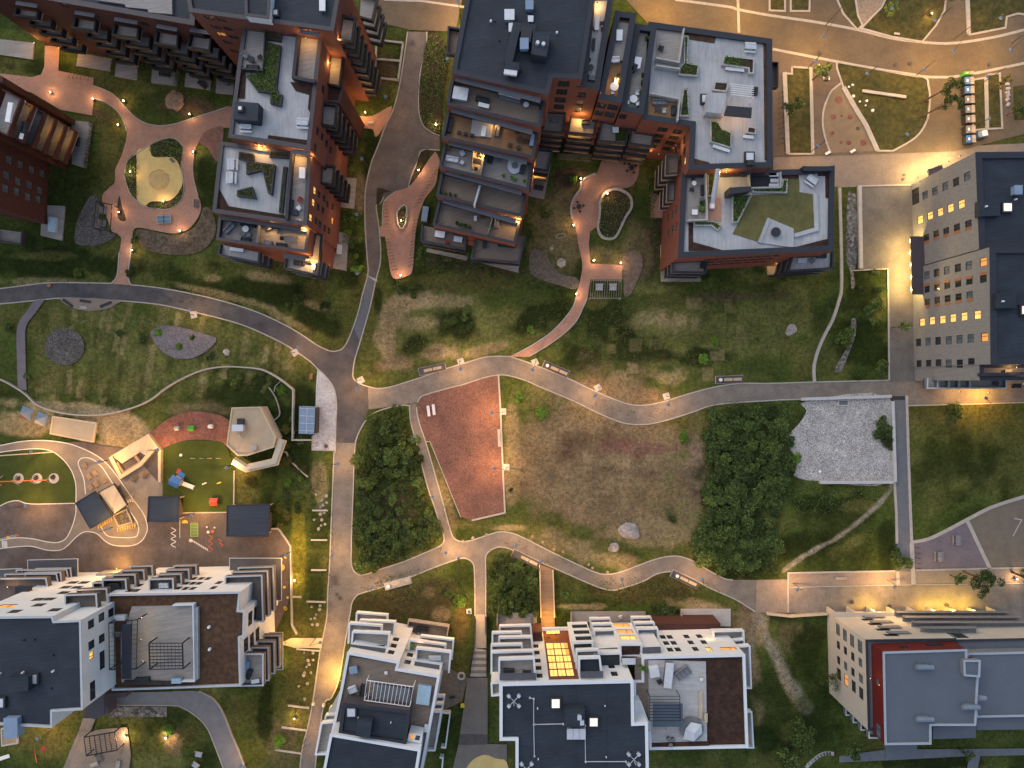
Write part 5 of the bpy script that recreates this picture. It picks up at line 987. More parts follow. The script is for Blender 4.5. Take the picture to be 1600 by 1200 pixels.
# ------------------------------------------------------------------ street lamps
def post_lamp(label, px, py, hx, hy, watts=260, h=4.6, colr=(1,.52,.19), cat_='street lamp', group=None, pad=0, headm=None):
    t = thing('street_lamp', label, cat_, px, py, 0, 0, group)
    e = P(hx, hy, h) - P(px, py); e.z = h
    d = Vector((e.x, e.y)); n = d.normalized() if d.length > .05 else Vector((1,0))
    MB().tube((0,0,0), (0,0,h-.1), .07, 8, .05).build('post', darkm, t)
    MB().tube((0,0,h-.15), (e.x,e.y,h), .04, 6).build('arm', darkm, t)
    f = MB().cyl(e.x, e.y, h-.02, h+.10, .34, .22, 14).build('head', headm or lampb, t)
    MB().cyl(e.x, e.y, h-.06, h-.02, .22, n=12).build('bulb', bulb_m, f)
    glow(f, (e.x, e.y, h-.25), watts*(1.15 if h < 5 else .8), colr, .12)
    if pad: MB().obox(0, 0, 0, .12, 1.25, 1.25, pad).build('footing', conc, t)
    return t
for a in [
 ('path lamp on a pale pad beside the west road, near its first bend', 303, 492, 297, 484, 150, .2), ('path lamp on a pale pad where the west road meets the junction', 461, 551, 466, 543, 190, .6),
 ('path lamp on a pale pad at the north-east corner of the junction', 564, 594, 558, 606, 330, .5), ('path lamp on a round pad just right of the first bench pad', 720, 565, 720, 577, 260, .3),
 ('path lamp on a pale pad between the brick path and the second bench pad', 836, 566, 832, 578, 260, .4), ('path lamp on a pale pad above the dip of the east path', 934, 606, 930, 618, 260, .5),
 ('path lamp on a pale pad near the bottom of the dip of the east path', 1041, 619, 1044, 632, 260, .3), ('lamp on a pad at the right edge of the red court, the upper of two', 786, 643, 768, 645, 480, 0),
 ('lamp on a pad at the right edge of the red court, the lower of two', 791, 730, 772, 731, 480, 0)]:
    post_lamp(a[0], a[1], a[2], a[3], a[4], a[5], pad=a[6]+.001)
for a in [
 ('lamp in the planted verge left of the vertical path, near the cobbles', 513, 724, 527, 725, 240), ('lamp in the verge left of the vertical path, beside the third timber bar', 505, 867, 519, 868, 230),
 ('small lamp in the thicket edge beside the upper diagonal path', 641, 684, 648, 682, 110), ('lamp at the thicket edge by the lower diagonal path', 665, 774, 676, 776, 200), ('lamp in the corner of the lower thicket where the paths meet', 690, 856, 697, 864, 260),
 ('lamp on the slope beside the lower left bench pad', 586, 930, 580, 918, 170), ('lamp at the fork of the lower path and the ramp', 719, 885, 716, 872, 190), ('lamp on the slope right of the boardwalk, lower curve', 976, 933, 972, 905, 260),
 ('lamp near the left end of the bench under the lower path', 801, 864, 806, 852, 150), ('lamp at the top of the timber boardwalk', 841, 885, 846, 876, 150), ('lamp beside the last bench pad on the lower path', 1093, 917, 1098, 905, 210),
 ('lamp at the left end of the planter strip by the cream block', 1239, 911, 1246, 921, 330), ('lamp at the middle of the planter strip by the cream block', 1385, 906, 1398, 917, 480),
 ('lamp on the lawn below the tan block entrance', 1530, 637, 1541, 622, 300), ('lamp beside the ramp by the white block', 731, 937, 733, 956, 420), ('lamp by the timber gate of the kindergarten', 494, 996, 500, 1004, 230),
 ('lamp at the bottom of the vertical path', 478, 1154, 482, 1163, 120), ('lamp beside the south path at the bottom edge', 386, 1192, 376, 1196, 140)]:
    post_lamp(*a)
for a in [
 ('tall lamp on the slope left of the north road, beside the entrance path', 604, 160, 602, 151, 120), ('tall lamp on the bank left of the north road, below the entrance path', 573, 258, 565, 248, 90), ('tall lamp on the bank left of the north road, by the timber patio', 564, 345, 557, 335, 90), ('tall lamp above the lit yellow bush by the north road', 560, 420, 558, 427, 110),
 ('tall lamp on the bank right of the north road by the planting', 696, 98, 699, 92, 60),
 ('tall lamp at the north end of the grass strip by the paved square', 1262, 107, 1274, 96, 360), ('tall lamp at the south end of the grass strip by the paved square', 1267, 237, 1278, 228, 300), ('tall lamp inside the leaf shaped lawn, upper left', 1346, 125, 1355, 115, 260), ('tall lamp on the kerb above the leaf shaped lawn', 1431, 118, 1444, 109, 420),
 ('tall lamp inside the leaf shaped lawn, lower right', 1408, 215, 1418, 210, 300), ('tall lamp in the grass strip behind the recycling bins, lower', 1528, 195, 1546, 185, 260), ('tall lamp in the grass strip behind the recycling bins, upper', 1537, 128, 1543, 119, 220), ('tall lamp standing in the north-east corner lawn', 1534, 47, 1564, 28, 320),
 ('tall lamp in the upper leaf lawn beside the spotlit tree', 1456, 38, 1461, 31, 160), ('tall lamp by the sand lens at the top edge', 1378, 26, 1394, 13, 300), ('tall street lamp at the top edge beside the dark roofed house', 720, 30, 715, 2, 1300)]:
    post_lamp(*a, h=6.5, colr=(1,.56,.22))
for a in [('street lamp on the top street above the stepped wings', 1040, -14, 1040, -4, 1500), ('street lamp on the top street, right of the crossing', 1180, -14, 1180, -4, 950), ('street lamp at the far right of the top street', 1580, 68, 1580, 78, 600), ('street lamp on the pavement above the bins', 1490, 62, 1490, 80, 700), ('street lamp across the top street by the square lawns', 1290, 40, 1288, 56, 700)]:
    post_lamp(*a, h=7, colr=(1,.52,.09))
for a in [
 ('kindergarten yard lamp above the cycle track, on the sandy slope', 70, 705, 48, 706, 240), ('kindergarten yard lamp inside the bend of the cycle track', 170, 719, 154, 722, 260), ('kindergarten yard lamp at the corner of the pale timber terrace', 252, 701, 246, 703, 200), ('kindergarten yard lamp at the tip of the tan roofed pavilion', 364, 727, 354, 731, 260),
 ('kindergarten yard lamp above the sun shaped marking', 306, 801, 299, 806, 260), ('kindergarten yard lamp at the lower left turf edge', 46, 788, 39, 791, 200), ('kindergarten yard lamp inside the yellow post enclosure', 178, 823, 170, 826, 230), ('kindergarten yard lamp on the east kerb of the yard', 455, 861, 447, 868, 260), ('yard lamp by the small blue roofed hatch, bottom left', 80, 1140, 58, 1155, 190)]:
    post_lamp(*a[:5], a[5]*1.6, h=4.8, colr=(1,.52,.16))
def bollard(label, px, py, watts=45, h=.9, colr=(1,.58,.25), group=None):
    t = thing('bollard_lamp', label, 'bollard lamp', px, py, 0, 0, group)
    MB().cyl(0,0,0,h-.18,.08,n=10).build('post', darkm, t); f = MB().cyl(0,0,h-.18,h-.02,.08,n=10).build('bulb', bulb_w, t); MB().cyl(0,0,h-.02,h+.03,.13,n=10).build('cap', steel, t)
    glow(f, (.0,.0,h+.25), watts*.75, colr, .1)
for a in [('bollard lamp at the neck of the north-west brick court', 83, 147), ('bollard lamp on the inside of the curved brick path, top left', 149, 157), ('bollard lamp on the outside of the curved brick path, top left', 197, 160), ('bollard lamp on the left lawn edge of the north-west court', 188, 197), ('bollard lamp below the shrubs at the court\'s upper right', 299, 181),
  ('bollard lamp on the right edge of the north-west court', 305, 239), ('bollard lamp among the bushes left of the yellow play surface', 207, 270), ('bollard lamp below the yellow play surface', 258, 316), ('bollard lamp in the leaf shaped bed by the black swing frame', 189, 333), ('bollard lamp beside the dry bed under the tennis table', 284, 362), ('bollard lamp where the narrow brick path leaves the court', 210, 392),
  ('bollard lamp at the bump in the middle court wall', 907, 281), ('bollard lamp beside the foot of the middle brick path wall', 896, 353), ('bollard lamp left of the pergola terrace', 927, 408), ('bollard lamp right of the pergola terrace', 969, 412), ('bollard lamp on the lower bend of the middle brick path', 900, 460), ('bollard lamp at the tip of the brick cul-de-sac', 627, 431),
  ('bollard lamp in the top of the pear shaped planter', 948, 304), ('bollard lamp in the oval planter of the cul-de-sac', 628, 346), ('bollard lamp in the curved bed north of the cul-de-sac', 655, 268), ('bollard lamp low in the bed right of the north road', 682, 197), ('bollard lamp at the entrance bed corner', 572, 178), ('bollard lamp at the upper right corner of the lit patio, bottom left', 199, 1148, 150), ('ground spotlight under the spotlit yellow bush', 262, 1150, 150), ('ground spotlight under the yellow lit tree on the top leaf lawn', 1452, 24, 90), ('ground spotlight under the tree at the right edge by the cream block', 1584, 903, 110), ('bollard lamp in the lower verge by the last timber bars', 462, 1120, 120), ('bollard lamp in the grass strip beside the kindergarten kerb', 462, 905, 110), ('bollard lamp at the side garden of the bottom left complex', 440, 1030, 90)]:
    bollard(*a)

# ------------------------------------------------------------------ foliage
def leaves(name, pts, size, mat, parent=None, seed=0, up=.35, jit=.5, asp=.6):
    rs = np.random.default_rng(seed); n = len(pts); pts = np.asarray(pts, float)
    nr = rs.normal(size=(n,3)); nr[:,2] = np.abs(nr[:,2])+up; nr /= np.linalg.norm(nr, axis=1)[:,None]
    a = np.cross(nr, rs.normal(size=(n,3))); a /= np.linalg.norm(a, axis=1)[:,None]; b = np.cross(nr, a)
    s = size*(1-jit/2+jit*rs.random((n,1)))
    v = np.stack([pts-a*s*.5, pts+b*s*asp*.5, pts+a*s*.5, pts-b*s*asp*.5], 1).reshape(-1,3)
    me = bpy.data.meshes.new(name); me.vertices.add(4*n); me.vertices.foreach_set('co', v.astype(np.float32).ravel())
    me.loops.add(4*n); me.loops.foreach_set('vertex_index', np.arange(4*n, dtype=np.int32))
    me.polygons.add(n); me.polygons.foreach_set('loop_start', np.arange(0,4*n,4,dtype=np.int32)); me.polygons.foreach_set('loop_total', np.full(n,4,dtype=np.int32))
    me.update(); me.materials.append(mat)
    return link(bpy.data.objects.new(name, me), parent)
def cloud(rs, blobs, n):
    # points in the shells of several lumps
    out = []; w = np.array([b[3]**2 for b in blobs]); w = w/w.sum()
    for b, m in zip(blobs, rs.multinomial(n, w)):
        d = rs.normal(size=(m,3)); d /= np.linalg.norm(d, axis=1)[:,None]; d[:,2] = np.where(d[:,2] < -.3, -d[:,2], d[:,2])
        r = b[3]*(.55+.5*rs.random((m,1))); out.append(np.array(b[:3]) + d*r*np.array([1,1,.8]))
    p = np.concatenate(out); p[:,2] = np.maximum(p[:,2], .05); return p
def shrub_proto(seed, mat, n=520, leaf=.34, spiky=False):
    rs = np.random.default_rng(seed); k = rs.integers(5, 9); bl = [(0,0,.55,.55)]
    for i in range(k):
        a = rs.random()*6.28; r = .35+.45*rs.random(); bl.append((r*math.cos(a), r*math.sin(a), .25+.5*rs.random(), .22+.28*rs.random()))
    o = thing('shrub', 'x', 'shrub', -3000, -3000)
    cr = leaves('crown', cloud(rs, bl, n), leaf, mat, o, seed)
    m = MB()
    for i in range(4): a = i*1.6+seed; m.tube((0,0,0), (.35*math.cos(a), .35*math.sin(a), .6), .035, 5, .015)
    m.build('stem', bark, o)
    return o
protos = {}
def get_protos(key, mat, base):
    protos[key] = [shrub_proto(base+i, mat, 1500, .15) for i in range(4)]
for k, m_, b_ in (('d', leafd, 100), ('m', leafm, 200), ('g', leafg, 300), ('o', leafo, 400)): get_protos(k, m_, b_)
rv = random.Random(11)
used = set()
def shrub(px, py, r, key, label, group=None, h=None, z=0):
    o = rv.choice(protos[key]); c = again(o, label, px, py, z, rv.uniform(0,360)); h = h or r*rv.uniform(.6,.95)
    c.scale = (r*rv.uniform(.9,1.1), r*rv.uniform(.9,1.1), h)
    if group: c['group'] = group
    elif 'group' in c: del c['group']
    return c
def inside(p, poly):
    x, y = p; c_ = False
    for (x1,y1),(x2,y2) in zip(poly, poly[1:]+poly[:1]):
        if (y1 > y) != (y2 > y) and x < (x2-x1)*(y-y1)/(y2-y1)+x1: c_ = not c_
    return c_
def thicket(poly, step, r0, r1, keys, label, group, hole=None, keep=1.0):
    xs_ = [p[0] for p in poly]; ys_ = [p[1] for p in poly]; y = min(ys_)
    while y < max(ys_):
        x = min(xs_) + rv.uniform(0, step)
        while x < max(xs_):
            p = (x+rv.uniform(-4,4), y+rv.uniform(-4,4))
            if inside(p, poly) and not (hole and inside(p, hole)) and rv.random() < keep: shrub(p[0], p[1], rv.uniform(r0, r1), rv.choice(keys), label, group)
            x += step
        y += step*.9
thicket([(582,652),(600,642),(636,640),(648,690),(660,745),(676,795),(688,840),(660,860),(610,880),(565,885),(557,850),(560,770),(562,700)], 18, 1.2, 2.0, 'ddddmmm', 'dense dark shrub in the fenced thicket between the vertical path and the red court', 'shrubs of the west thicket', [(590,755),(640,745),(655,800),(620,830),(595,800)])
thicket([(598,760),(638,752),(650,800),(618,825),(600,800)], 17, .9, 1.4, 'oddm', 'lower brownish shrub in the middle of the west thicket', 'low shrubs in the west thicket', None, .9)
thicket([(1112,640),(1160,632),(1225,640),(1226,690),(1236,725),(1222,770),(1212,830),(1218,870),(1195,895),(1140,893),(1092,868),(1082,850),(1100,800),(1106,730)], 18.5, 1.3, 2.1, 'dddddmmd', 'dense dark shrub in the large thicket beside the white gravel bed', 'shrubs of the east thicket')
thicket([(766,875),(785,862),(805,868),(838,890),(840,955),(800,962),(764,955)], 13, .9, 1.5, 'dddmm', 'dense dark shrub in the thicket left of the boardwalk', 'shrubs beside the boardwalk')
thicket([(1018,942),(1048,940),(1060,965),(1042,972),(1012,970)], 12, .9, 1.4, 'd', 'round dark shrub between two ground patios of the white complex', 'shrubs between the patios')
thicket([(655,392),(735,412),(810,430),(805,440),(720,425),(650,412)], 16, .6, .9, 'dm', 'low dark shrub in the row below the stepped terrace house', 'shrubs below the terrace house')
thicket([(700,490),(730,485),(745,505),(720,525),(690,518)], 14, .7, 1.3, 'dmm', 'dark bush in the clump on the middle meadow', 'bushes in the meadow clump')
thicket([(625,430),(660,440),(655,470),(620,470)], 16, .6, 1.1, 'dm', 'flowering dark bush below the tip of the cul-de-sac', 'bushes below the cul-de-sac', None, .8)
thicket([(440,640),(455,650),(485,700),(480,790),(440,830),(428,800),(445,720)], 17, .6, 1.2, 'dmo', 'dark bush on the shaded bank behind the kindergarten pavilion', 'bushes behind the pavilion', None, .75)
thicket([(530,215),(575,220),(572,250),(548,275),(530,262)], 14, .5, .9, 'dmo', 'bush on the bank between the brick towers and the north road', 'bushes on the north road bank', None, .8)
thicket([(540,335),(560,330),(570,390),(560,415),(545,400)], 13, .5, .9, 'dmg', 'bush on the bank above the lit yellow bush', 'bushes above the yellow bush', None, .8)
HEDGE = [([(862,246),(926,246),(926,253),(869,253),(863,300),(853,310)], 'g', 1.5, 'yellow green hedge around the bare lawn of the middle court'), ([(1033,441),(1098,441),(1098,447),(1033,447)], 'd', .8, 'clipped hedge along the corner patio of the brick block'), ([(1198,430),(1262,428),(1262,437),(1198,438)], 'd', .9, 'dark hedge below the lit south terrace of the brick block'), ([(143,190),(150,192),(141,265),(132,270)], 'd', .9, 'dark hedge along the patio of the left edge building'), ([(175,95),(183,98),(180,122),(173,118)], 'm', .8, 'hedge between the first two ground patios, top left'), ([(216,98),(237,104),(234,132),(216,126)], 'm', .8, 'wide hedge between the second and third ground patio, top left'), ([(274,112),(291,116),(287,138),(272,134)], 'm', .8, 'hedge between the third and fourth ground patio, top left'), ([(1018,265),(1028,300),(1020,330),(1030,380),(1020,385),(1008,300)], 'd', .8, 'dark bushy hedge at the foot of the brick block beside the middle court'), ([(728,395),(745,397),(744,408),(727,404)], 'g', .8, 'bright hedge between the two ground terraces of the stepped house'), ([(538,330),(555,335),(548,385),(536,380)], 'm', .9, 'hedge beside the ground patios by the north road')]
def hedge(poly, key, h, label, i):
    q = P2(poly); o = sum(q, Vector((0,0)))/len(q); t = thing('hedge', label, 'hedge', 0, 0); t.location = (o.x, o.y, 0); rs = np.random.default_rng(50+i)
    X0, X1, Y0, Y1 = min(p.x for p in q), max(p.x for p in q), min(p.y for p in q), max(p.y for p in q); n = int((X1-X0)*(Y1-Y0)*70)
    p = np.column_stack([rs.uniform(X0,X1,n), rs.uniform(Y0,Y1,n)]); pl_ = [(a.x,a.y) for a in q]; p = p[[inside(a, pl_) for a in p]]
    zz = h*(.35+.65*rs.random(len(p)))*(.7+.6*fbm(p[:,0], p[:,1], 1.0, i)); leaves('foliage', np.column_stack([p[:,0]-o.x, p[:,1]-o.y, zz]), .2, {'g':leafg,'d':leafd,'m':leafm}[key], t, i)
    m = MB()
    for a in p[::40]: m.tube((a[0]-o.x,a[1]-o.y,0),(a[0]-o.x,a[1]-o.y,h*.6),.03,4)
    m.build('stems', bark, t)
for i, a in enumerate(HEDGE): hedge(*a, i)
thicket([(1325,430),(1385,424),(1385,590),(1345,590),(1340,520)], 30, .5, 1.0, 'dm', 'dark bush on the shaded lawn beside the slab apron', 'bushes beside the apron', None, .35)
thicket([(540,530),(470,500),(420,470),(470,450),(540,470)], 28, .5, 1.0, 'dm', 'dark bush on the bank between the west road and the slate path', 'bushes on the west bank', None, .4)
S1 = [(811,620,1.15,'g','round bright green bush beside the red court, near the east path'),(850,645,1.6,'g','larger bright green bush at the upper left corner of the dirt field'),(1068,680,1.4,'g','bright green bush at the upper right corner of the dirt field'),(829,516,1.0,'g','pale green bush on the meadow left of the middle brick path'),(925,545,1.3,'m','dull green bush on the dark lawn above the second bench pad'),(1097,563,1.2,'g','flowering green bush above the third bench pad'),(1116,533,1.0,'g','small green bush high on the middle lawn'),(853,334,1.2,'d','dark clipped bush on the bare lawn of the middle court'),(897,281,1.1,'g','bright green bush beside the bump of the court wall'),(951,382,.8,'m','small bush below the pear shaped planter'),
 (559,421,1.2,'g','lit yellow green bush beside the slate road'),(720,941,1.7,'g','lit yellow green bush at the corner of the ramp'),(703,924,1.2,'m','green bush on the slope above the lit bush'),(881,931,1.5,'m','spreading green bush right of the boardwalk'),(268,1142,1.5,'g','spotlit yellow bush on the southern lawn'),(437,1155,1.6,'g','green bush among the timber bars at the bottom'),(1316,526,2.2,'m','wide green bush beside the rubble trail'),(1362,476,1.9,'d','dark round bush on the shaded lawn by the kerb'),(1372,578,1.7,'d','dark feathery bush in the corner by the path crossing'),(1240,718,1.6,'g','bright green bush overhanging the left of the gravel bed'),(1490,640,1.6,'d','dark bush on the lawn under the tan block'),(1407,878,1.7,'d','dark bush hiding the foot of the slate path'),(1395,862,1.3,'d','lower dark bush beside the slate path'),
 (212,376,1.1,'m','small round bush left of the dry bed'),(208,427,1.1,'d','bush at the foot of the narrow brick path'),(123,425,1.2,'m','bush on the lawn above the west road'),(248,519,1.0,'g','green bush at the left of the mulch lens'),(281,543,.9,'g','green bush in the middle of the mulch lens'),(301,528,.8,'m','dull bush at the right of the mulch lens'),(190,519,1.0,'d','dark hole-like bush left of the mulch lens, upper'),(225,528,1.0,'d','dark bush left of the mulch lens, lower'),(330,558,.9,'d','dark bush right of the mulch lens'),(16,513,1.0,'d','dark bush at the left edge by the side path'),(44,587,.9,'m','low bush beside the side path'),
 (368,600,1.2,'m','bush inside the fenced corner lawn'),(441,612,1.2,'g','bright bush in the corner of the fenced bank'),(450,755,1.1,'g','bush above the small slate roof'),(447,800,1.0,'m','bush beside the small slate roof'),(392,752,1.1,'o','olive bush under the pavilion'),(1048,811,1.0,'d','small dark bush at the right of the dirt field'),(799,765,.5,'d','tiny dark bush beside the court\'s right edge'),(520,495,1.2,'m','bush in the middle of the west bank'),(470,470,1.4,'m','bush below the brick towers'),(690,420,1.0,'m','flowering bush below the ground terrace'),(1185,420,1.1,'d','dark bush between the two south terraces')]
for x, y, r, k, l in S1: shrub(x, y, r, k, l)
for i, (x, y) in enumerate(((1378,660),(1384,672),(1380,684),(1386,692),(1374,676))): shrub(x, y, 1.3, 'd', 'spiky dark bush leaning on the right wall of the gravel bed', 'bushes against the gravel bed wall')

# trees
def tree(label, px, py, h, r, mat, n=1500, leaf=.36, lean=(0,0), seed=0, lumps=9, flat=.7):
    t = thing('tree', label, 'tree', px, py); rs = np.random.default_rng(900+seed)
    tip = Vector((lean[0]*.6, lean[1]*.6, h*.62)); tr = MB().tube((0,0,0), tuple(tip*.55), .16*h/5, 8, .11*h/5).tube(tuple(tip*.55), tuple(tip), .11*h/5, 7, .05)
    bl = []
    for i in range(lumps):
        a = i*2.4+rs.random(); q = r*(.25+.7*rs.random()); c_ = (tip.x+lean[0]*.5+q*math.cos(a), tip.y+lean[1]*.5+q*math.sin(a), h*(.55+.35*rs.random()))
        bl.append(c_ + (r*(.22+.2*rs.random()),)); tr.tube(tuple(tip*(.5+.4*rs.random())), c_, .045*h/5, 5, .015)
    bl.append((tip.x, tip.y, h*.85, r*.4))
    tr.build('trunk', bark, t); leaves('crown', cloud(rs, bl, n), leaf, mat, t, seed); return t
tree('young tree on the right edge of the grass strip by the brick block', 1268, 126, 5, 1.6, leafm, 900, .3, (.5,0), 1)
tree('young tree over the left edge of the grass strip by the brick block', 1230, 180, 5, 1.7, leafd, 800, .3, (-.3,.2), 2)
tree('slanting feathery tree on the right rim of the leaf shaped lawn, upper', 1444, 158, 7, 1.9, leafd, 1100, .3, (2.2,.8), 3); tree('slanting feathery tree on the right rim of the leaf shaped lawn, lower', 1440, 182, 7, 1.8, leafd, 1000, .3, (2.6,.8), 4)
tree('dark tree beside the yellow spotlit patch in the top leaf lawn', 1440, 26, 7, 1.9, leafd, 1000, .3, (2.4,1.2), 5)
tree('row of leafy bushes grown as one low tree along the sand lens', 1383, 22, 3, 1.6, leafm, 800, .3, (0,0), 6)
tree('large loose crowned tree over the planter strip, right of the sand court line', 1505, 893, 7, 3.3, leafd, 1900, .34, (1,-.4), 7); tree('dark small tree left of the loose crowned tree by the planter strip', 1484, 898, 4, 1.2, leafd, 600, .3, (0,0), 8)
tree('tree lit from below at the right edge by the cream block', 1580, 893, 8, 3.0, leafo, 1700, .34, (.9,-.8), 9)
tree('tall green tree on the lawn right of the white complex, lower', 1238, 1135, 6, 3.4, leafm, 1900, .4, (0,0), 10); tree('second green tree below it at the bottom of the lawn', 1222, 1180, 5, 2.9, leafm, 1500, .4, (0,0), 11)
tree('slender grey tree against the cream block', 1292, 1052, 6, 1.8, leafd, 420, .26, (-.8,.3), 12); tree('dark tree near the bottom path of the cream block', 1320, 1160, 5, 2.0, leafd, 900, .34, (0,0), 13)
tree('thin young tree behind the recycling bins', 1548, 140, 4, 1.3, leafo, 420, .26, (.4,.3), 14); tree('young tree at the end of the pebble strip', 1572, 180, 4, 1.4, leafd, 600, .28, (.4,-.2), 15)
tree('thin green young tree leaning over the apron kerb by the tan block', 1392, 512, 4, 1.2, leafm, 420, .26, (.9,0), 17)
tree('small white blossoming tree south of the cream block', 1496, 1168, 4, 1.2, leafm, 420, .28, (0,0), 16)

# low planting, grass tufts: nobody could count these
def cover(name, polys, dens, size, mat, hmax, seed, z=0, cell=1.2):
    rs = np.random.default_rng(seed); out = []
    for poly in polys:
        q = P2(poly, z); X0, X1 = min(p.x for p in q), max(p.x for p in q); Y0, Y1 = min(p.y for p in q), max(p.y for p in q)
        n = int((X1-X0)*(Y1-Y0)*dens)
        pts = np.stack([rs.uniform(X0,X1,n), rs.uniform(Y0,Y1,n)], 1)
        keep = fbm(pts[:,0], pts[:,1], .6, seed) > .40
        pl_ = [(p.x, p.y) for p in q]
        ok = np.array([bool(k) and inside(p, pl_) for p, k in zip(pts, keep)])
        pts = pts[ok]; hh = z+hmax*(.2+.8*rs.random(len(pts)))*fbm(pts[:,0], pts[:,1], .8, seed+5)*1.4
        out.append(np.column_stack([pts, hh]))
    o = leaves(name, np.concatenate(out), size, mat, None, seed); return tag(o, kind='stuff')
def circ(cx, cy, rx, ry, n=14): return [(cx+rx*math.cos(i*6.283/n), cy+ry*math.sin(i*6.283/n)) for i in range(n)]
isl_beds = [c([(235,227),(250,220),(270,216),(285,227),(287,237),(284,255),(270,246),(245,246),(237,242)], 2, True), c([(214,241),(200,252),(196,275),(203,300),(215,312),(214,280)], 2, True), c([(230,322),(260,316),(276,307),(287,288),(288,300),(282,315),(265,326),(240,326)], 2, True)]
cover('bed_planting', isl_beds + [nb], 30, .24, leafm, .6, 1, .2); cover('bed_planting', isl_beds + [ov, nb, pl], 14, .24, leafg, .65, 2, .2)
cover('bed_planting', [c([(600,302),(594,318),(589,320),(589,300),(592,294),(612,300)], 3, True), c([(668,234),(657,240),(650,262),(641,285),(650,280),(662,258)], 2, True), [(590,66),(629,70),(626,94),(589,92)], [(589,95),(625,98),(622,125),(588,121)], [(586,128),(620,130),(612,160),(580,178)], [(595,40),(625,42),(632,62),(600,60)]], 24, .22, leafo, .4, 3, .2)
cover('meadow_tufts', [circ(660,500,80,60), circ(760,430,110,30), circ(850,500,60,40), circ(1050,530,150,70)], 7, .24, strawm, .25, 4)
cover('meadow_tufts', [circ(880,860,110,24), circ(830,620,30,30), circ(940,640,120,18), circ(700,780,12,70), circ(1060,850,40,20)], 5, .24, leafo, .3, 5)
cover('undergrowth', [c([(578,652),(592,644),(612,638),(634,636),(646,670),(658,730),(676,795),(688,842),(660,862),(610,880),(568,895),(556,888),(556,770),(560,700)], 2, True), c([(1106,634),(1160,628),(1240,634),(1230,690),(1240,730),(1236,760),(1216,840),(1216,895),(1150,898),(1092,872),(1078,850),(1096,800),(1102,730)], 2, True), c([(764,872),(785,858),(805,866),(840,888),(842,958),(800,964),(762,958)], 2, True)], 26, .2, leafd, .9, 26)
cover('slope_planting', [c([(1236,765),(1300,757),(1388,756),(1380,775),(1300,800),(1240,800)], 2, True), circ(640,915,80,22), circ(1000,925,100,16), circ(700,415,50,12)], 14, .22, leafd, .7, 16)
cover('meadow_tufts', [circ(620,790,50,60), circ(1300,840,80,60), circ(1260,1090,70,110), circ(660,930,85,45), circ(1000,925,130,26), circ(1345,520,45,80)], 5, .26, bladem, .35, 6)
cover('meadow_tufts', [circ(100,415,140,30), circ(370,445,170,35), circ(520,470,50,50), circ(500,860,22,190), circ(440,1060,45,130), circ(200,1130,140,60), circ(470,860,12,80)], 5, .24, bladem, .3, 7)
cover('meadow_tufts', [circ(1510,710,95,80), circ(1180,510,110,70), circ(430,740,50,90), circ(230,560,220,80), circ(150,240,60,90), circ(960,390,60,30)], 4.5, .2, bladem, .14, 8)
cover('dry_bed_planting', [c([(214,360),(240,362),(270,368),(295,362),(312,345),(318,325),(332,330),(338,360),(325,385),(295,398),(250,396),(222,385)], 2, True)], 14, .24, M('straw leaves', (.20,.155,.09), .9, .3, kind='leaf', col2=(.10,.08,.05)), .4, 9, .2)
for k in protos:
    for o in protos[k]:
        for ch in list(o.children): bpy.data.objects.remove(ch)
        bpy.data.objects.remove(o)
# ------------------------------------------------------------------ site furniture
def bench_(label, px, py, rz, L=2.0, m=None, z=0, group=None, back=False):
    t = thing('bench', label, 'bench', px, py, z, rz, group); s = MB()
    for i in range(4): s.bbox(-L/2, L/2, -.27+i*.14, -.15+i*.14, .40, .46, .015)
    s.build('seat', m or pinew, t)
    for x in (-L/2+.25, L/2-.25): MB().box(x-.05, x+.05, -.24, .24, 0, .40).build('leg', darkm, t)
    if back:
        k = MB()
        for i in range(3): k.bbox(-L/2, L/2, .27+i*.03, .31+i*.03, .55+i*.14, .66+i*.14, .015)
        k.build('backrest', m or pinew, t)
    return t
def pad(cx, cy, L, W, a, m=None, k=True):
    q = rectpx(cx, cy, L, W, a); LAY[0] += .0005
    tag(MB().flat(P2(q), LAY[0]).build('bench_pad', m or asph), kind='structure')
    if k: tag(MB().strip(P2(q), .18, 0, .1, closed=True).build('bench_pad_kerb', kerb_m), kind='structure')
def bin_(label, px, py, r=.32, h=.85, m=None, top=None, name='litter_bin'):
    t = thing(name, label, 'bin', px, py); MB().cyl(0,0,0,h,r*.9,r,16).build('body', m or steel, t); MB().cyl(0,0,h-.01,h+.05,r*1.05,r*.8,16).build('lid', top or whitep, t)
for (cx, cy, a, w1, w2, wb) in ((675.5,577,-12,'left','right','first'),(868.5,577,23,'left','right','second'),(1139,593,-2,'left','right','third'),(622,911,-15,'left','right','lower left'),(822,873,26,'left','right','boardwalk'),(1070,905,26,'left','right','last lower')):
    pad(cx, cy, 42 if wb in ('first','second','third','lower left') else 46, 11, a, None if wb != 'lower left' else conc)
    ca, sa = math.cos(R(a)), math.sin(R(a))
    for s_, wn_ in ((-6.5 if wb == 'first' else -2, w1), (8 if wb == 'first' else 12.5, w2)):
        bench_(f'{wn_} slatted bench on the {wb} bench pad beside the path', cx+s_*ca, cy+s_*sa, -a, 1.65)
    if wb not in ('first','boardwalk'): bin_(f'white topped bin at the left end of the {wb} bench pad', cx-14.5*ca, cy-14.5*sa)
pad(142, 470, 1, 1, 0, conc, False)
q_ = c([(94,466),(103,474),(115,480),(132,484),(150,484),(168,481),(180,475),(189,470),(150,466)], 3, False); LAY[0] += .001
tag(MB().flat(P2(q_), LAY[0]).build('bench_pad', palep), kind='structure'); tag(MB().strip(P2(c([(94,466),(103,474),(115,480),(132,484),(150,484),(168,481),(180,475),(189,470)], 3)), .25, 0, .12).build('bench_pad_kerb', kerb_m), kind='structure')
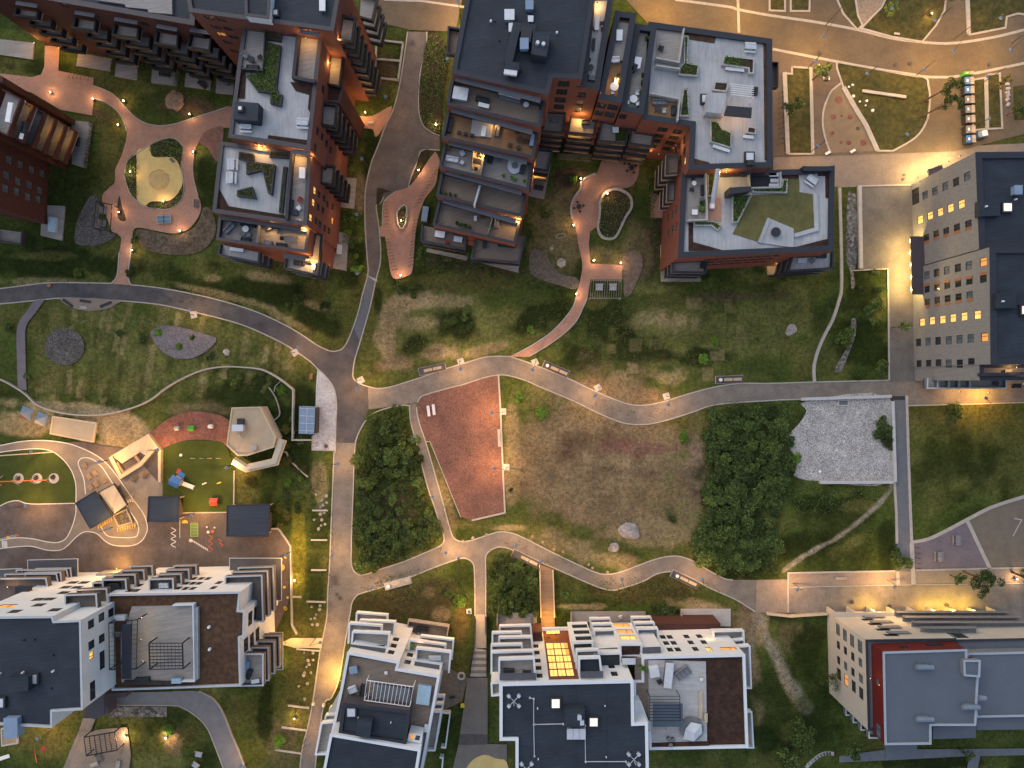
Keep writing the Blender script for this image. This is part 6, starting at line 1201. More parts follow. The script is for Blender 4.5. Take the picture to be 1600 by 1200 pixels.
bench_('dark bench at the left of the rounded bay on the west road', 108, 474, -35, 2.4, darkm); bench_('pale bench in the middle of the rounded bay on the west road', 132, 481, -4, 1.4, conc); bench_('dark bench at the right of the rounded bay on the west road', 167, 476, 22, 2.4, darkm); bench_('thin rail bench across the rounded bay on the west road', 135, 471, -9, 2.2, darkm)
# court and field
bench_('left white bench on the red gravel court', 670, 642, 97, 2.1, whitep); bench_('right white bench on the red gravel court', 678, 640, 97, 2.1, whitep); bench_('long pale bench on the right edge of the red court', 780, 684, 92, 3.4, conc)
def boulder(label, px, py, r, m=None, sq=.6, seed=0, group=None, z=0, rz=None, el=1.0):
    rs = random.Random(seed*7+int(px)); t = MB(); n, k = 14, 7; off = Vector((rs.random()*50, rs.random()*50, 3)); v = []
    for j in range(k+1):
        for i in range(n):
            a, b_ = 2*math.pi*i/n, math.pi*j/k; d = Vector((math.sin(b_)*math.cos(a), math.sin(b_)*math.sin(a), math.cos(b_)))
            f = 1+.38*noise.noise(d*1.5+off)+.16*noise.noise(d*4+off); v.append((d.x*r*f*el, d.y*r*f, d.z*r*f*sq+r*sq*.3))
    t.add(v, [(j*n+i, (j+1)*n+i, (j+1)*n+(i+1)%n, j*n+(i+1)%n) for j in range(k) for i in range(n)])
    o = t.build('boulder', m or stone_m, None); o.location = P(px, py, z); o.rotation_euler = (0,0,rs.random()*6 if rz is None else R(rz))
    return tag(o, label, 'boulder', group)
boulder('large pale flat boulder at the bottom of the dirt field', 983, 829, 1.55, greystone, .45, 1, None, 0, -25, 1.3); boulder('smaller pale boulder below the large one on the dirt field', 959, 855, .95, greystone, .45, 2, None, 0, 10, 1.2)
boulder('grey boulder alone on the lawn left of the white curved kerb', 1236, 515, 1.1, greystone, .5, 3); boulder('large bright boulder on the bare lawn of the middle court', 877, 411, .85, stone_m, .7, 4); boulder('small bright boulder above the large one in the middle court', 862, 388, .4, stone_m, .7, 5)
boulder('grey boulder on the west lawn near the fence bend', 354, 550, .65, stone_m, .5, 6); boulder('tan boulder at the north edge of the north-west lawn', 275, 157, 1.9, M('tan rock', (.26,.17,.11), .9, .25, 1.5), .35, 7)
for i, (x, y) in enumerate(((724,846),(739,840),(760,835),(848,847),(832,838),(866,858),(880,862),(920,882),(926,887),(949,894))): boulder('small tan rock at the upper kerb of the lower path', x, y, .3, M('kerb rock', (.28,.22,.15), .9, .3, 2) if i == 0 else MATS['kerb rock'], .6, i, 'rocks along the lower path')
for g_, lst in (('white stones in the upper verge', [(494,773),(503,782),(510,775),(511,785),(505,790),(501,793),(507,801),(501,803),(491,812),(503,812),(502,821),(508,819),(498,826),(509,797)]), ('white stones in the middle verge', [(487,948),(500,946),(499,952),(494,960),(492,966),(486,967),(488,976),(496,976)]), ('white stones in the lower verge', [(475,1020),(489,1020),(481,1032),(489,1031),(483,1038),(479,1042),(476,1051),(474,1055),(486,1051),(480,1068),(467,1072),(476,1092)])):
    for i, (x, y) in enumerate(lst): boulder(f'pale stone among the {g_} beside the vertical path', x, y, .24+.12*((i*7) % 5)/5, stone_m, .7, i, g_)
for i, (x, y) in enumerate(((1326,136),(1332,133),(1333,151),(1343,159),(1354,158),(1363,173),(1352,165))): boulder('round pale stone on the leaf shaped lawn', x, y, .22+.05*(i % 3), whitep, .8, i, 'stones on the leaf lawn')
for i, y in enumerate((132,139,145,150,156,164)): 
    o = MB().bbox(-.42,.42,-.28,.28,0,.35,.06).build('stone_block', conc); o.location = P(1573+(i%2), y); o.rotation_euler = (0,0,i*.2); tag(o, 'squared stone block in the upright row behind the bin lawns', 'stone block', 'stone blocks behind the bins')
for i in range(9): 
    a = R(200-i*9); o = MB().bbox(-.5,.5,-.35,.35,0,.1,.03).build('stepping_stone', conc); o.location = P(1300+38*math.cos(a)*1.0+2, 1215-38*math.sin(R(155-i*9))-i*.3+ (0)); o.location = P(1262+i*4.6, 1196-14*math.sin(i*.26)-i*.8); o.rotation_euler = (0,0,R(60-i*8)); tag(o, 'pale stepping slab in the curved row at the bottom right', 'paving slab', 'curved row of slabs')
for i, (x0, y0, x1, y1, l) in enumerate(((489,797,513,797,'first timber bar across the verge, among the upper white stones'),(487,843,512,843,'second timber bar across the verge'),(487,890,511,890,'third timber bar across the verge'),(480,939,510,940,'fourth timber bar across the verge, above the middle stones'),(451,1101,484,1105,'fifth timber bar, just below the lower stones'),(441,1135,480,1140,'sixth timber bar across the lower verge'),(431,1170,472,1176,'seventh timber bar across the lower verge'),(458,932,472,932,'short pale bar beside the kindergarten kerb'),(464,1013,500,1016,'long pale bar under the timber gate'))):
    t = thing('timber_bar', l, 'timber bar', (x0+x1)/2, (y0+y1)/2); a, e = P(x0,y0)-t.location, P(x1,y1)-t.location
    m = MB(); m.obox(0, 0, .25, .5, (e-a).length, .28, math.atan2(e.y-a.y, e.x-a.x)); m.build('rail', conc, t)
    for f_ in (.1,.9): q = a.lerp(e, f_); MB().box(q.x-.1,q.x+.1,q.y-.1,q.y+.1,0,.25).build('post', conc, t)
def hoops(label, group, pts, ang):
    f = thing('bicycle_hoop', label, 'bicycle rack', pts[0][0], pts[0][1], 0, ang, group)
    MB().tube((-.42,0,0),(-.42,0,.75),.035,6).tube((-.42,0,.75),(.42,0,.75),.035,6).tube((.42,0,.75),(.42,0,0),.035,6).build('tube', blackm, f)
    MB().box(-.5,.5,-.06,.06,.0,.02).build('base', darkm, f)
    for x, y in pts[1:]: again(f, label, x, y, 0, ang)
    return f
hoops('bicycle hoop in the row on the left rim of the brick cul-de-sac', 'hoops on the left rim', [(602+i*.35, 318+i*5.5) for i in range(7)]+[(605+i*1.3, 375+i*5.2) for i in range(10)], 10)
hoops('bicycle hoop in the row on the right rim of the brick cul-de-sac', 'hoops on the right rim', [(682-i*3.2, 268+i*5.6) for i in range(11)]+[(650-i*.6, 345+i*5.4) for i in range(14)], 20)
hoops('bicycle hoop in the row beside the upper brick block, by the grass strip', 'hoops by the grass strip', [(1219, 146+i*8) for i in range(11)], 20)
hoops('bicycle hoop in the short row on the brick path, top left', 'hoops on the brick path', [(112+i*6, 120+i*.7) for i in range(6)], 60)
def picnic(label, px, py, rz, z=0, m=None, group=None):
    t = thing('picnic_table', label, 'picnic table', px, py, z, rz, group); w_ = m or greyf
    s = MB()
    for i in range(5): s.bbox(-.95,.95,-.38+i*.155,-.24+i*.155,.70,.75,.01)
    s.build('table_top', w_, t)
    for y in (-.72,.72): MB().bbox(-.95,.95,y-.16,y+.16,.42,.47,.01).build('bench', w_, t)
    for x in (-.7,.7): MB().box(x-.05,x+.05,-.80,.80,.32,.40).box(x-.05,x+.05,-.3,-.2,0,.70).box(x-.05,x+.05,.2,.3,0,.70).build('leg', darkm, t)
    return t
picnic('upper picnic table on the dark paved corner by the sand court', 1493, 843, 90, 0, M('grey boards', (.22,.21,.22), .8, .15, 2.5, 'plank', 90)); picnic('lower picnic table on the dark paved corner by the sand court', 1465, 869, 90, 0, MATS['grey boards'])
hoops('bicycle hoop in the row left of the dark paved corner', 'hoops at the dark corner', [(1432,855),(1432,863),(1432,871),(1432,879),(1432,887)], -10)
bench_('long brown bench on the planter strip', 1313, 903, 2, 2.2, wood); bench_('pale bench on the paving under the loose crowned tree', 1543, 901, -5, 1.2, conc)
for i, (x, y) in enumerate(((1330,940),(1388,947),(1478,945))):
    o = MB().cyl(0,0,0,.02,.42,n=20).cyl(0,0,.02,.03,.34,n=20).build('manhole_cover', darkm); o.location = P(x, y); o.location.z = LAY[0]+.003; tag(o, ['round drain cover left of the walk by the cream block', 'round drain cover in the middle of the walk by the cream block', 'round drain cover on the brightest lit walk by the cream block'][i], 'manhole cover')
for l, x, y, r in (('upper manhole cover of the pair on the lower junction', 527, 928, .38), ('lower manhole cover of the pair on the lower junction', 532, 934, .38), ('manhole cover on the junction by the red court', 578, 583, .3), ('manhole cover at the bottom of the cobbles', 510, 697, .4), ('manhole cover on the top street above the grass strip', 1278, 83, .4), ('manhole cover on the street above the leaf lawn, left', 1398, 102, .35), ('manhole cover on the street above the leaf lawn, right', 1421, 100, .35), ('manhole cover on the street above the bins', 1544, 101, .35), ('manhole cover on the pale walk by the tan block, upper', 1412, 274, .25), ('manhole cover on the pale walk by the tan block, lower', 1411, 280, .25), ('manhole cover on the north road near the street', 645, 67, .35), ('orange manhole cover on the west road\'s upper kerb', 78, 446, .4)):
    o = MB().cyl(0,0,0,.02,r,n=22).cyl(0,0,.02,.028,r*.8,n=22).build('manhole_cover', asph if 'orange' not in l else M('rust iron', (.30,.14,.07), .8, .2, 3)); o.location = P(x, y); o.location.z = LAY[0]+.003; tag(o, l, 'manhole cover')
o = MB().obox(0,0,0,.03,.9,1.5,.05).build('drain_hatch', asph); o.location = P(522,905); o.location.z = LAY[0]+.004; tag(o, 'rectangular hatch in the vertical path by the fourth timber bar', 'hatch')
LAY[0] += .004
for i, (x, y, r, m_) in enumerate(((1310,156,.88,redp),(1302,183,.62,rubred),(1328,183,.62,rubred),(1315,181,.32,rubred),(1340,201,.48,asph),(1300,208,.55,rubred),(1314,222,.45,rubred),(1326,223,.6,rubred),(1349,223,.82,rubred))):
    o = MB().cyl(0,0,0,.12,r,r*.8,22).cyl(0,0,.12,.16,r*.8,r*.3,22).build('play_disc', rubred if m_ is redp else m_); o.location = P(x, y, .02)
    tag(o, ['largest round red disc at the top of the sand lens', 'red disc at the left of the sand lens, second row', 'red disc at the right of the sand lens, second row', 'small faint disc between the second row discs', 'grey disc at the right of the sand lens', 'red disc alone on the left of the sand lens', 'dark red disc in the bottom row, middle', 'faint red disc in the bottom row, left of the wide one', 'wide red disc at the bottom right of the sand lens'][i], 'play disc')
def block(label, px, py, l, w_, h, rz, m=None, name='stone_bench', cat_='bench'):
    t = thing(name, label, cat_, px, py, 0, rz); MB().bbox(-l/2,l/2,-w_/2,w_/2,.3,h,.04).build('seat', m or conc, t); MB().box(-l/2+.1,l/2-.1,-w_/2+.08,w_/2-.08,0,.3).build('base', darkm, t)
block('white stone bench beside the grass strip, near its tree', 1290, 124, 1.3, .6, .5, 0, whitep); block('white stone bench at the bottom left of the sand lens', 1292, 240, 1.1, .5, .5, 30, whitep); block('white stone bench at the bottom of the sand lens, by the wide disc', 1331, 237, 1.1, .5, .5, 30, whitep); block('long pale wall bench lying across the leaf shaped lawn', 1380, 148, 8.6, .55, .55, -8, conc); block('low pale bench in the upper leaf lawn', 1400, 54, 1.1, .4, .45, -8, conc); block('pale bench on the entrance path by the brick towers', 580, 193, 1.2, .5, .5, 0, conc)
# recycling containers
for i, (y, k_, l) in enumerate(((119,'green','small green container at the top of the recycling row'),(131,'blue','blue lidded container, uppermost blue of the recycling row'),(145,'blue','blue lidded container lit by a lamp, second blue of the row'),(160,'grey','grey lidded container directly under the two blue ones'),(175,'grey','grey lidded container in the middle of the recycling row'),(190,'grey','grey lidded container third of the grey ones'),(206,'grey','grey lidded container lowest of the grey ones'),(221,'blue','blue lidded container at the bottom of the recycling row'))):
    t = thing('recycling_container', l, 'recycling container', 1507+(y-119)*.03, y, 0, 3); w2 = .35 if i == 0 else .78
    MB().bbox(-.95,.95,-w2,w2,0,1.45,.12).build('body', darkm if i else carm['green'], t)
    lid_m = {'green': carm['green'], 'blue': carm['blue'], 'grey': M('bin grey', (.16,.15,.15), .5, .1, 2) if 'bin grey' not in MATS else MATS['bin grey']}[k_]
    f = MB().bbox(-.95,.1,-w2*.92,w2*.92,1.45,1.58,.05).build('lid', lid_m, t); MB().box(-.62,-.30,-.25 if i else -.1,.25 if i else .1,1.58,1.6).build('hatch', whitep, f)
    MB().bbox(.15,.9,-w2*.9,w2*.9,1.45,1.52,.04).build('cover', wood, t)
t = thing('waste_container', 'blue and white tipped container beside the lowest recycling bin', 'container', 1530, 212, 0, 12); MB().bbox(-.9,.9,-.6,.6,0,1.2,.1).build('body', bluem, t); MB().bbox(-.2,.85,-.55,.55,1.2,1.3,.04).build('lid', whitep, t)
# swings, pergolas, tables in the courts
def pergola(label, corners, z, h, n, m, beams=True, along=0, posts=True, cat_='pergola', r=.07, cross=0, z0=None):
    cx, cy = sum(p[0] for p in corners)/4, sum(p[1] for p in corners)/4; t = thing('pergola', label, cat_, cx, cy, z); o = t.location
    c_ = [P(x, y, z+h)-o for x, y in corners]
    if along: c_ = c_[1:]+c_[:1]
    s = MB()
    for i in range(n):
        f = i/(n-1); s.tube(c_[0].lerp(c_[1], f), c_[3].lerp(c_[2], f), r*.8, 4)
    s.build('slats', m, t)
    if cross:
        s = MB()
        for i in range(cross): f = i/(cross-1); s.tube(c_[0].lerp(c_[3], f), c_[1].lerp(c_[2], f), r*.3, 4)
        s.build('wires', m, t)
    bm = MB().tube(c_[0], c_[1], r*1.3, 4).tube(c_[3], c_[2], r*1.3, 4); bm.build('beam', m, t)
    if posts:
        for p in c_: MB().tube((p.x,p.y,0), (p.x,p.y,h), r*1.2, 6).build('post', m, t)
    return t
def swingseat(label, px, py, rz, z=0, m=None, group=None):
    t = thing('swing_bench', label, 'swing bench', px, py, z, rz, group); s = MB()
    for i in range(7): s.bbox(-.75,.75,-.5+i*.15,-.38+i*.15,.42,.47,.01)
    s.build('seat', m or greyf, t); k = MB()
    for i in range(4): k.bbox(-.75,.75,.55+i*.03,.6+i*.03,.5+i*.15,.62+i*.15,.01)
    k.build('backrest', m or greyf, t); MB().box(-.78,-.70,-.5,.5,.47,.65).build('armrest', blackm, t); MB().box(.70,.78,-.5,.5,.47,.65).build('armrest', blackm, t)
    for x in (-.7,.7): MB().tube((x,0,.0),(x,0,2.1),.02,5).build('hanger', blackm, t)
pergola('open pergola frame over two swing benches beside the middle brick path', [(924,438),(971,438),(970,466),(922,466)], 0, 2.6, 14, wood, r=.045); swingseat('left swing bench under the pergola by the middle brick path', 936, 450, 0, 0, lightf); swingseat('right swing bench under the pergola by the middle brick path', 957, 450, 0, 0, lightf)
t = pergola('black swing frame with slanting posts by the pebble bed', [(150,315),(175,320),(172,362),(146,356)], 0, 2.6, 3, blackm, along=0, r=.10); swingseat('upper swing bench hanging in the black swing frame', 165, 330, 85, 0, greyf); swingseat('lower swing bench hanging in the black swing frame', 163, 350, 85, 0, greyf)
t = thing('tennis_table', 'blue outdoor table tennis table on the brick court', 'table tennis table', 259, 344, 0, 2); MB().bbox(-1.37,1.37,-.76,.76,.72,.78,.02).build('table_top', carm['blue'] if False else M('table blue', (.10,.17,.24), .5, .06, 2), t); MB().box(-.02,.02,-.8,.8,.78,.92).build('net', blackm, t)
mk = MB(); [mk.box(a,b_,c1,d1,.781,.784) for a,b_,c1,d1 in ((-1.36,1.36,-.76,-.72),(-1.36,1.36,.72,.76),(-1.36,-1.32,-.72,.72),(1.32,1.36,-.72,.72),(-1.32,-.03,-.015,.015),(.03,1.32,-.015,.015))]; mk.build('lines', paint_w, t)
for x in (-.9,.9): MB().box(x-.05,x+.05,-.5,.5,0,.72).build('leg', darkm, t)
t = thing('climbing_dome', 'round steel climbing dome on the yellow play surface', 'climbing frame', 249, 281); s = MB(); rd = 2.0
ring = lambda j: [Vector((rd*math.cos(R(10+j*20))*math.cos(i*math.pi/6), rd*math.cos(R(10+j*20))*math.sin(i*math.pi/6), rd*math.sin(R(10+j*20))*.8)) for i in range(12)]
rs_ = [ring(j) for j in range(4)]
for j in range(4):
    for i in range(12):
        s.tube(rs_[j][i], rs_[j][(i+1)%12], .028, 5)
        if j < 3: s.tube(rs_[j][i], rs_[j+1][i], .028, 5); s.tube(rs_[j][i], rs_[j+1][(i+1)%12], .022, 5)
for i in range(12): s.tube(rs_[3][i], (0,0,rd*.8), .025, 5); s.tube(rs_[0][i], (rs_[0][i].x*1.02, rs_[0][i].y*1.02, 0), .03, 5)
s.build('bars', M('sandy steel', (.46,.36,.22), .4, .1, 2), t); MB().cyl(0,0,.1*0+.02,.06,.25,n=12).build('hub', steel, t)
bench_('wooden bench on the right edge of the north-west brick court', 309, 319, 88, 1.6, greyf, 0, None, True)
bench_('small bench at the upper right of the yellow play surface', 270, 251, -40, 1.0, greyf)
def table_group(label, px, py, rz=0):
    t = thing('picnic_set', label, 'picnic table', px, py, 0, rz); MB().cyl(0,0,.7,.75,.5,n=16).build('table_top', darkm, t); MB().cyl(0,0,0,.7,.08,n=8).build('stem', darkm, t)
    for i in range(4): a = i*math.pi/2; MB().obox(.95*math.cos(a), .95*math.sin(a), .42, .47, .45, .45, a).cyl(.95*math.cos(a), .95*math.sin(a), 0, .42, .05, n=6).build('seat', darkm, t)
table_group('dark table with four seats by the left wall of the middle court', 904, 324, 15); table_group('dark table with four seats at the top of the middle court, lower', 986, 264, 30); table_group('dark table with four seats at the top of the middle court, upper', 974, 249, 10)
t = thing('balance_ring', 'oval metal ring lying on the bare lawn of the middle court', 'play ring', 876, 369, 0, 8); s = MB()
for i in range(20): a, e = i*math.pi/10, (i+1)*math.pi/10; s.tube((.95*math.cos(a),.42*math.sin(a),.25),(.95*math.cos(e),.42*math.sin(e),.25),.05,6)
s.build('ring', conc, t); [MB().tube((x,0,0),(x,0,.25),.04,5).build('post', darkm, t) for x in (-.95,.95)]
# boardwalk and stairs
t = thing('boardwalk', 'timber boardwalk running from the lower path down to the lit white building', 'boardwalk', 854, 930); s = MB(True); qd = P2([(843,881),(863,889),(866,962),(868,990),(846,990),(845,962)])
s.prism(qd, .25, .4, True); s.build('deck', M('boardwalk planks', (.24,.165,.11), .8, .2, 2.2, 'plank', 90), t)
for a, e in (((843,881),(845,962)),((863.5,889),(866,962))):
    MB(True).strip(P2([a, e]), .22, .4, 1.2).build('handrail', pinew, t)
t = thing('stair_ramp', 'pale ramp and broad stairs continuing the narrow path down between the white blocks', 'stairs', 747, 1010); s = MB(True)
s.prism(P2([(743,960),(760,960),(760,1015),(741,1012)]), .02, .22); s.build('ramp', M('ramp concrete', (.36,.31,.24), .8, .1, 1), t)
for i in range(9): y = 1012+i*5.0; f_ = (y-1012)/46; MB(True).prism(P2([(741-f_*7,y),(760.5,y),(760.7,y+5.0),(741-f_*7-.7,y+5.0)]), .02, .22-.02*i).build('step', palep if i % 2 else conc, t)
MB(True).strip(P2([(742,962),(741,1010),(735,1030),(733,1056)]), .1, .2, 1.1).build('handrail', darkm, t); MB(True).strip(P2([(760.5,962),(760.5,1056)]), .1, .2, 1.1).build('handrail', darkm, t); MB(True).strip(P2([(757,962),(757,986)]), .3, .2, .7).build('bench', wood, t)
t = thing('planter_ring', 'round grey concrete ring at the foot of the stairs between the white blocks', 'planter', 721, 1055); s = MB()
for i in range(20): a, e = i*math.pi/10, (i+1)*math.pi/10; s.tube((.62*math.cos(a),.62*math.sin(a),.4),(.62*math.cos(e),.62*math.sin(e),.4),.22,8)
s.build('ring', conc, t); MB().cyl(0,0,0,.3,.5,n=16).build('soil', soil_m, t)
o = thing('salt_bin', 'small yellow grit box on the yard slabs', 'grit box', 723, 1101, 0, 5); MB().bbox(-.35,.35,-.3,.3,0,.6,.05).build('body', carm['yellow'], o); MB().bbox(-.38,.38,-.33,.33,.6,.68,.03).build('lid', carm['yellow'], o)
o = thing('vent_box', 'lit white box beside the upper end of the ramp', 'box', 733, 959-5+0, 0, 0); MB().bbox(-.5,.5,-.45,.45,0,.7,.04).build('body', cream_m, o); MB().bbox(-.3,.3,-.3,.3,.7,.75,.02).build('lid', whitep, o)
bench_('small bench on the yard slabs between the white blocks', 707, 1088, 12, 1.2, darkm)
for l, x, y in (('left pale bollard across the vertical path near the bottom', 490, 1099), ('right pale bollard across the vertical path near the bottom', 506, 1101)):
    o = thing('stone_bollard', l, 'bollard', x, y); MB().bbox(-.28,.28,-.28,.28,0,.6,.06).build('body', conc, o); MB().bbox(-.2,.2,-.2,.2,.6,.64,.03).build('cap', whitep, o)
# gravel bed walls
for l, pts in (('low pale wall along the top of the white gravel bed', [(1250,623.5),(1390,619)]), ('low pale wall along the right of the white gravel bed', [(1392,627),(1396,752)]), ('low pale wall along the bottom of the white gravel bed', [(1279,753),(1393,752.5)])):
    t = thing('retaining_wall', l, 'wall', *[(pts[0][i]+pts[1][i])/2 for i in (0,1)]); MB(True).strip(P2(pts), .5, -.1, .75).build('body', conc, t); MB(True).strip(P2(pts), .58, .75, .82).build('coping', M('wall coping', (.42,.43,.44), .8, .08, 1) if 'wall coping' not in MATS else MATS['wall coping'], t)
t = thing('inspection_hatch', 'grey framed hatch near the top of the white gravel bed', 'hatch', 1317, 629.5); MB().strip([(-.95,-.5),(.95,-.5),(.95,.5),(-.95,.5)], .18, 0, .3, closed=True).build('frame', conc, t); MB().box(-.86,.86,-.41,.41,.1,.2).build('lid', slate_m, t)
boulder('single white stone at the bottom left of the white gravel bed', 1281, 737, .3, whitep, .8, 3); boulder('reddish stone at the top right of the east thicket', 1228, 647, .45, M('red stone', (.35,.12,.09), .9, .2, 2), .7, 4)
t = thing('retaining_wall', 'long lit timber wall between the walk and the lawn left of the cream block', 'wall', 1245, 958); MB(True).strip(P2([(1196,957),(1233,961),(1291,957)]), .35, 0, .9).build('body', wood, t); MB(True).strip(P2([(1196,957),(1233,961),(1291,957)]), .42, .9, .96).build('coping', pinew, t)
t = thing('retaining_wall', 'pale wall between the slab apron and the rubble bed', 'wall', 1342, 356); MB(True).strip(P2([(1341,292),(1343,420)]), .6, 0, .7).build('body', conc, t); MB(True).strip(P2([(1341,292),(1343,420)]), .68, .7, .76).build('coping', conc, t)
for l, px_ in (('grey flat store roof beside the east end of the white complex', [(1063,951),(1141,951),(1141,978),(1063,975)]), ('ground patio slab below the front of the white complex, left of the bushes', [(892,955),(1008,955),(1010,970),(892,972)]), ('ground patio slab left of the boardwalk foot', [(777,957),(838,957),(840,984),(777,984)])):
    t = thing('ground_patio', l, 'patio', sum(p[0] for p in px_)/4, sum(p[1] for p in px_)/4); MB(True).prism(P2(px_), .05, .35).build('slab', deckg if 'roof' not in l else conc, t); MB(True).strip(P2([px_[0],px_[3]]), .15, .1, 1.3).build('screen', wood, t)

# ------------------------------------------------------------------ kindergarten
b = thing('pavilion', 'faceted tan roofed kindergarten pavilion with pale stepped canopy edge', 'pavilion', 395, 680)
pv = volume(b, [(362,637),(407,636),(431,684),(427,699),(386,712),(371,712),(354,696)], 3.9, 0, cream_m, M('tan roofing', (.42,.32,.21), .85, .08, .5), pinew, .22, .12)
for k_, (w_, zz) in enumerate(((1.5,3.5),(.7,3.75))): MB(True).strip(P2([(441,687),(429,722),(384,732),(364,720)], 3.6), w_, zz-.5+.25*k_, zz+.02*k_, side=0).build('canopy_edge', cream_m if k_ else pinew, b)
vent(b, 375, 668, 16, 9, 3.8, 1.2, steel, 0); vent(b, 378, 659, 8, 10, 3.8, .9, darkm); pipe(b, 375, 680, 3.8, .15, .5, steel); vent(b, 398, 699, 7, 5, 3.8, .6, conc); pipe(b, 371, 703, 3.8, .1)
def shed(label, q, z, m=canopy_m, cat_='shelter', lit_=None):
    t = thing('shelter', label, cat_, sum(p[0] for p in q)/4, sum(p[1] for p in q)/4); MB(True).prism(P2(q, z), z-.25, z, True).build('roof', m, t); MB(True).strip(P2(q, z), .14, z-.3, z+.08, closed=True).build('fascia', darkm, t)
    for p in inset(P2(q, z), .35): MB(True).box(p.x-.08,p.x+.08,p.y-.08,p.y+.08,0,z-.25).build('post', wood, t)
    ii = inset(P2(q, z), .5); MB(True).strip([ii[0], ii[1]], .12, 0, z-.3).build('back_wall', wood, t); return t
shed('tilted square slate roofed shelter beside the pine roofed shed', [(118,786),(148,768),(175,806),(141,826)], 3.2); shed('small slate roofed shelter at the bottom of the east turf', [(233,776),(280,776),(279,815),(230,815)], 3.2); shed('large slate roofed shelter at the yard\'s east side', [(355,790),(421,788),(419,838),(354,838)], 3.2)
shed('pine boarded lean-to roof joined to the tilted shelter', [(154,769),(178,756),(199,789),(178,804)], 2.6, pinew, 'lean-to')
t = thing('planter_box', 'long timber planter full of dark mulch below the pine roof', 'planter', 194, 806); MB(True).strip(P2([(180,805),(200,795),(209,815),(188,821)]), .25, 0, .7, closed=True).build('box', wood, t); MB(True).prism(inset(P2([(180,805),(200,795),(209,815),(188,821)]), .12), 0, .55).build('mulch', greybark, t)
for l, g_, pts in (('little yellow lit post in the slanting row under the tilted shelter', 'yellow posts, slanting row', [(158+i*3.4, 822-i*2) for i in range(7)]), ('little yellow lit post in the level row under the mulch planter', 'yellow posts, level row', [(188+i*3.8, 826-i*.8) for i in range(8)])):
    f = thing('yellow_post', l, 'post', pts[0][0], pts[0][1], 0, 0, g_); MB().cyl(0,0,0,.9,.09,n=8).build('shaft', pinew, f); MB().obox(0,0,.9,.96,.12,.75,.1).build('cap', paint_y, f)
    for x, y in pts[1:]: again(f, l, x, y)
t = thing('sandpit', 'flat tan sandpit with raised pale edges on the kindergarten slope', 'sandpit', 117, 671); q = [(85,651),(152,661),(147,690),(81,677)]; MB(True).strip(P2(q), .3, 0, .5, closed=True).build('edge', pinew, t); MB(True).prism(inset(P2(q), .15), .02, .4).build('sand', M('pit sand', (.38,.31,.22), .95, .08, 1), t)
for l, px_, py_, m1 in (('left pyramid shaped play tent with an orange side', 41, 646, panelo), ('right pyramid shaped play tent, pale on one side', 65, 655, conc)):
    t = thing('play_tent', l, 'play tent', px_, py_, 0, -20); a = 1.15; MB().add([(-a,-a,0),(a,-a,0),(a,a,0),(-a,a,0),(0,0,1.7)], [(2,3,4),(3,0,4),(1,2,4)]).build('cover', bluem, t); MB().add([(-a,-a,0),(a,-a,0),(0,0,1.7)], [(0,1,2)]).build('door_flap', m1, t); MB().tube((0,0,0),(0,0,1.9),.04,6).build('pole', wood, t)
t = thing('timber_terrace', 'sloping pine terrace with stepped seating walls at the kindergarten', 'terrace', 215, 710); MB(True).prism(P2([(176,712),(235,677),(246,697),(231,712),(221,706),(193,724),(183,716)]), .02, .55).build('deck', pinew, t)
MB(True).strip(P2([(177,713),(193,744),(222,726),(246,698)]), .7, .1, 1.0).build('seat_wall', pinew, t); MB(True).strip(P2([(235,678),(254,704),(254,752)]), .5, .1, 1.3).build('seat_wall', pinew, t); MB(True).strip(P2([(186,722),(196,738),(222,722),(214,712)]), .45, .1, .8).build('seat_wall', woodw, t); MB(True).prism(P2([(225,728),(240,700),(252,705),(252,750),(247,751)]), .02, .2).build('planting', MATS['dry planting'], t)
for l, x, y, a in (('wooden lounge pair on the pale terrace, left', 213, 747, 55), ('wooden lounge pair on the pale terrace, right', 229, 742, 55)): bench_(l, x, y, a, 1.5, woodw, 0, None, True)
for i, (x, y) in enumerate(((134,727),(141,744),(150,739),(143,761),(152,756),(164,750))):
    t = thing('plank_table', ['topmost plank table inside the cycle loop', 'left plank table of the middle pair in the loop', 'right plank table of the middle pair in the loop', 'left plank table of the bottom trio in the loop', 'middle plank table of the bottom trio in the loop', 'right plank table of the bottom trio in the loop'][i], 'table', x, y, 0, -55); s = MB()
    for k_ in range(4): s.bbox(-.55,.55,-.42+k_*.22,-.24+k_*.22,.42,.48,.01)
    s.build('table_top', woodw, t); [MB().box(x_-.05,x_+.05,-.35,.35,0,.42).build('leg', darkm, t) for x_ in (-.42,.42)]
t = thing('nest_swing', 'orange beam swing frame with nest swings on the west turf', 'swing', 45, 749, 0, 2); MB().tube((-5.2,0,2.3),(5,0,2.3),.10,8).build('beam', carm['orange'], t)
for x in (-5,-1.7,1.7,4.9): MB().tube((x-.2,-1.1,0),(x,0,2.3),.07,6).tube((x+.2,1.1,0),(x,0,2.3),.07,6).build('leg', wood, t)
for x in (-1.9+.1,1.7,5.0): 
    f = MB().cyl(x,.35,.48,.56,.5,n=16).build('seat', blackm, t); MB().tube((x-.4,.35,.55),(x-.1,0,2.3),.02,4).tube((x+.4,.35,.55),(x+.1,0,2.3),.02,4).build('chains', steel, f)
for x in (31,60,86):
    o = MB().cyl(0,0,0,.02,1.0,n=26).build('fall_mat', conc); o.location = P(x, 747); o.location.z = LAY[0]+.003; tag(o, {31:'round grey mat under the left nest swing',60:'round grey mat under the middle nest swing',86:'round grey mat under the right nest swing'}[x], 'mat')
t = thing('balance_beam', 'long pale beam along the top of the west turf', 'beam', 42, 709, 0, 4); MB().bbox(-5.4,5.4,-.1,.1,.25,.42,.03).build('beam', pinew, t); [MB().box(x-.1,x+.1,-.1,.1,0,.25).build('post', wood, t) for x in (-5,0,5)]
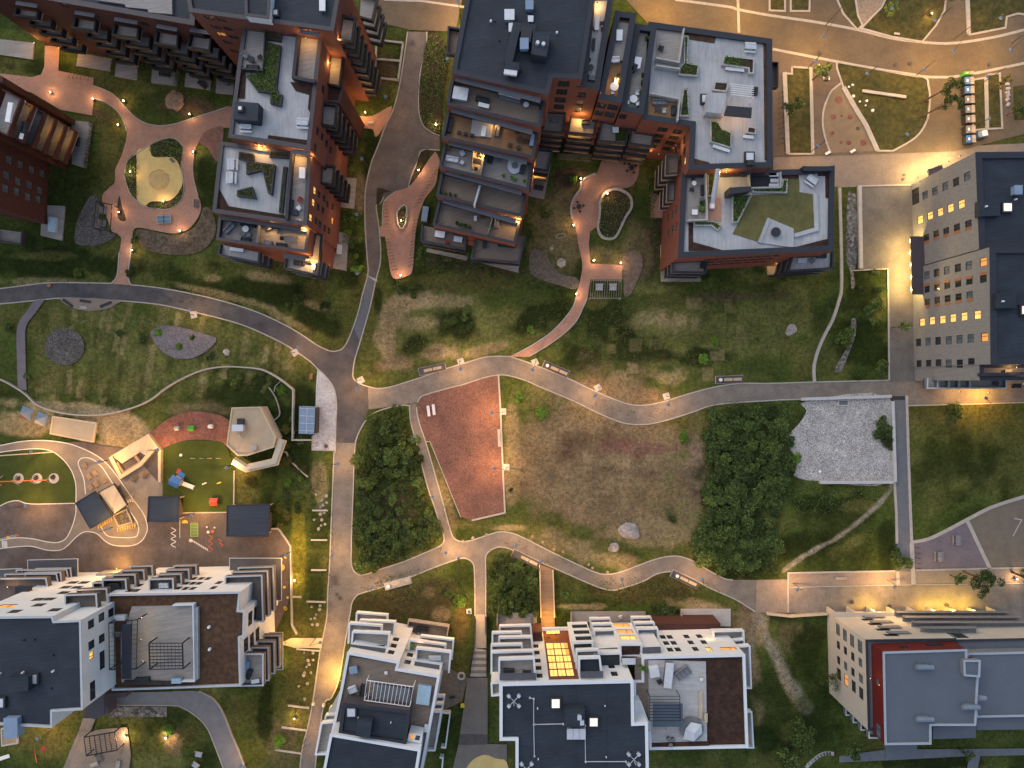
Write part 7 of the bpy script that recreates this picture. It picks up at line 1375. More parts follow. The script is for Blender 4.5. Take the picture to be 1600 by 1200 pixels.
t = thing('play_tower', 'blue roofed play tower with a short pale slide on the east turf', 'play tower', 282, 750, 0, -28); MB().bbox(-.85,.85,-.85,.85,1.0,1.1,.02).build('platform', wood, t)
MB().add([(-1,-1,2.3),(1,-1,2.3),(1,1,2.3),(-1,1,2.3),(-1,0,2.9),(1,0,2.9)], [(0,1,5,4),(2,3,4,5),(0,4,3),(1,2,5),(3,2,1,0)]).build('roof', carm['blue'], t); MB().bbox(-.4,.9,1.0,2.0,1.6,1.7,.02).build('awning', carm['blue'], t); MB().bbox(-.9,-.1,1.3,2.3,1.5,1.58,.02).build('roof_panel', carm['red'], t)
for x in (-.8,.8):
    for y in (-.8,.8): MB().box(x-.06,x+.06,y-.06,y+.06,0,2.3).build('post', darkm, t)
s = MB().add([(1.0,-.35,1.05),(1.0,.35,1.05),(3.2,.35,.2),(3.2,-.35,.2),(3.7,.35,.2),(3.7,-.35,.2)], [(0,3,2,1),(3,5,4,2)]); s.tube((1,-.38,1.15),(3.2,-.38,.3),.05,5).tube((1,.38,1.15),(3.2,.38,.3),.05,5); s.build('slide', whitep, t)
def playhouse(label, x, y, m, rz=0, s_=.5):
    t = thing('playhouse', label, 'playhouse', x, y, 0, rz); MB().bbox(-s_*.8,s_*.8,-s_*.8,s_*.8,0,.9,.02).build('wall', m, t); MB().add([(-s_,-s_,.9),(s_,-s_,.9),(s_,s_,.9),(-s_,s_,.9),(-s_,0,1.35),(s_,0,1.35)], [(0,1,5,4),(2,3,4,5),(0,4,3),(1,2,5),(3,2,1,0)]).build('roof', m, t)
playhouse('small pale playhouse left of the green one', 280, 669, conc, 5, .42); playhouse('bright green playhouse on the red surface', 302, 669, carm['green'], 0, .55); playhouse('tiny white playhouse right of the green one', 332, 666, whitep, 0, .38); playhouse('orange red playhouse on the east turf', 337, 783, carm['red'], 0, .75)
for l, x, y, m_ in (('yellow and white spring rider, left on the turf', 321, 755, whitep), ('yellow spring rider, right on the turf', 344, 754, carm['yellow'])):
    t = thing('spring_rider', l, 'spring rider', x, y, 0, 20); MB().cyl(0,0,0,.4,.12,n=10).build('spring', blackm, t); MB().bbox(-.45,.45,-.12,.12,.4,.65,.06).build('body', m_, t); MB().tube((.2,-.25,.75),(.2,.25,.75),.03,6).build('handle', carm['yellow'], t)
t = thing('play_ball', 'white ball shaped seat at the upper left of the east turf', 'ball', 284, 711); s = MB(); [s.cyl(0,0,.32-.3*math.cos(R(a)),.32-.3*math.cos(R(a+20)),.3*math.sin(R(a))+.001,.3*math.sin(R(a+20))+.001,14) for a in range(0,180,20)]; s.build('shell', whitep, t); MB().cyl(0,0,0,.05,.2,n=10).build('foot', darkm, t)
for i, (x, m_) in enumerate(((303,'green'),(317,'blue'),(329,'orange'),(343,'red'))):
    t = thing('balance_post', ['green','blue','orange','red'][i]+' capped low post in the row across the east turf', 'play post', x, 716, 0, 0); MB().bbox(-.55,.4,-.06,.06,.3,.4,.02).build('rail', wood, t); MB().cyl(.2,0,0,.42,.11,n=10).build('post', carm[m_], t)
b = thing('container_shed', 'blue grey steel shed with a ribbed roof beside the cobbled lay-by', 'shed', 480, 656); q = [(468,635),(492,636),(490,678),(467,677)]
volume(b, q, 2.8, 0, bluem, bluem, bluem, .12, .05)
for i in range(4): MB(True).strip(P2([(468,638+i*11.5),(491,639+i*11.5)], 2.8), .08, 2.7, 2.86).build('roof_rib', steel, b)
MB(True).strip(P2([(480,636),(479,677)], 2.8), .08, 2.7, 2.84).build('roof_rib', steel, b); MB(True).prism(P2([(490,637),(494,637),(493,677),(489,677)], 2.6), .1, 2.55, True).build('doors', darkm, b)
bench_('long dark bench by the fenced corner of the kindergarten', 487, 588, 90, 1.2, MATS['rust iron'])
# yard behind the left white complex
pergola('black timber pergola on the lit patio, bottom left', [(131,1152),(179,1144),(183,1172),(135,1181)], 0, 2.7, 7, blackm, r=.10, cross=9)
for l, x, y, a in (('low timber table on the lit patio below the black pergola', 150, 1192, 20), ('timber table at the patio\'s right edge', 187, 1192, 80)):
    t = thing('patio_table', l, 'table', x, y, 0, a); MB().bbox(-.8,.8,-.4,.4,.62,.68,.02).build('table_top', wood, t); [MB().box(x_-.04,x_+.04,y_-.04,y_+.04,0,.62).build('leg', darkm, t) for x_ in (-.7,.7) for y_ in (-.32,.32)]
swingseat('grey garden chair on the lit patio by the black pergola', 156, 1182, -60); swingseat('upper grey lounger on the southern lawn', 312, 1177, -10, 0, lightf); swingseat('lower grey lounger on the southern lawn', 307, 1194, -35, 0, lightf)
t = thing('toddler_slide', 'pale slide lying in the bottom left garden', 'slide', 6, 1183, 0, 18); MB().bbox(-1.6,1.4,-.35,.35,.3,.4,.03).build('chute', whitep, t); MB().box(-1.6,-1.5,-.35,.35,0,.3).build('support', darkm, t)
t = thing('seesaw', 'orange seesaw bar in the bottom left garden', 'seesaw', 58, 1180, 0, 100); MB().bbox(-1.3,1.3,-.06,.06,.4,.5,.02).build('bar', carm['orange'], t); MB().cyl(0,0,0,.4,.1,n=8).build('pivot', darkm, t)
o = MB().cyl(0,0,0,.05,.5,n=22).cyl(0,0,.05,.08,.38,n=22).build('play_disc', redf); o.location = P(68,1170,.02); tag(o, 'red round disc in the bottom left garden', 'play disc')
t = thing('sandpit', 'framed sandpit beside the blue roof hatch, bottom left', 'sandpit', 20, 1154); q = [(4,1138),(28,1135),(29,1160),(5,1164)]; MB(True).strip(P2(q), .25, 0, .4, closed=True).build('edge', conc, t); MB(True).prism(inset(P2(q), .12), .02, .25).build('sand', sand_m, t)
# ------------------------------------------------------------------ things on roofs, terraces and patios
def table(label, px, py, z, rz=0, l=1.6, w_=.8, m=None, group=None, h=.74):
    t = thing('table', label, 'table', px, py, z, rz, group); MB().bbox(-l/2,l/2,-w_/2,w_/2,h-.05,h,.02).build('table_top', m or wood, t)
    for x in (-l/2+.08, l/2-.08):
        for y in (-w_/2+.08, w_/2-.08): MB().box(x-.03,x+.03,y-.03,y+.03,0,h-.05).build('leg', darkm, t)
    return t
def rtable(label, px, py, z, r=.6, m=None):
    t = thing('round_table', label, 'table', px, py, z); MB().cyl(0,0,.69,.74,r,n=22).build('table_top', m or whitep, t); MB().cyl(0,0,.04,.69,.06,n=8).build('stem', darkm, t); MB().cyl(0,0,0,.04,r*.6,n=14).build('base', darkm, t); return t
def chair(label, px, py, z, rz, m=None, s_=1.0):
    t = thing('chair', label, 'chair', px, py, z, rz); a = .27*s_; MB().bbox(-a,a,-a,a,.40,.47,.03).build('seat', m or darkf, t); MB().bbox(-a,a,a-.06,a+.02,.47,.92,.03).build('backrest', m or darkf, t)
    for x in (-a+.04,a-.04):
        for y in (-a+.04,a-.04): MB().box(x-.02,x+.02,y-.02,y+.02,0,.40).build('leg', darkm, t)
    return t
def sofa(label, px, py, z, rz, l=2.0, m=None, d=.85):
    m = m or greyf; t = thing('sofa', label, 'sofa', px, py, z, rz); MB().bbox(-l/2,l/2,-d/2,d/2,.08,.36,.04).build('base', m, t); MB().bbox(-l/2,l/2,d/2-.2,d/2,.36,.78,.05).build('backrest', m, t)
    for x in (-l/2, l/2-.16): MB().bbox(x,x+.16,-d/2,d/2-.2,.36,.6,.04).build('armrest', m, t)
    n = max(1, round((l-.3)/.75)); w_ = (l-.36)/n
    for i in range(n): MB().bbox(-l/2+.18+i*w_, -l/2+.16+(i+1)*w_, -d/2+.02, d/2-.22, .36,.5,.05).build('cushion', m, t)
    return t
def lounger(label, px, py, z, rz, m=None, group=None):
    t = thing('sun_lounger', label, 'sun lounger', px, py, z, rz, group); MB().bbox(-.95,.35,-.33,.33,.28,.38,.04).build('mattress', m or lightf, t)
    MB().add([(.35,-.33,.28),(.35,.33,.28),(.95,.33,.68),(.95,-.33,.68),(.35,-.33,.38),(.35,.33,.38),(.95,.33,.78),(.95,-.33,.78)],[(3,2,1,0),(4,5,6,7),(0,1,5,4),(1,2,6,5),(2,3,7,6),(3,0,4,7)]).build('backrest', m or lightf, t)
    for x in (-.8,.3):
        for y in (-.28,.28): MB().box(x-.03,x+.03,y-.03,y+.03,0,.28).build('leg', darkm, t)
    return t
def boxy(name, cat_, label, px, py, z, rz, l, w_, h, m, lid=None):
    t = thing(name, label, cat_, px, py, z, rz); MB().bbox(-l/2,l/2,-w_/2,w_/2,0,h*.85,.04).build('body', m, t); MB().bbox(-l/2-.03,l/2+.03,-w_/2-.03,w_/2+.03,h*.85,h,.05).build('lid', lid or m, t); return t
def pot(label, px, py, z, r=.3, m=None, lm_=None, group=None):
    t = thing('potted_plant', label, 'potted plant', px, py, z, 0, group); MB().cyl(0,0,0,.45,r*.7,r*.9,12).build('pot', m or darkm, t); rs = np.random.default_rng(int(px*7+py)); leaves('foliage', cloud(rs, [(0,0,.65,r*1.3),(r*.5,0,.8,r),(-r*.3,r*.5,.7,r)], 110), .22, lm_ or leafr, t, int(px)); return t
def planter(label, poly, z, m, h=.7, mat=None, bare=None, dens=55, hp=.7):
    q = P2(poly, z); t = thing('planter', label, 'planter', 0, 0); o = sum(q, Vector((0,0)))/len(q); t.location = (o.x, o.y, z); l = [p-o for p in q]
    MB().strip(inset(l, .12), .24, 0, h, closed=True).build('box', m, t); MB().prism(inset(l, .2), 0, h-.1).build('soil', soil_m, t)
    rs = np.random.default_rng(int(abs(o.x*31+o.y*17))); X0, X1 = min(p.x for p in l), max(p.x for p in l); Y0, Y1 = min(p.y for p in l), max(p.y for p in l); n = int((X1-X0)*(Y1-Y0)*dens)
    p = np.column_stack([rs.uniform(X0,X1,n), rs.uniform(Y0,Y1,n)]); il = [(a.x,a.y) for a in inset(l, .1)]; hole = [(a.x, a.y) for a in [v_-o for v_ in P2(bare, z)]] if bare else None
    p = p[[inside(a, il) and not (hole and inside(a, hole)) for a in p]]
    if len(p): leaves('foliage', np.column_stack([p[:,0], p[:,1], h-.1+hp*rs.random(len(p))*fbm(p[:,0], p[:,1], .8, 3)*1.5]), .2, mat or leafr, t, 3)
    return t
# --- stepped house, terraces from the top down
z1, z2, z3, z4, z5 = 22.95, 20.0, 17.0, 14.0, 11.0
boxy('hot_tub', 'hot tub', 'white covered hot tub at the left end of the highest terrace', 720, 149, z1+.1, -10, 2.4, 2.0, .9, lightf, lightf); sofa('dark sofa in the middle of the highest terrace', 754, 157, z1+.1, -14, 2.2, darkf); table('low white frame table beside the dark sofa, highest terrace', 756, 166, z1+.1, -14, 1.8, .7, whitep, h=.45)
t = thing('greenhouse_daybed', 'glazed pale shelter along the back of the highest terrace', 'glazed shelter', 798, 151, z1+.1, -14); MB().bbox(-1.9,1.9,-.9,.9,0,.5,.03).build('base', greyf, t); [MB().bbox(-1.85+i*1.25,-.7+i*1.25,-.85,.85,2.0,2.08,.02).build('roof_panel', lightf, t) for i in range(3)]; [MB().box(x-.05,x+.05,y-.05,y+.05,.5,2.0).build('post', darkm, t) for x in (-1.85,1.85) for y in (-.85,.85)]
sofa('slate corner sofa at the right of the highest terrace', 836, 161, z1+.1, -14, 2.4, darkf); rtable('small round table before the slate corner sofa', 822, 166, z1+.1, .45, lightf); chair('dark chair at the far right of the highest terrace', 846, 172, z1+.1, 40); pot('plant in the left corner of the highest terrace', 714, 129, z1+.1)
sofa('tall grey sofa at the left end of the oiled terrace', 703, 196, z2+.1, 80, 2.6, darkf); table('white table on the grey panel of the oiled terrace', 756, 207, z2+.4, 80, 1.7, .75, whitep); 
for i, x in enumerate((718,728,738)): chair(['first','second','third'][i]+' dark chair in the row left of the white table, oiled terrace', x, 209+i*2, z2+.1, 170, darkf, 1.2)
sofa('light framed couch just right of the grey panel, oiled terrace', 777, 206, z2+.1, 80, 1.8, greyf); boxy('storage_box', 'box', 'tall pale storage box at the right end of the oiled terrace', 833, 221, z2+.1, 78, 2.0, .9, .9, greyf, bluem)
for i, (x, y) in enumerate(((797,228),(810,232),(822,222),(808,208))): chair(['left dark rattan chair at the front rail of the oiled terrace','right dark rattan chair at the front rail of the oiled terrace','dark rattan chair near the storage box, oiled terrace','dark rattan chair at the back wall of the oiled terrace'][i], x, y, z2+.1, 170+i*40, wicker, 1.3)
rtable('dark round table on the right half of the oiled terrace', 812, 220, z2+.1, .55, wicker)
sofa('pale outdoor sofa at the left of the third terrace', 707, 250, z3+.1, -10, 2.2, lightf); pot('lit palm in the left corner of the third terrace', 700, 233, z3+.1, .4, None, leafo); chair('white egg chair near the lit palm, third terrace', 723, 241, z3+.1, 30, lightf, 1.4); chair('white armchair before the pale sofa, third terrace', 722, 255, z3+.1, 150, lightf, 1.3); table('black dining table left of the glass divider, third terrace', 745, 254, z3+.1, -12, 1.8, 1.0, darkm)
chair('black chair behind the black dining table, third terrace', 752, 243, z3+.1, -10); chair('black chair in front of the black dining table, third terrace', 744, 265, z3+.1, 170); sofa('black armchair right of the glass divider, third terrace', 766, 250, z3+.1, 75, 1.3, darkf); sofa('grey armchair facing the black armchair, third terrace', 776, 248, z3+.1, -100, 1.2, greyf); boxy('storage_box', 'box', 'grey box table at the right of the third terrace', 816, 266, z3+.1, -14, .8, 1.4, .6, darkf)
t = thing('patio_rug', 'large pale quarter round daybed on the third terrace', 'daybed', 805, 258, z3+.1, -14); MB().prism([(1.3*math.cos(R(a)), 1.6*math.sin(R(a))) for a in range(150,331,20)]+[(1.3,.9),(-1.2,1.0)], .0, .4).build('mattress', lightf, t); MB().cyl(.0,-.2,.4,.55,.55,n=18).build('tray', greyf, t)
for i, (x, y) in enumerate(((787,276),(800,279),(805,282),(819,283),(720,273))): pot(['first','second','third','fourth','leftmost'][i]+' small dark pot along the front rail of the third terrace', x, y, z3+.1, .22)
for i, (x, y) in enumerate(((690,305),(697,307),(704,308),(712,310))): pot('small dark pot along the front rail of the fourth terrace', x, y-3, z4+.1, .2, None, leafd, 'pots along the fourth terrace')
for i, (x, y) in enumerate(((715,350),(721,352),(728,354),(734,356))): pot('dark round pot along the front rail of the fifth terrace', x, y, z5+.1, .26, None, leafd, 'pots along the fifth terrace')
bench_('small white bench standing alone on the fifth terrace', 743, 342, 90, .9, whitep, z5+.1); rtable('brown round stool table on the fifth terrace', 754, 339, z5+.1, .45, wicker); sofa('grey sofa beside the green parasol, fifth terrace', 776, 350, z5+.1, 85, 1.6, greyf); chair('dark chair at the back of the fifth terrace', 786, 346, z5+.1, 0, darkf, 1.3)
t = thing('parasol', 'folded green parasol on the fifth terrace', 'parasol', 765, 356, z5+.1, -10); MB().tube((0,0,0),(0,0,2.3),.035,6).build('pole', wood, t); MB().cyl(0,0,.7,2.3,.34,.06,8).build('canopy', greenf, t); MB().cyl(0,0,0,.08,.35,n=12).build('base', conc, t)
zg = 8.05
table('white table on the left ground terrace of the stepped house', 688, 367, zg, -10, 1.8, 1.2, whitep); sofa('black sofa at the back of the left ground terrace', 717, 364, zg, -10, 2.2, darkf); table('white glass table in front of the black sofa, left ground terrace', 716, 375, zg, -10, 1.6, 1.0, lightf); chair('red cushioned chair on the left ground terrace', 699, 379, zg, 160, redf, 1.2); sofa('dark sofa set on the right ground terrace', 790, 383, zg, -5, 2.8, darkf); boxy('storage_box', 'box', 'dark storage box at the left of the right ground terrace', 757, 383, zg, 85, 1.2, .6, .7, darkf)
t = boxy('storage_cabinet', 'cabinet', 'tall blue grey cabinet standing left of the lowest terrace', 666, 338, 0, 82, 2.8, 1.1, 2.2, darkf, bluem)
# --- east wings
table('long white table at the top of the first wing terrace', 932, 39, 23.3, 85, 2.3, .7, whitep)
for i, (x, y) in enumerate(((924,38),(940,38),(925,46),(941,47))): chair(['upper left','upper right','lower left','lower right'][i]+' dark chair at the long white wing table', x, y, 23.3, 90 if x < 930 else -90)
bench_('black bench in the middle of the first wing terrace', 927, 71, 85, 2.0, darkm, 23.3); sofa('dark lounge chair low on the first wing terrace', 917, 97, 23.3, 60, 1.2, darkf); rtable('black fire bowl on the first wing terrace', 922, 108, 23.3, .5, darkm); chair('black chair near the bottom of the first wing terrace', 916, 118, 23.3, 30, darkf, 1.2); sofa('grey sofa at the lit bottom of the first wing terrace', 927, 124, 23.3, 170, 1.6, greyf)
table('white table on the grey part of the second wing terrace', 967, 58, 21.4, 88, 1.8, 1.0, whitep); sofa('white couch half way down the second wing terrace', 960, 95, 21.1, 0, 1.6, whitep); rtable('white round table with chairs at the bottom of the second wing terrace', 959, 138, 21.1, .7, whitep); chair('pale chair above the white round table, second wing', 962, 128, 21.1, -10, lightf); chair('pale chair below the white round table, second wing', 957, 147, 21.1, 175, lightf); pot('lit string light pot beside the round table, second wing', 967, 122, 21.1, .3, None, leafo)
boxy('grill', 'grill', 'white kitchen unit on the third wing terrace', 995, 101, 19.1, 80, 1.8, 1.1, .9, whitep, whitep); boxy('grill', 'grill', 'black grill beside the white kitchen unit, third wing', 990, 109, 19.1, 60, 1.2, .7, 1.0, darkm, blackm); rtable('white round table with three white chairs at the bottom of the third wing terrace', 989, 157, 19.1, .65, whitep)
for i, (x, y) in enumerate(((995,147),(980,161),(996,164))): chair(['upper','left','lower right'][i]+' white chair at the third wing round table', x, y, 19.1, [0,80,200][i], whitep, 1.2)
for i, (x, y) in enumerate(((1004,120),(1003,132),(1001,147),(1010,62))): pot(['upper','middle','lower','topmost'][i]+' dark plant pot on the right side of the third wing terrace', x, y, 19.1, .28, None, leafd)
sofa('brown sofa on the oiled private terrace of the upper brick block', 1030, 161, 18.6, 0, 2.4, greyf); table('small dark table on the oiled private terrace', 1027, 172, 18.6, 0, 1.0, 1.0, darkm); chair('pale stool on the oiled private terrace', 1037, 175, 18.6, 0, lightf); sofa('black sofa at the right of the oiled private terrace', 1052, 174, 18.6, -90, 1.6, darkf); chair('black chair on the upper private terrace of the brick block', 1032, 77, 18.6, 70, darkf, 1.6)
for i, (x, y, px_, z) in enumerate(((867,188,0,12.1),(915,192,0,12.1),(961,205,0,12.1),(958,197,0,12.1),(1005,204,0,12.1))): 
    if i == 2: table('white table on the green carpeted balcony', x, y, z, 0, 1.1, 1.0, whitep)
    elif i == 3: boxy('planter', 'planter', 'dark planter at the back of the green carpeted balcony', 975, 196, z, 0, 1.4, .5, .5, darkm, MATS['bed grass'])
    else: sofa(['grey sofa on the first south balcony of the wings','black sofa on the lit second south balcony of the wings','','','white sofa on the fourth south balcony of the wings'][i], x, y, z, 0, 1.5, [greyf,darkf,0,0,lightf][i])
o = MB().bbox(-1.2,1.2,-1.5,1.5,0,.04,.01).build('carpet', MATS['artificial turf']); o.location = P(972,207,12.05); tag(o, 'green carpet on the lit third south balcony', 'carpet')
# --- upper and lower deck of the brick block
Zg, Zh = 18.52, 15.02
planter('long planter with dark soil at the right end, upper deck', [(1130,89),(1177,94),(1176,118),(1168,118),(1167,110),(1126,104)], Zg, conc, .7, None, [(1160,90),(1180,92),(1180,120),(1158,118)]); planter('L shaped green planter at the upper left of the deck', [(1067,58),(1075,59),(1073,100),(1091,104),(1088,122),(1059,120),(1060,108),(1067,100)], Zg, conc); planter('narrow planter below the private terrace divider', [(1066,140),(1074,141),(1076,184),(1060,184)], Zg, conc); planter('large five sided planter in the middle of the upper deck', [(1108,190),(1120,191),(1128,204),(1142,208),(1141,234),(1108,224)], Zg, conc); planter('bare soil planter above the grey stair house', [(1115,129),(1137,131),(1134,146),(1112,144)], Zg, conc, .7, leafd, None, 4); planter('small soil box beside the porch, upper deck', [(1166,199),(1180,201),(1179,212),(1164,210)], Zg, conc, .7, leafd, None, 5); planter('tiny planter right of the slatted porch', [(1176,137),(1183,138),(1182,150),(1175,149)], Zg, darkm, .6, leafd, None, 5)
picnic('pale picnic bench in the top right corner of the upper deck', 1171, 76, -4, Zg, lightf); bench_('pale bench along the five sided planter', 1126, 233, -18, 3.0, whitep, Zg); bench_('pale bench under the small soil box', 1168, 215, -5, 1.8, whitep, Zg); bench_('pale bench along the long planter', 1147, 110, -6, 3.2, whitep, Zg)
for l, q, bx in (('green planter above the slide on the lower deck', [(1104,271),(1118,271),(1113,308),(1104,308)], conc), ('green planter strip under the lounger terrace', [(1174,294),(1219,292),(1221,281),(1229,281),(1228,303),(1174,302)], conc), ('tall green planter left of the roof lawn', [(1142,305),(1174,304),(1152,348),(1142,350)], conc), ('planter at the left corner of the lower deck', [(1083,346),(1114,346),(1127,353),(1120,362),(1110,354),(1083,354)], conc)): planter(l, q, Zh, bx, .6)
for i, y in enumerate((274,283,290.5)): lounger(['upper','middle','lower'][i]+' white lounger on the small dark terrace of the lower deck', 1209 if i != 1 else 1211, y, Zh+.1, 0, lightf)
picnic('grey picnic bench in the right corner of the lower deck', 1266, 283, -35, Zh, lightf); rtable('round dark table on the angled deck beside the roof lawn', 1210, 364, Zh+.3, .85, darkf)
t = thing('tube_slide', 'silver tube slide leading down from the upper deck to the lower deck', 'slide', 1116, 300, Zh); a_, e_ = P(1122,265,Zg+.9)-t.location, P(1113,318,Zh+.5)-t.location; MB().tube(a_, e_, .42, 14).build('tube', steel, t); MB().tube(e_, e_+Vector((-.1,-.9,-.05)), .45, 14, .5).build('mouth', whitep, t); MB().tube((a_+e_)/2, ((a_+e_)/2).to_2d().to_3d(), .06, 6).build('support', darkm, t)
t = thing('spiral_stair', 'small dark spiral stair between the two roof decks', 'stairs', 1157, 275, Zh); MB().tube((0,0,0),(0,0,3.4),.06,6).build('pole', darkm, t); s = MB(); [s.obox(.45*math.cos(i*.5), .45*math.sin(i*.5), .25*i, .25*i+.05, .9, .3, i*.5) for i in range(13)]; s.build('steps', darkm, t)
rtable('small white table on the private terrace of the lower deck', 1083, 288, Zh+.1, .4, whitep); chair('black chair above the small white table, lower deck', 1082, 279, Zh+.1, 0, darkf, 1.3); chair('black chair below the small white table, lower deck', 1080, 297, Zh+.1, 180, darkf, 1.3); sofa('long black lounge on the private terrace of the lower deck', 1098, 298, Zh+.1, -90, 1.8, darkf); table('white table at the bottom of the private terrace, lower deck', 1084, 333, Zh+.1, 0, 1.0, .9, whitep); pot('tall green plants at the bottom of the private terrace', 1096, 328, Zh+.1, .6); pot('second tall green plant beside it on the private terrace', 1096, 318, Zh+.1, .5, None, leafd)
boxy('grill', 'grill', 'black round topped grill on the south-west corner balcony', 1097, 414, 9.1, 80, 1.3, .7, 1.0, darkm, blackm); boxy('storage_box', 'box', 'tall pale storage box at the top of the south-west corner balcony', 1056, 367, 9.1, 0, 1.3, .8, 1.2, bluem, lightf); sofa('grey sofa on the right south balcony of the brick block', 1252, 408, 9.1, 0, 1.6, lightf); chair('tilted grey chair on the right south balcony', 1268, 408, 9.1, 40, greyf, 1.6); sofa('black corner couch on the right south balcony', 1282, 400, 9.1, 0, 1.8, darkf)
# --- left brick towers
Za, Zb, Zc = 24.05, 21.05, 17.05
planter('long leafy planter on the upper deck of the brick towers', [(418,68),(441,74),(434,138),(438,152),(430,163),(425,162),(424,148),(404,145),(385,120),(413,112)], Za, darkm, .7); planter('small square planter at the top of the upper tower deck', [(419,50),(442,54),(440,67),(416,63)], Za, darkm, .7, leafd, None, 20); planter('low dark planter at the foot of the long one, upper tower deck', [(425,146),(443,150),(441,168),(424,164)], Za, darkm, .6)
planter('dark pointed planter on the lower deck of the brick towers', [(387,253),(432,259),(427,306),(421,304),(412,268),(387,274)], Zb, darkm, .7, leafm, None, 40); planter('small wedge planter on the lower tower deck', [(373,299),(396,293),(402,312),(372,308)], Zb, darkm, .7); planter('thin hedge planter along the lower tower terrace', [(444,262),(450,262),(443,334),(437,333)], Zb, darkm, .6, leafm); planter('dark bed at the top left of the lower tower deck', [(374,250),(399,257),(398,242),(375,238)], Zb, darkm, .5, leafd, None, 30); planter('dark bed at the top of the lower tower deck, right', [(423,238),(454,240),(453,249),(422,247)], Zb, darkm, .5, leafd, None, 30)
for l, x, y, a, z in (('white picnic bench at the lower left of the upper tower deck', 386, 200, -3, Za), ('white picnic bench at the right of the upper tower deck', 474, 194, -3, Za), ('upper white picnic bench on the lower tower deck', 365, 258, 88, Zb), ('lower white picnic bench on the lower tower deck', 363, 279, 88, Zb)): picnic(l, x, y, a, z, lightf)
sofa('grey armchair on the sunken terrace of the upper tower', 385, 88, Za+.1, -40, 1.2, greyf); rtable('dark round table on the sunken terrace of the upper tower', 395, 96, Za+.1, .55, darkf); sofa('dark couch below the round table, sunken tower terrace', 396, 107, Za+.1, 175, 2.0, darkf); chair('dark chair right of the round table, sunken tower terrace', 407, 91, Za+.1, -80, darkf, 1.3)
table('white table on the side terrace of the lower tower', 474, 272, Zb+.1, 88, 1.8, 1.0, whitep); sofa('slate sofa on the side terrace of the lower tower', 455, 324, Zb+.1, 85, 2.4, darkf); chair('red chair on the side terrace of the lower tower', 470, 313, Zb+.1, -30, redf, 1.5); chair('pale lounge chair below the red one, lower tower', 468, 326, Zb+.1, -60, lightf, 1.4); boxy('storage_box', 'box', 'slate table in front of the slate sofa, lower tower', 462, 333, Zb+.1, 0, 1.0, .9, .5, darkf)
sofa('slate sofa at the back of the left broad tower terrace', 389, 351, Zc+.1, -8, 2.6, darkf); rtable('white round table on the left broad tower terrace', 386, 359, Zc+.1, .55, whitep); chair('grey square chair left of the white round table', 380, 366, Zc+.1, 150, greyf, 1.5); chair('grey square chair right of the white round table', 390, 368, Zc+.1, 200, greyf, 1.5); sofa('pale rug couch at the left end of the broad tower terrace', 360, 357, Zc+.1, 45, 2.2, greyf); sofa('dark bench at the front of the left broad tower terrace', 385, 376, Zc+.1, 170, 1.6, darkf)
table('slate dining table on the right broad tower terrace', 456, 375, Zc+.1, -5, 2.2, 1.1, slate_m); chair('wooden chair at the back of the right broad tower terrace', 422, 356, Zc+.1, 20, wood, 1.4); chair('dark lounge chair on the right broad tower terrace', 434, 358, Zc+.1, -30, darkf, 1.5); sofa('pale couch at the front left of the right broad terrace', 420, 380, Zc+.1, 170, 1.4, greyf); sofa('black couch at the front of the right broad terrace', 441, 384, Zc+.1, 172, 1.8, darkf); chair('dark chair left of the slate dining table', 443, 373, Zc+.1, 90, darkf, 1.3)
table('white long counter on the lowest left balcony of the brick towers', 372, 391, 14.3, -8, 2.4, .6, whitep); sofa('black sofa on the lowest right balcony of the brick towers', 468, 411, 14.3, -5, 1.8, darkf); boxy('storage_box', 'box', 'white box on the lowest right balcony', 492, 418, 14.3, 80, 1.2, .6, .8, whitep, lightf); chair('dark deck chair on the upper side balcony of the towers', 516, 178, 14.1, 40, redf, 1.5); chair('folded dark chair on the lower side balcony of the towers', 508, 262, 14.1, 60, darkf, 1.6)
for l, x, y, z in (('grey lounger on the first upper balcony, top left wing', 131, 38, 13.6), ('grey sofa on the second upper balcony, top left wing', 200, 48, 13.6), ('pale bench on the fourth upper balcony, top left wing', 312, 58, 13.6)): sofa(l, x, y, z, -8, 1.6, greyf if 'pale' not in l else lightf)
sofa('dark lounge set on the fourth ground patio, top left', 258, 117, .35, -10, 2.0, darkf); sofa('dark couch on the fifth ground patio, top left', 317, 133, .35, -40, 1.8, darkf); rtable('grey round table on the last ground patio, top left', 356, 131, .35, .6, greyf); boxy('covered_furniture', 'covered furniture', 'pale blue covered furniture on the lower left patio', 85, 352, .35, 85, 2.8, 1.4, .8, tealf, tealf); sofa('dark chair set on the patio of the left edge building', 122, 222, .35, 80, 1.8, darkf); boxy('storage_box', 'box', 'white slotted box on the top terrace of the left edge building', 17, 177, 20.9, 80, 3.2, .8, .5, lightf, whitep)
sofa('dark sofa on the second terrace of the left edge building', 40, 200, 17.2, 75, 1.8, darkf); table('pale table on the second terrace of the left edge building', 38, 215, 17.2, 75, 1.0, .7, lightf)
# --- ground patios by the north road
sofa('pale sofa on the lower patio by the north road', 531, 390, .35, 85, 1.8, lightf); chair('dark chair on the lower patio by the north road', 524, 376, .35, 60); rtable('small table on the upper patio by the north road', 543, 300, .35, .4, greyf); sofa('dark sofa on the side patio east of the stepped house', 842, 294, .5, -10, 1.8, darkf)
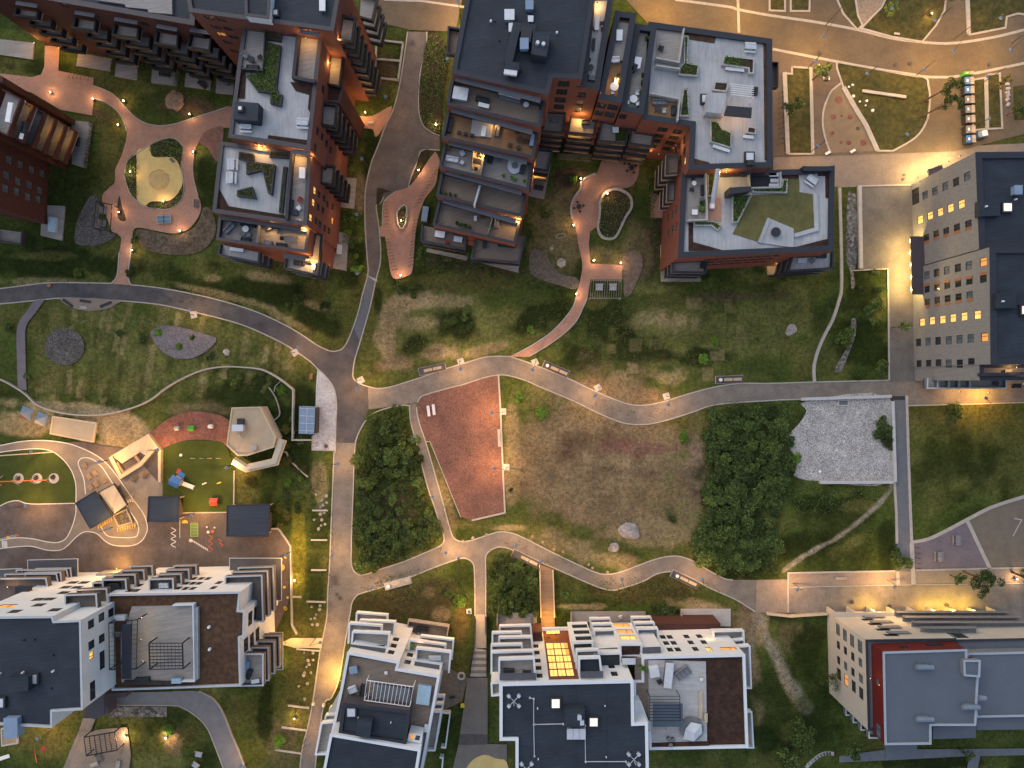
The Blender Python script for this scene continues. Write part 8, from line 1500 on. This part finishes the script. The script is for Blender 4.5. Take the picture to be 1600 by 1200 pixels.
# --- white complexes
Zw = 18.07
t = pergola('slate covered pergola on the pale deck of the white complex', [(1015,1088),(1062,1088),(1063,1126),(1015,1126)], Zw, 2.4, 9, darkm, r=.06, along=1); MB().bbox(-2.5,2.5,-2.0,1.9,2.3,2.36,.02).build('roof_cloth', M('slate cloth', (.06,.085,.115), .7, .1, 2), t)
pergola('bare frame of rods beside the slate covered pergola', [(1014,1128),(1042,1128),(1042,1142),(1014,1142)], Zw, 2.0, 6, wood, r=.04, along=1)
boxy('grill', 'grill', 'pale covered grill near the top of the pale deck', 1043, 1052, Zw, 84, 4.2, 1.3, 1.1, greyf, lightf); sofa('grey angled lounge near the covered grill', 1066, 1050, Zw, 35, 2.6, greyf, 1.6); boxy('covered_furniture', 'covered furniture', 'pale tented cover at the top left of the deck', 1021, 1047, Zw, 10, 1.6, 1.7, 1.0, lightf, lightf); chair('black chair left of the covered grill', 1030, 1064, Zw, 30, darkf, 1.5)
bench_('long narrow wooden rack at the right edge of the pale deck', 1094, 1099, 90, 4.6, pinew, Zw); bench_('short wooden rack below the long one on the pale deck', 1102, 1120, 90, 1.6, pinew, Zw); chair('white post lamp stand on the pale deck', 1095, 1060, Zw, 0, whitep)
t = thing('covered_furniture', 'round grey trampoline with a rumpled pale cover on the deck', 'trampoline', 1080, 1137, Zw); MB().cyl(0,0,.3,.55,2.0,n=26).build('mat', greyf, t); MB().add([(-1.5,-1.6,.58),(.2,-1.9,.9),(1.7,-.6,.7),(1.5,1.0,.95),(-.2,1.3,.75),(-1.2,.3,1.0),(.2,-.3,1.3)], [(0,1,6),(1,2,6),(2,3,6),(3,4,6),(4,5,6),(5,0,6)]).build('cover', lightf, t); [MB().box(x-.04,x+.04,y-.04,y+.04,0,.3).build('leg', darkm, t) for x, y in ((1.4,1.4),(-1.4,1.4),(1.4,-1.4),(-1.4,-1.4))]
for i, (x, y) in enumerate(((1044,1153),(1051,1154),(1047,1162))): o = thing('stool', ['left stool of the dark trio at the bottom of the deck','right stool of the dark trio at the bottom of the deck','lowest stool of the dark trio at the bottom of the deck'][i], 'stool', x, y, Zw); MB().cyl(0,0,.45,.52,.35,n=16).build('seat', greyf, o); MB().cyl(0,0,0,.45,.3,.34,14).build('base', blackm, o)
for l, x, y in (('left barrel pot at the top left of the brown deck', 1001, 1041), ('right barrel pot at the top left of the brown deck', 1005, 1043)): pot(l, x, y, Zw+.05, .35)
boxy('grill', 'grill', 'dark kitchen unit against the wall of the brown deck', 981, 1030, Zw+.05, 0, 2.2, 1.0, 1.1, darkm, steel)
sofa('black sofa on the top west balcony of the white complex', 795, 1047, 21, 0, 1.8, darkf); table('low black table on the top west balcony', 823, 1048, 21, 0, 1.4, .8, darkm); sofa('brown corner sofa on the east balcony of the white front', 1014, 1003, 9, 90, 2.0, wicker); chair('dark chair on the middle front balcony', 958, 1014, 9, 40, darkf, 1.4); table('dark table on the far right front balcony', 1136, 998, 9, 0, 1.8, .8, darkm); chair('white chair on the ground patio beyond the front, right', 969, 963, .4, 20, whitep, 1.2); sofa('grey chairs on the ground patio left of the boardwalk foot', 831, 968, .4, -90, 2.0, greyf)
pergola('white slatted pergola on the brown roof terrace', [(573,1063),(646,1073),(640,1104),(569,1094)], 17.5, 2.4, 13, whitep, r=.06); boxy('hot_tub', 'hot tub', 'slate covered pool under the white pergola', 613, 1085, 17.5, -8, 6.2, 3.3, .8, darkf, slate_m); boxy('hot_tub', 'hot tub', 'blue framed hot tub at the right of the brown roof terrace', 663, 1083, 17.5, 82, 3.2, 2.2, .9, bluem, tealf); sofa('white outdoor chairs left of the white pergola', 552, 1076, 17.5, 20, 1.4, lightf, 1.2); boxy('covered_furniture', 'covered furniture', 'grey covered box at the top left of the brown roof terrace', 554, 1044, 17.5, 10, 1.3, 1.1, 1.0, greyf, bluem); chair('slender white chair at the top edge of the brown roof terrace', 604, 1050, 17.5, 0, whitep); sofa('dark couch hidden left under the white pergola', 567, 1076, 17.5, 80, 1.8, darkf); bench_('narrow white bench at the right edge of the brown roof terrace', 666, 1136, 84, 1.4, whitep, 17.5)
sofa('dark covered couch on the fenced patio of the white block', 660, 982, .3, -8, 2.4, darkf); boxy('storage_box', 'box', 'grey box on the fenced patio of the white block', 653, 993, .3, 80, 1.4, .7, .8, greyf); sofa('black and white chairs on the right front balcony of the white block', 680, 1027, 12, 0, 2.2, lightf); chair('green chair on the middle front balcony of the white block', 643, 1008, 9, 0, carm['green'], 1.4); table('dark table on the left front balcony of the white block', 594, 1008, 12, 0, 1.8, .6, darkm)
pergola('black timber pergola on the grey roof deck, bottom left', [(233,1005),(285,1005),(286,1045),(234,1046)], 17.9, 2.6, 9, blackm, r=.10, cross=10, along=1)
t = pergola('wide black wired pergola against the white tower wall', [(170,974),(215,968),(213,1045),(171,1046)], 17.9, 2.9, 6, blackm, r=.09, cross=11); MB().bbox(1.4,3.0,-4.5,4.6,2.9,3.0,.02).build('roof_panel', M('blue black panel', (.018,.022,.035), .6, .1, 2), t)
sofa('grey lounge under the wired pergola, upper', 192, 990, 17.9, 0, 2.4, greyf); table('dark table under the wired pergola, lower', 198, 1025, 17.9, 85, 2.4, 1.0, darkm); boxy('grill', 'grill', 'steel grill at the top of the grey roof deck', 191, 963, 17.9, 0, 1.8, .8, 1.0, steel, lightf); boxy('storage_box', 'box', 'pale blue storage box at the bottom right of the grey roof deck', 279, 1061, 17.9, 0, 1.6, .8, .9, bluem, tealf); boxy('covered_furniture', 'covered furniture', 'long dark covered lounge at the bottom of the grey roof deck', 224, 1061, 17.9, 4, 2.4, .8, .6, darkf)
planter('leafy strip planter along the bottom of the grey roof deck', [(196,1062),(270,1064),(270,1068),(196,1067)], 17.9, darkm, .5, leafd, None, 30); sofa('blue grey sofa on the lower corner balcony, bottom left complex', 387, 1040, 15, 80, 2.0, bluem); sofa('black sofa below it on the lower corner balcony', 390, 1052, 15, 70, 1.8, darkf); table('white table at the end of the lower corner balcony', 401, 1062, 15, 10, 1.4, .7, lightf); boxy('covered_furniture', 'covered furniture', 'black covered kettle grill on the far left balcony', 40, 922, 12.1, 0, 2.4, 1.8, 1.0, darkm, darkf)
for l, x, y in (('dark sofa on the left white balcony above the yard', 182, 914), ('pale rattan chair on the second white balcony above the yard', 258, 914)): sofa(l, x, y, 15, 0, 1.6, darkf if 'dark' in l else lightf)
sofa('dark set on the tan block south terrace', 1585, 603, 5.7, 0, 1.8, darkf); rtable('round dark table on the tan block glass balcony', 1553, 599, 5.7, .5, darkf); bench_('pale bench on the recessed roof terrace of the tan block', 1573, 580, 0, 1.2, conc, 18.6)
# ------------------------------------------------------------------ sky, dusk light, camera
w = bpy.data.worlds.new("World"); SC.world = w; w.use_nodes = True
nt = w.node_tree; bg = nt.nodes['Background']
sky = nt.nodes.new('ShaderNodeTexSky'); sky.sky_type = 'NISHITA'; sky.sun_disc = False
sky.sun_elevation = R(33); sky.sun_rotation = R(-40); sky.altitude = 100; sky.air_density = 1.0; sky.dust_density = 2.0; sky.ozone_density = 1.0
nt.links.new(sky.outputs[0], bg.inputs[0]); bg.inputs[1].default_value = .07
sun = bpy.data.objects.new('sun', bpy.data.lights.new('sun', 'SUN')); link(sun)
sun.data.energy = .42; sun.data.angle = R(90); sun.data.color = (1, .96, .92)
sun.rotation_euler = Vector((.25,-.3,-1)).to_track_quat('-Z','Y').to_euler()
cam = bpy.data.objects.new('camera', bpy.data.cameras.new('camera')); link(cam)
cam.location = (0, 0, H); cam.rotation_euler = (0, 0, 0)
cam.data.sensor_width = 36; cam.data.lens = 36*H/200.0; cam.data.clip_end = 3000; cam.data.clip_start = 1
SC.camera = cam
SC.view_settings.view_transform = 'Standard'; SC.view_settings.look = 'None'; SC.view_settings.exposure = EXPO; SC.view_settings.gamma = 1
cy = SC.cycles; cy.use_denoising = True; cy.max_bounces = 5; cy.diffuse_bounces = 3; cy.glossy_bounces = 2; cy.transmission_bounces = 2
cy.use_adaptive_sampling = True; cy.adaptive_threshold = .02; cy.caustics_reflective = False; cy.caustics_refractive = False; cy.sample_clamp_indirect = 6
try: cy.denoiser = 'OPENIMAGEDENOISE'
except Exception: pass
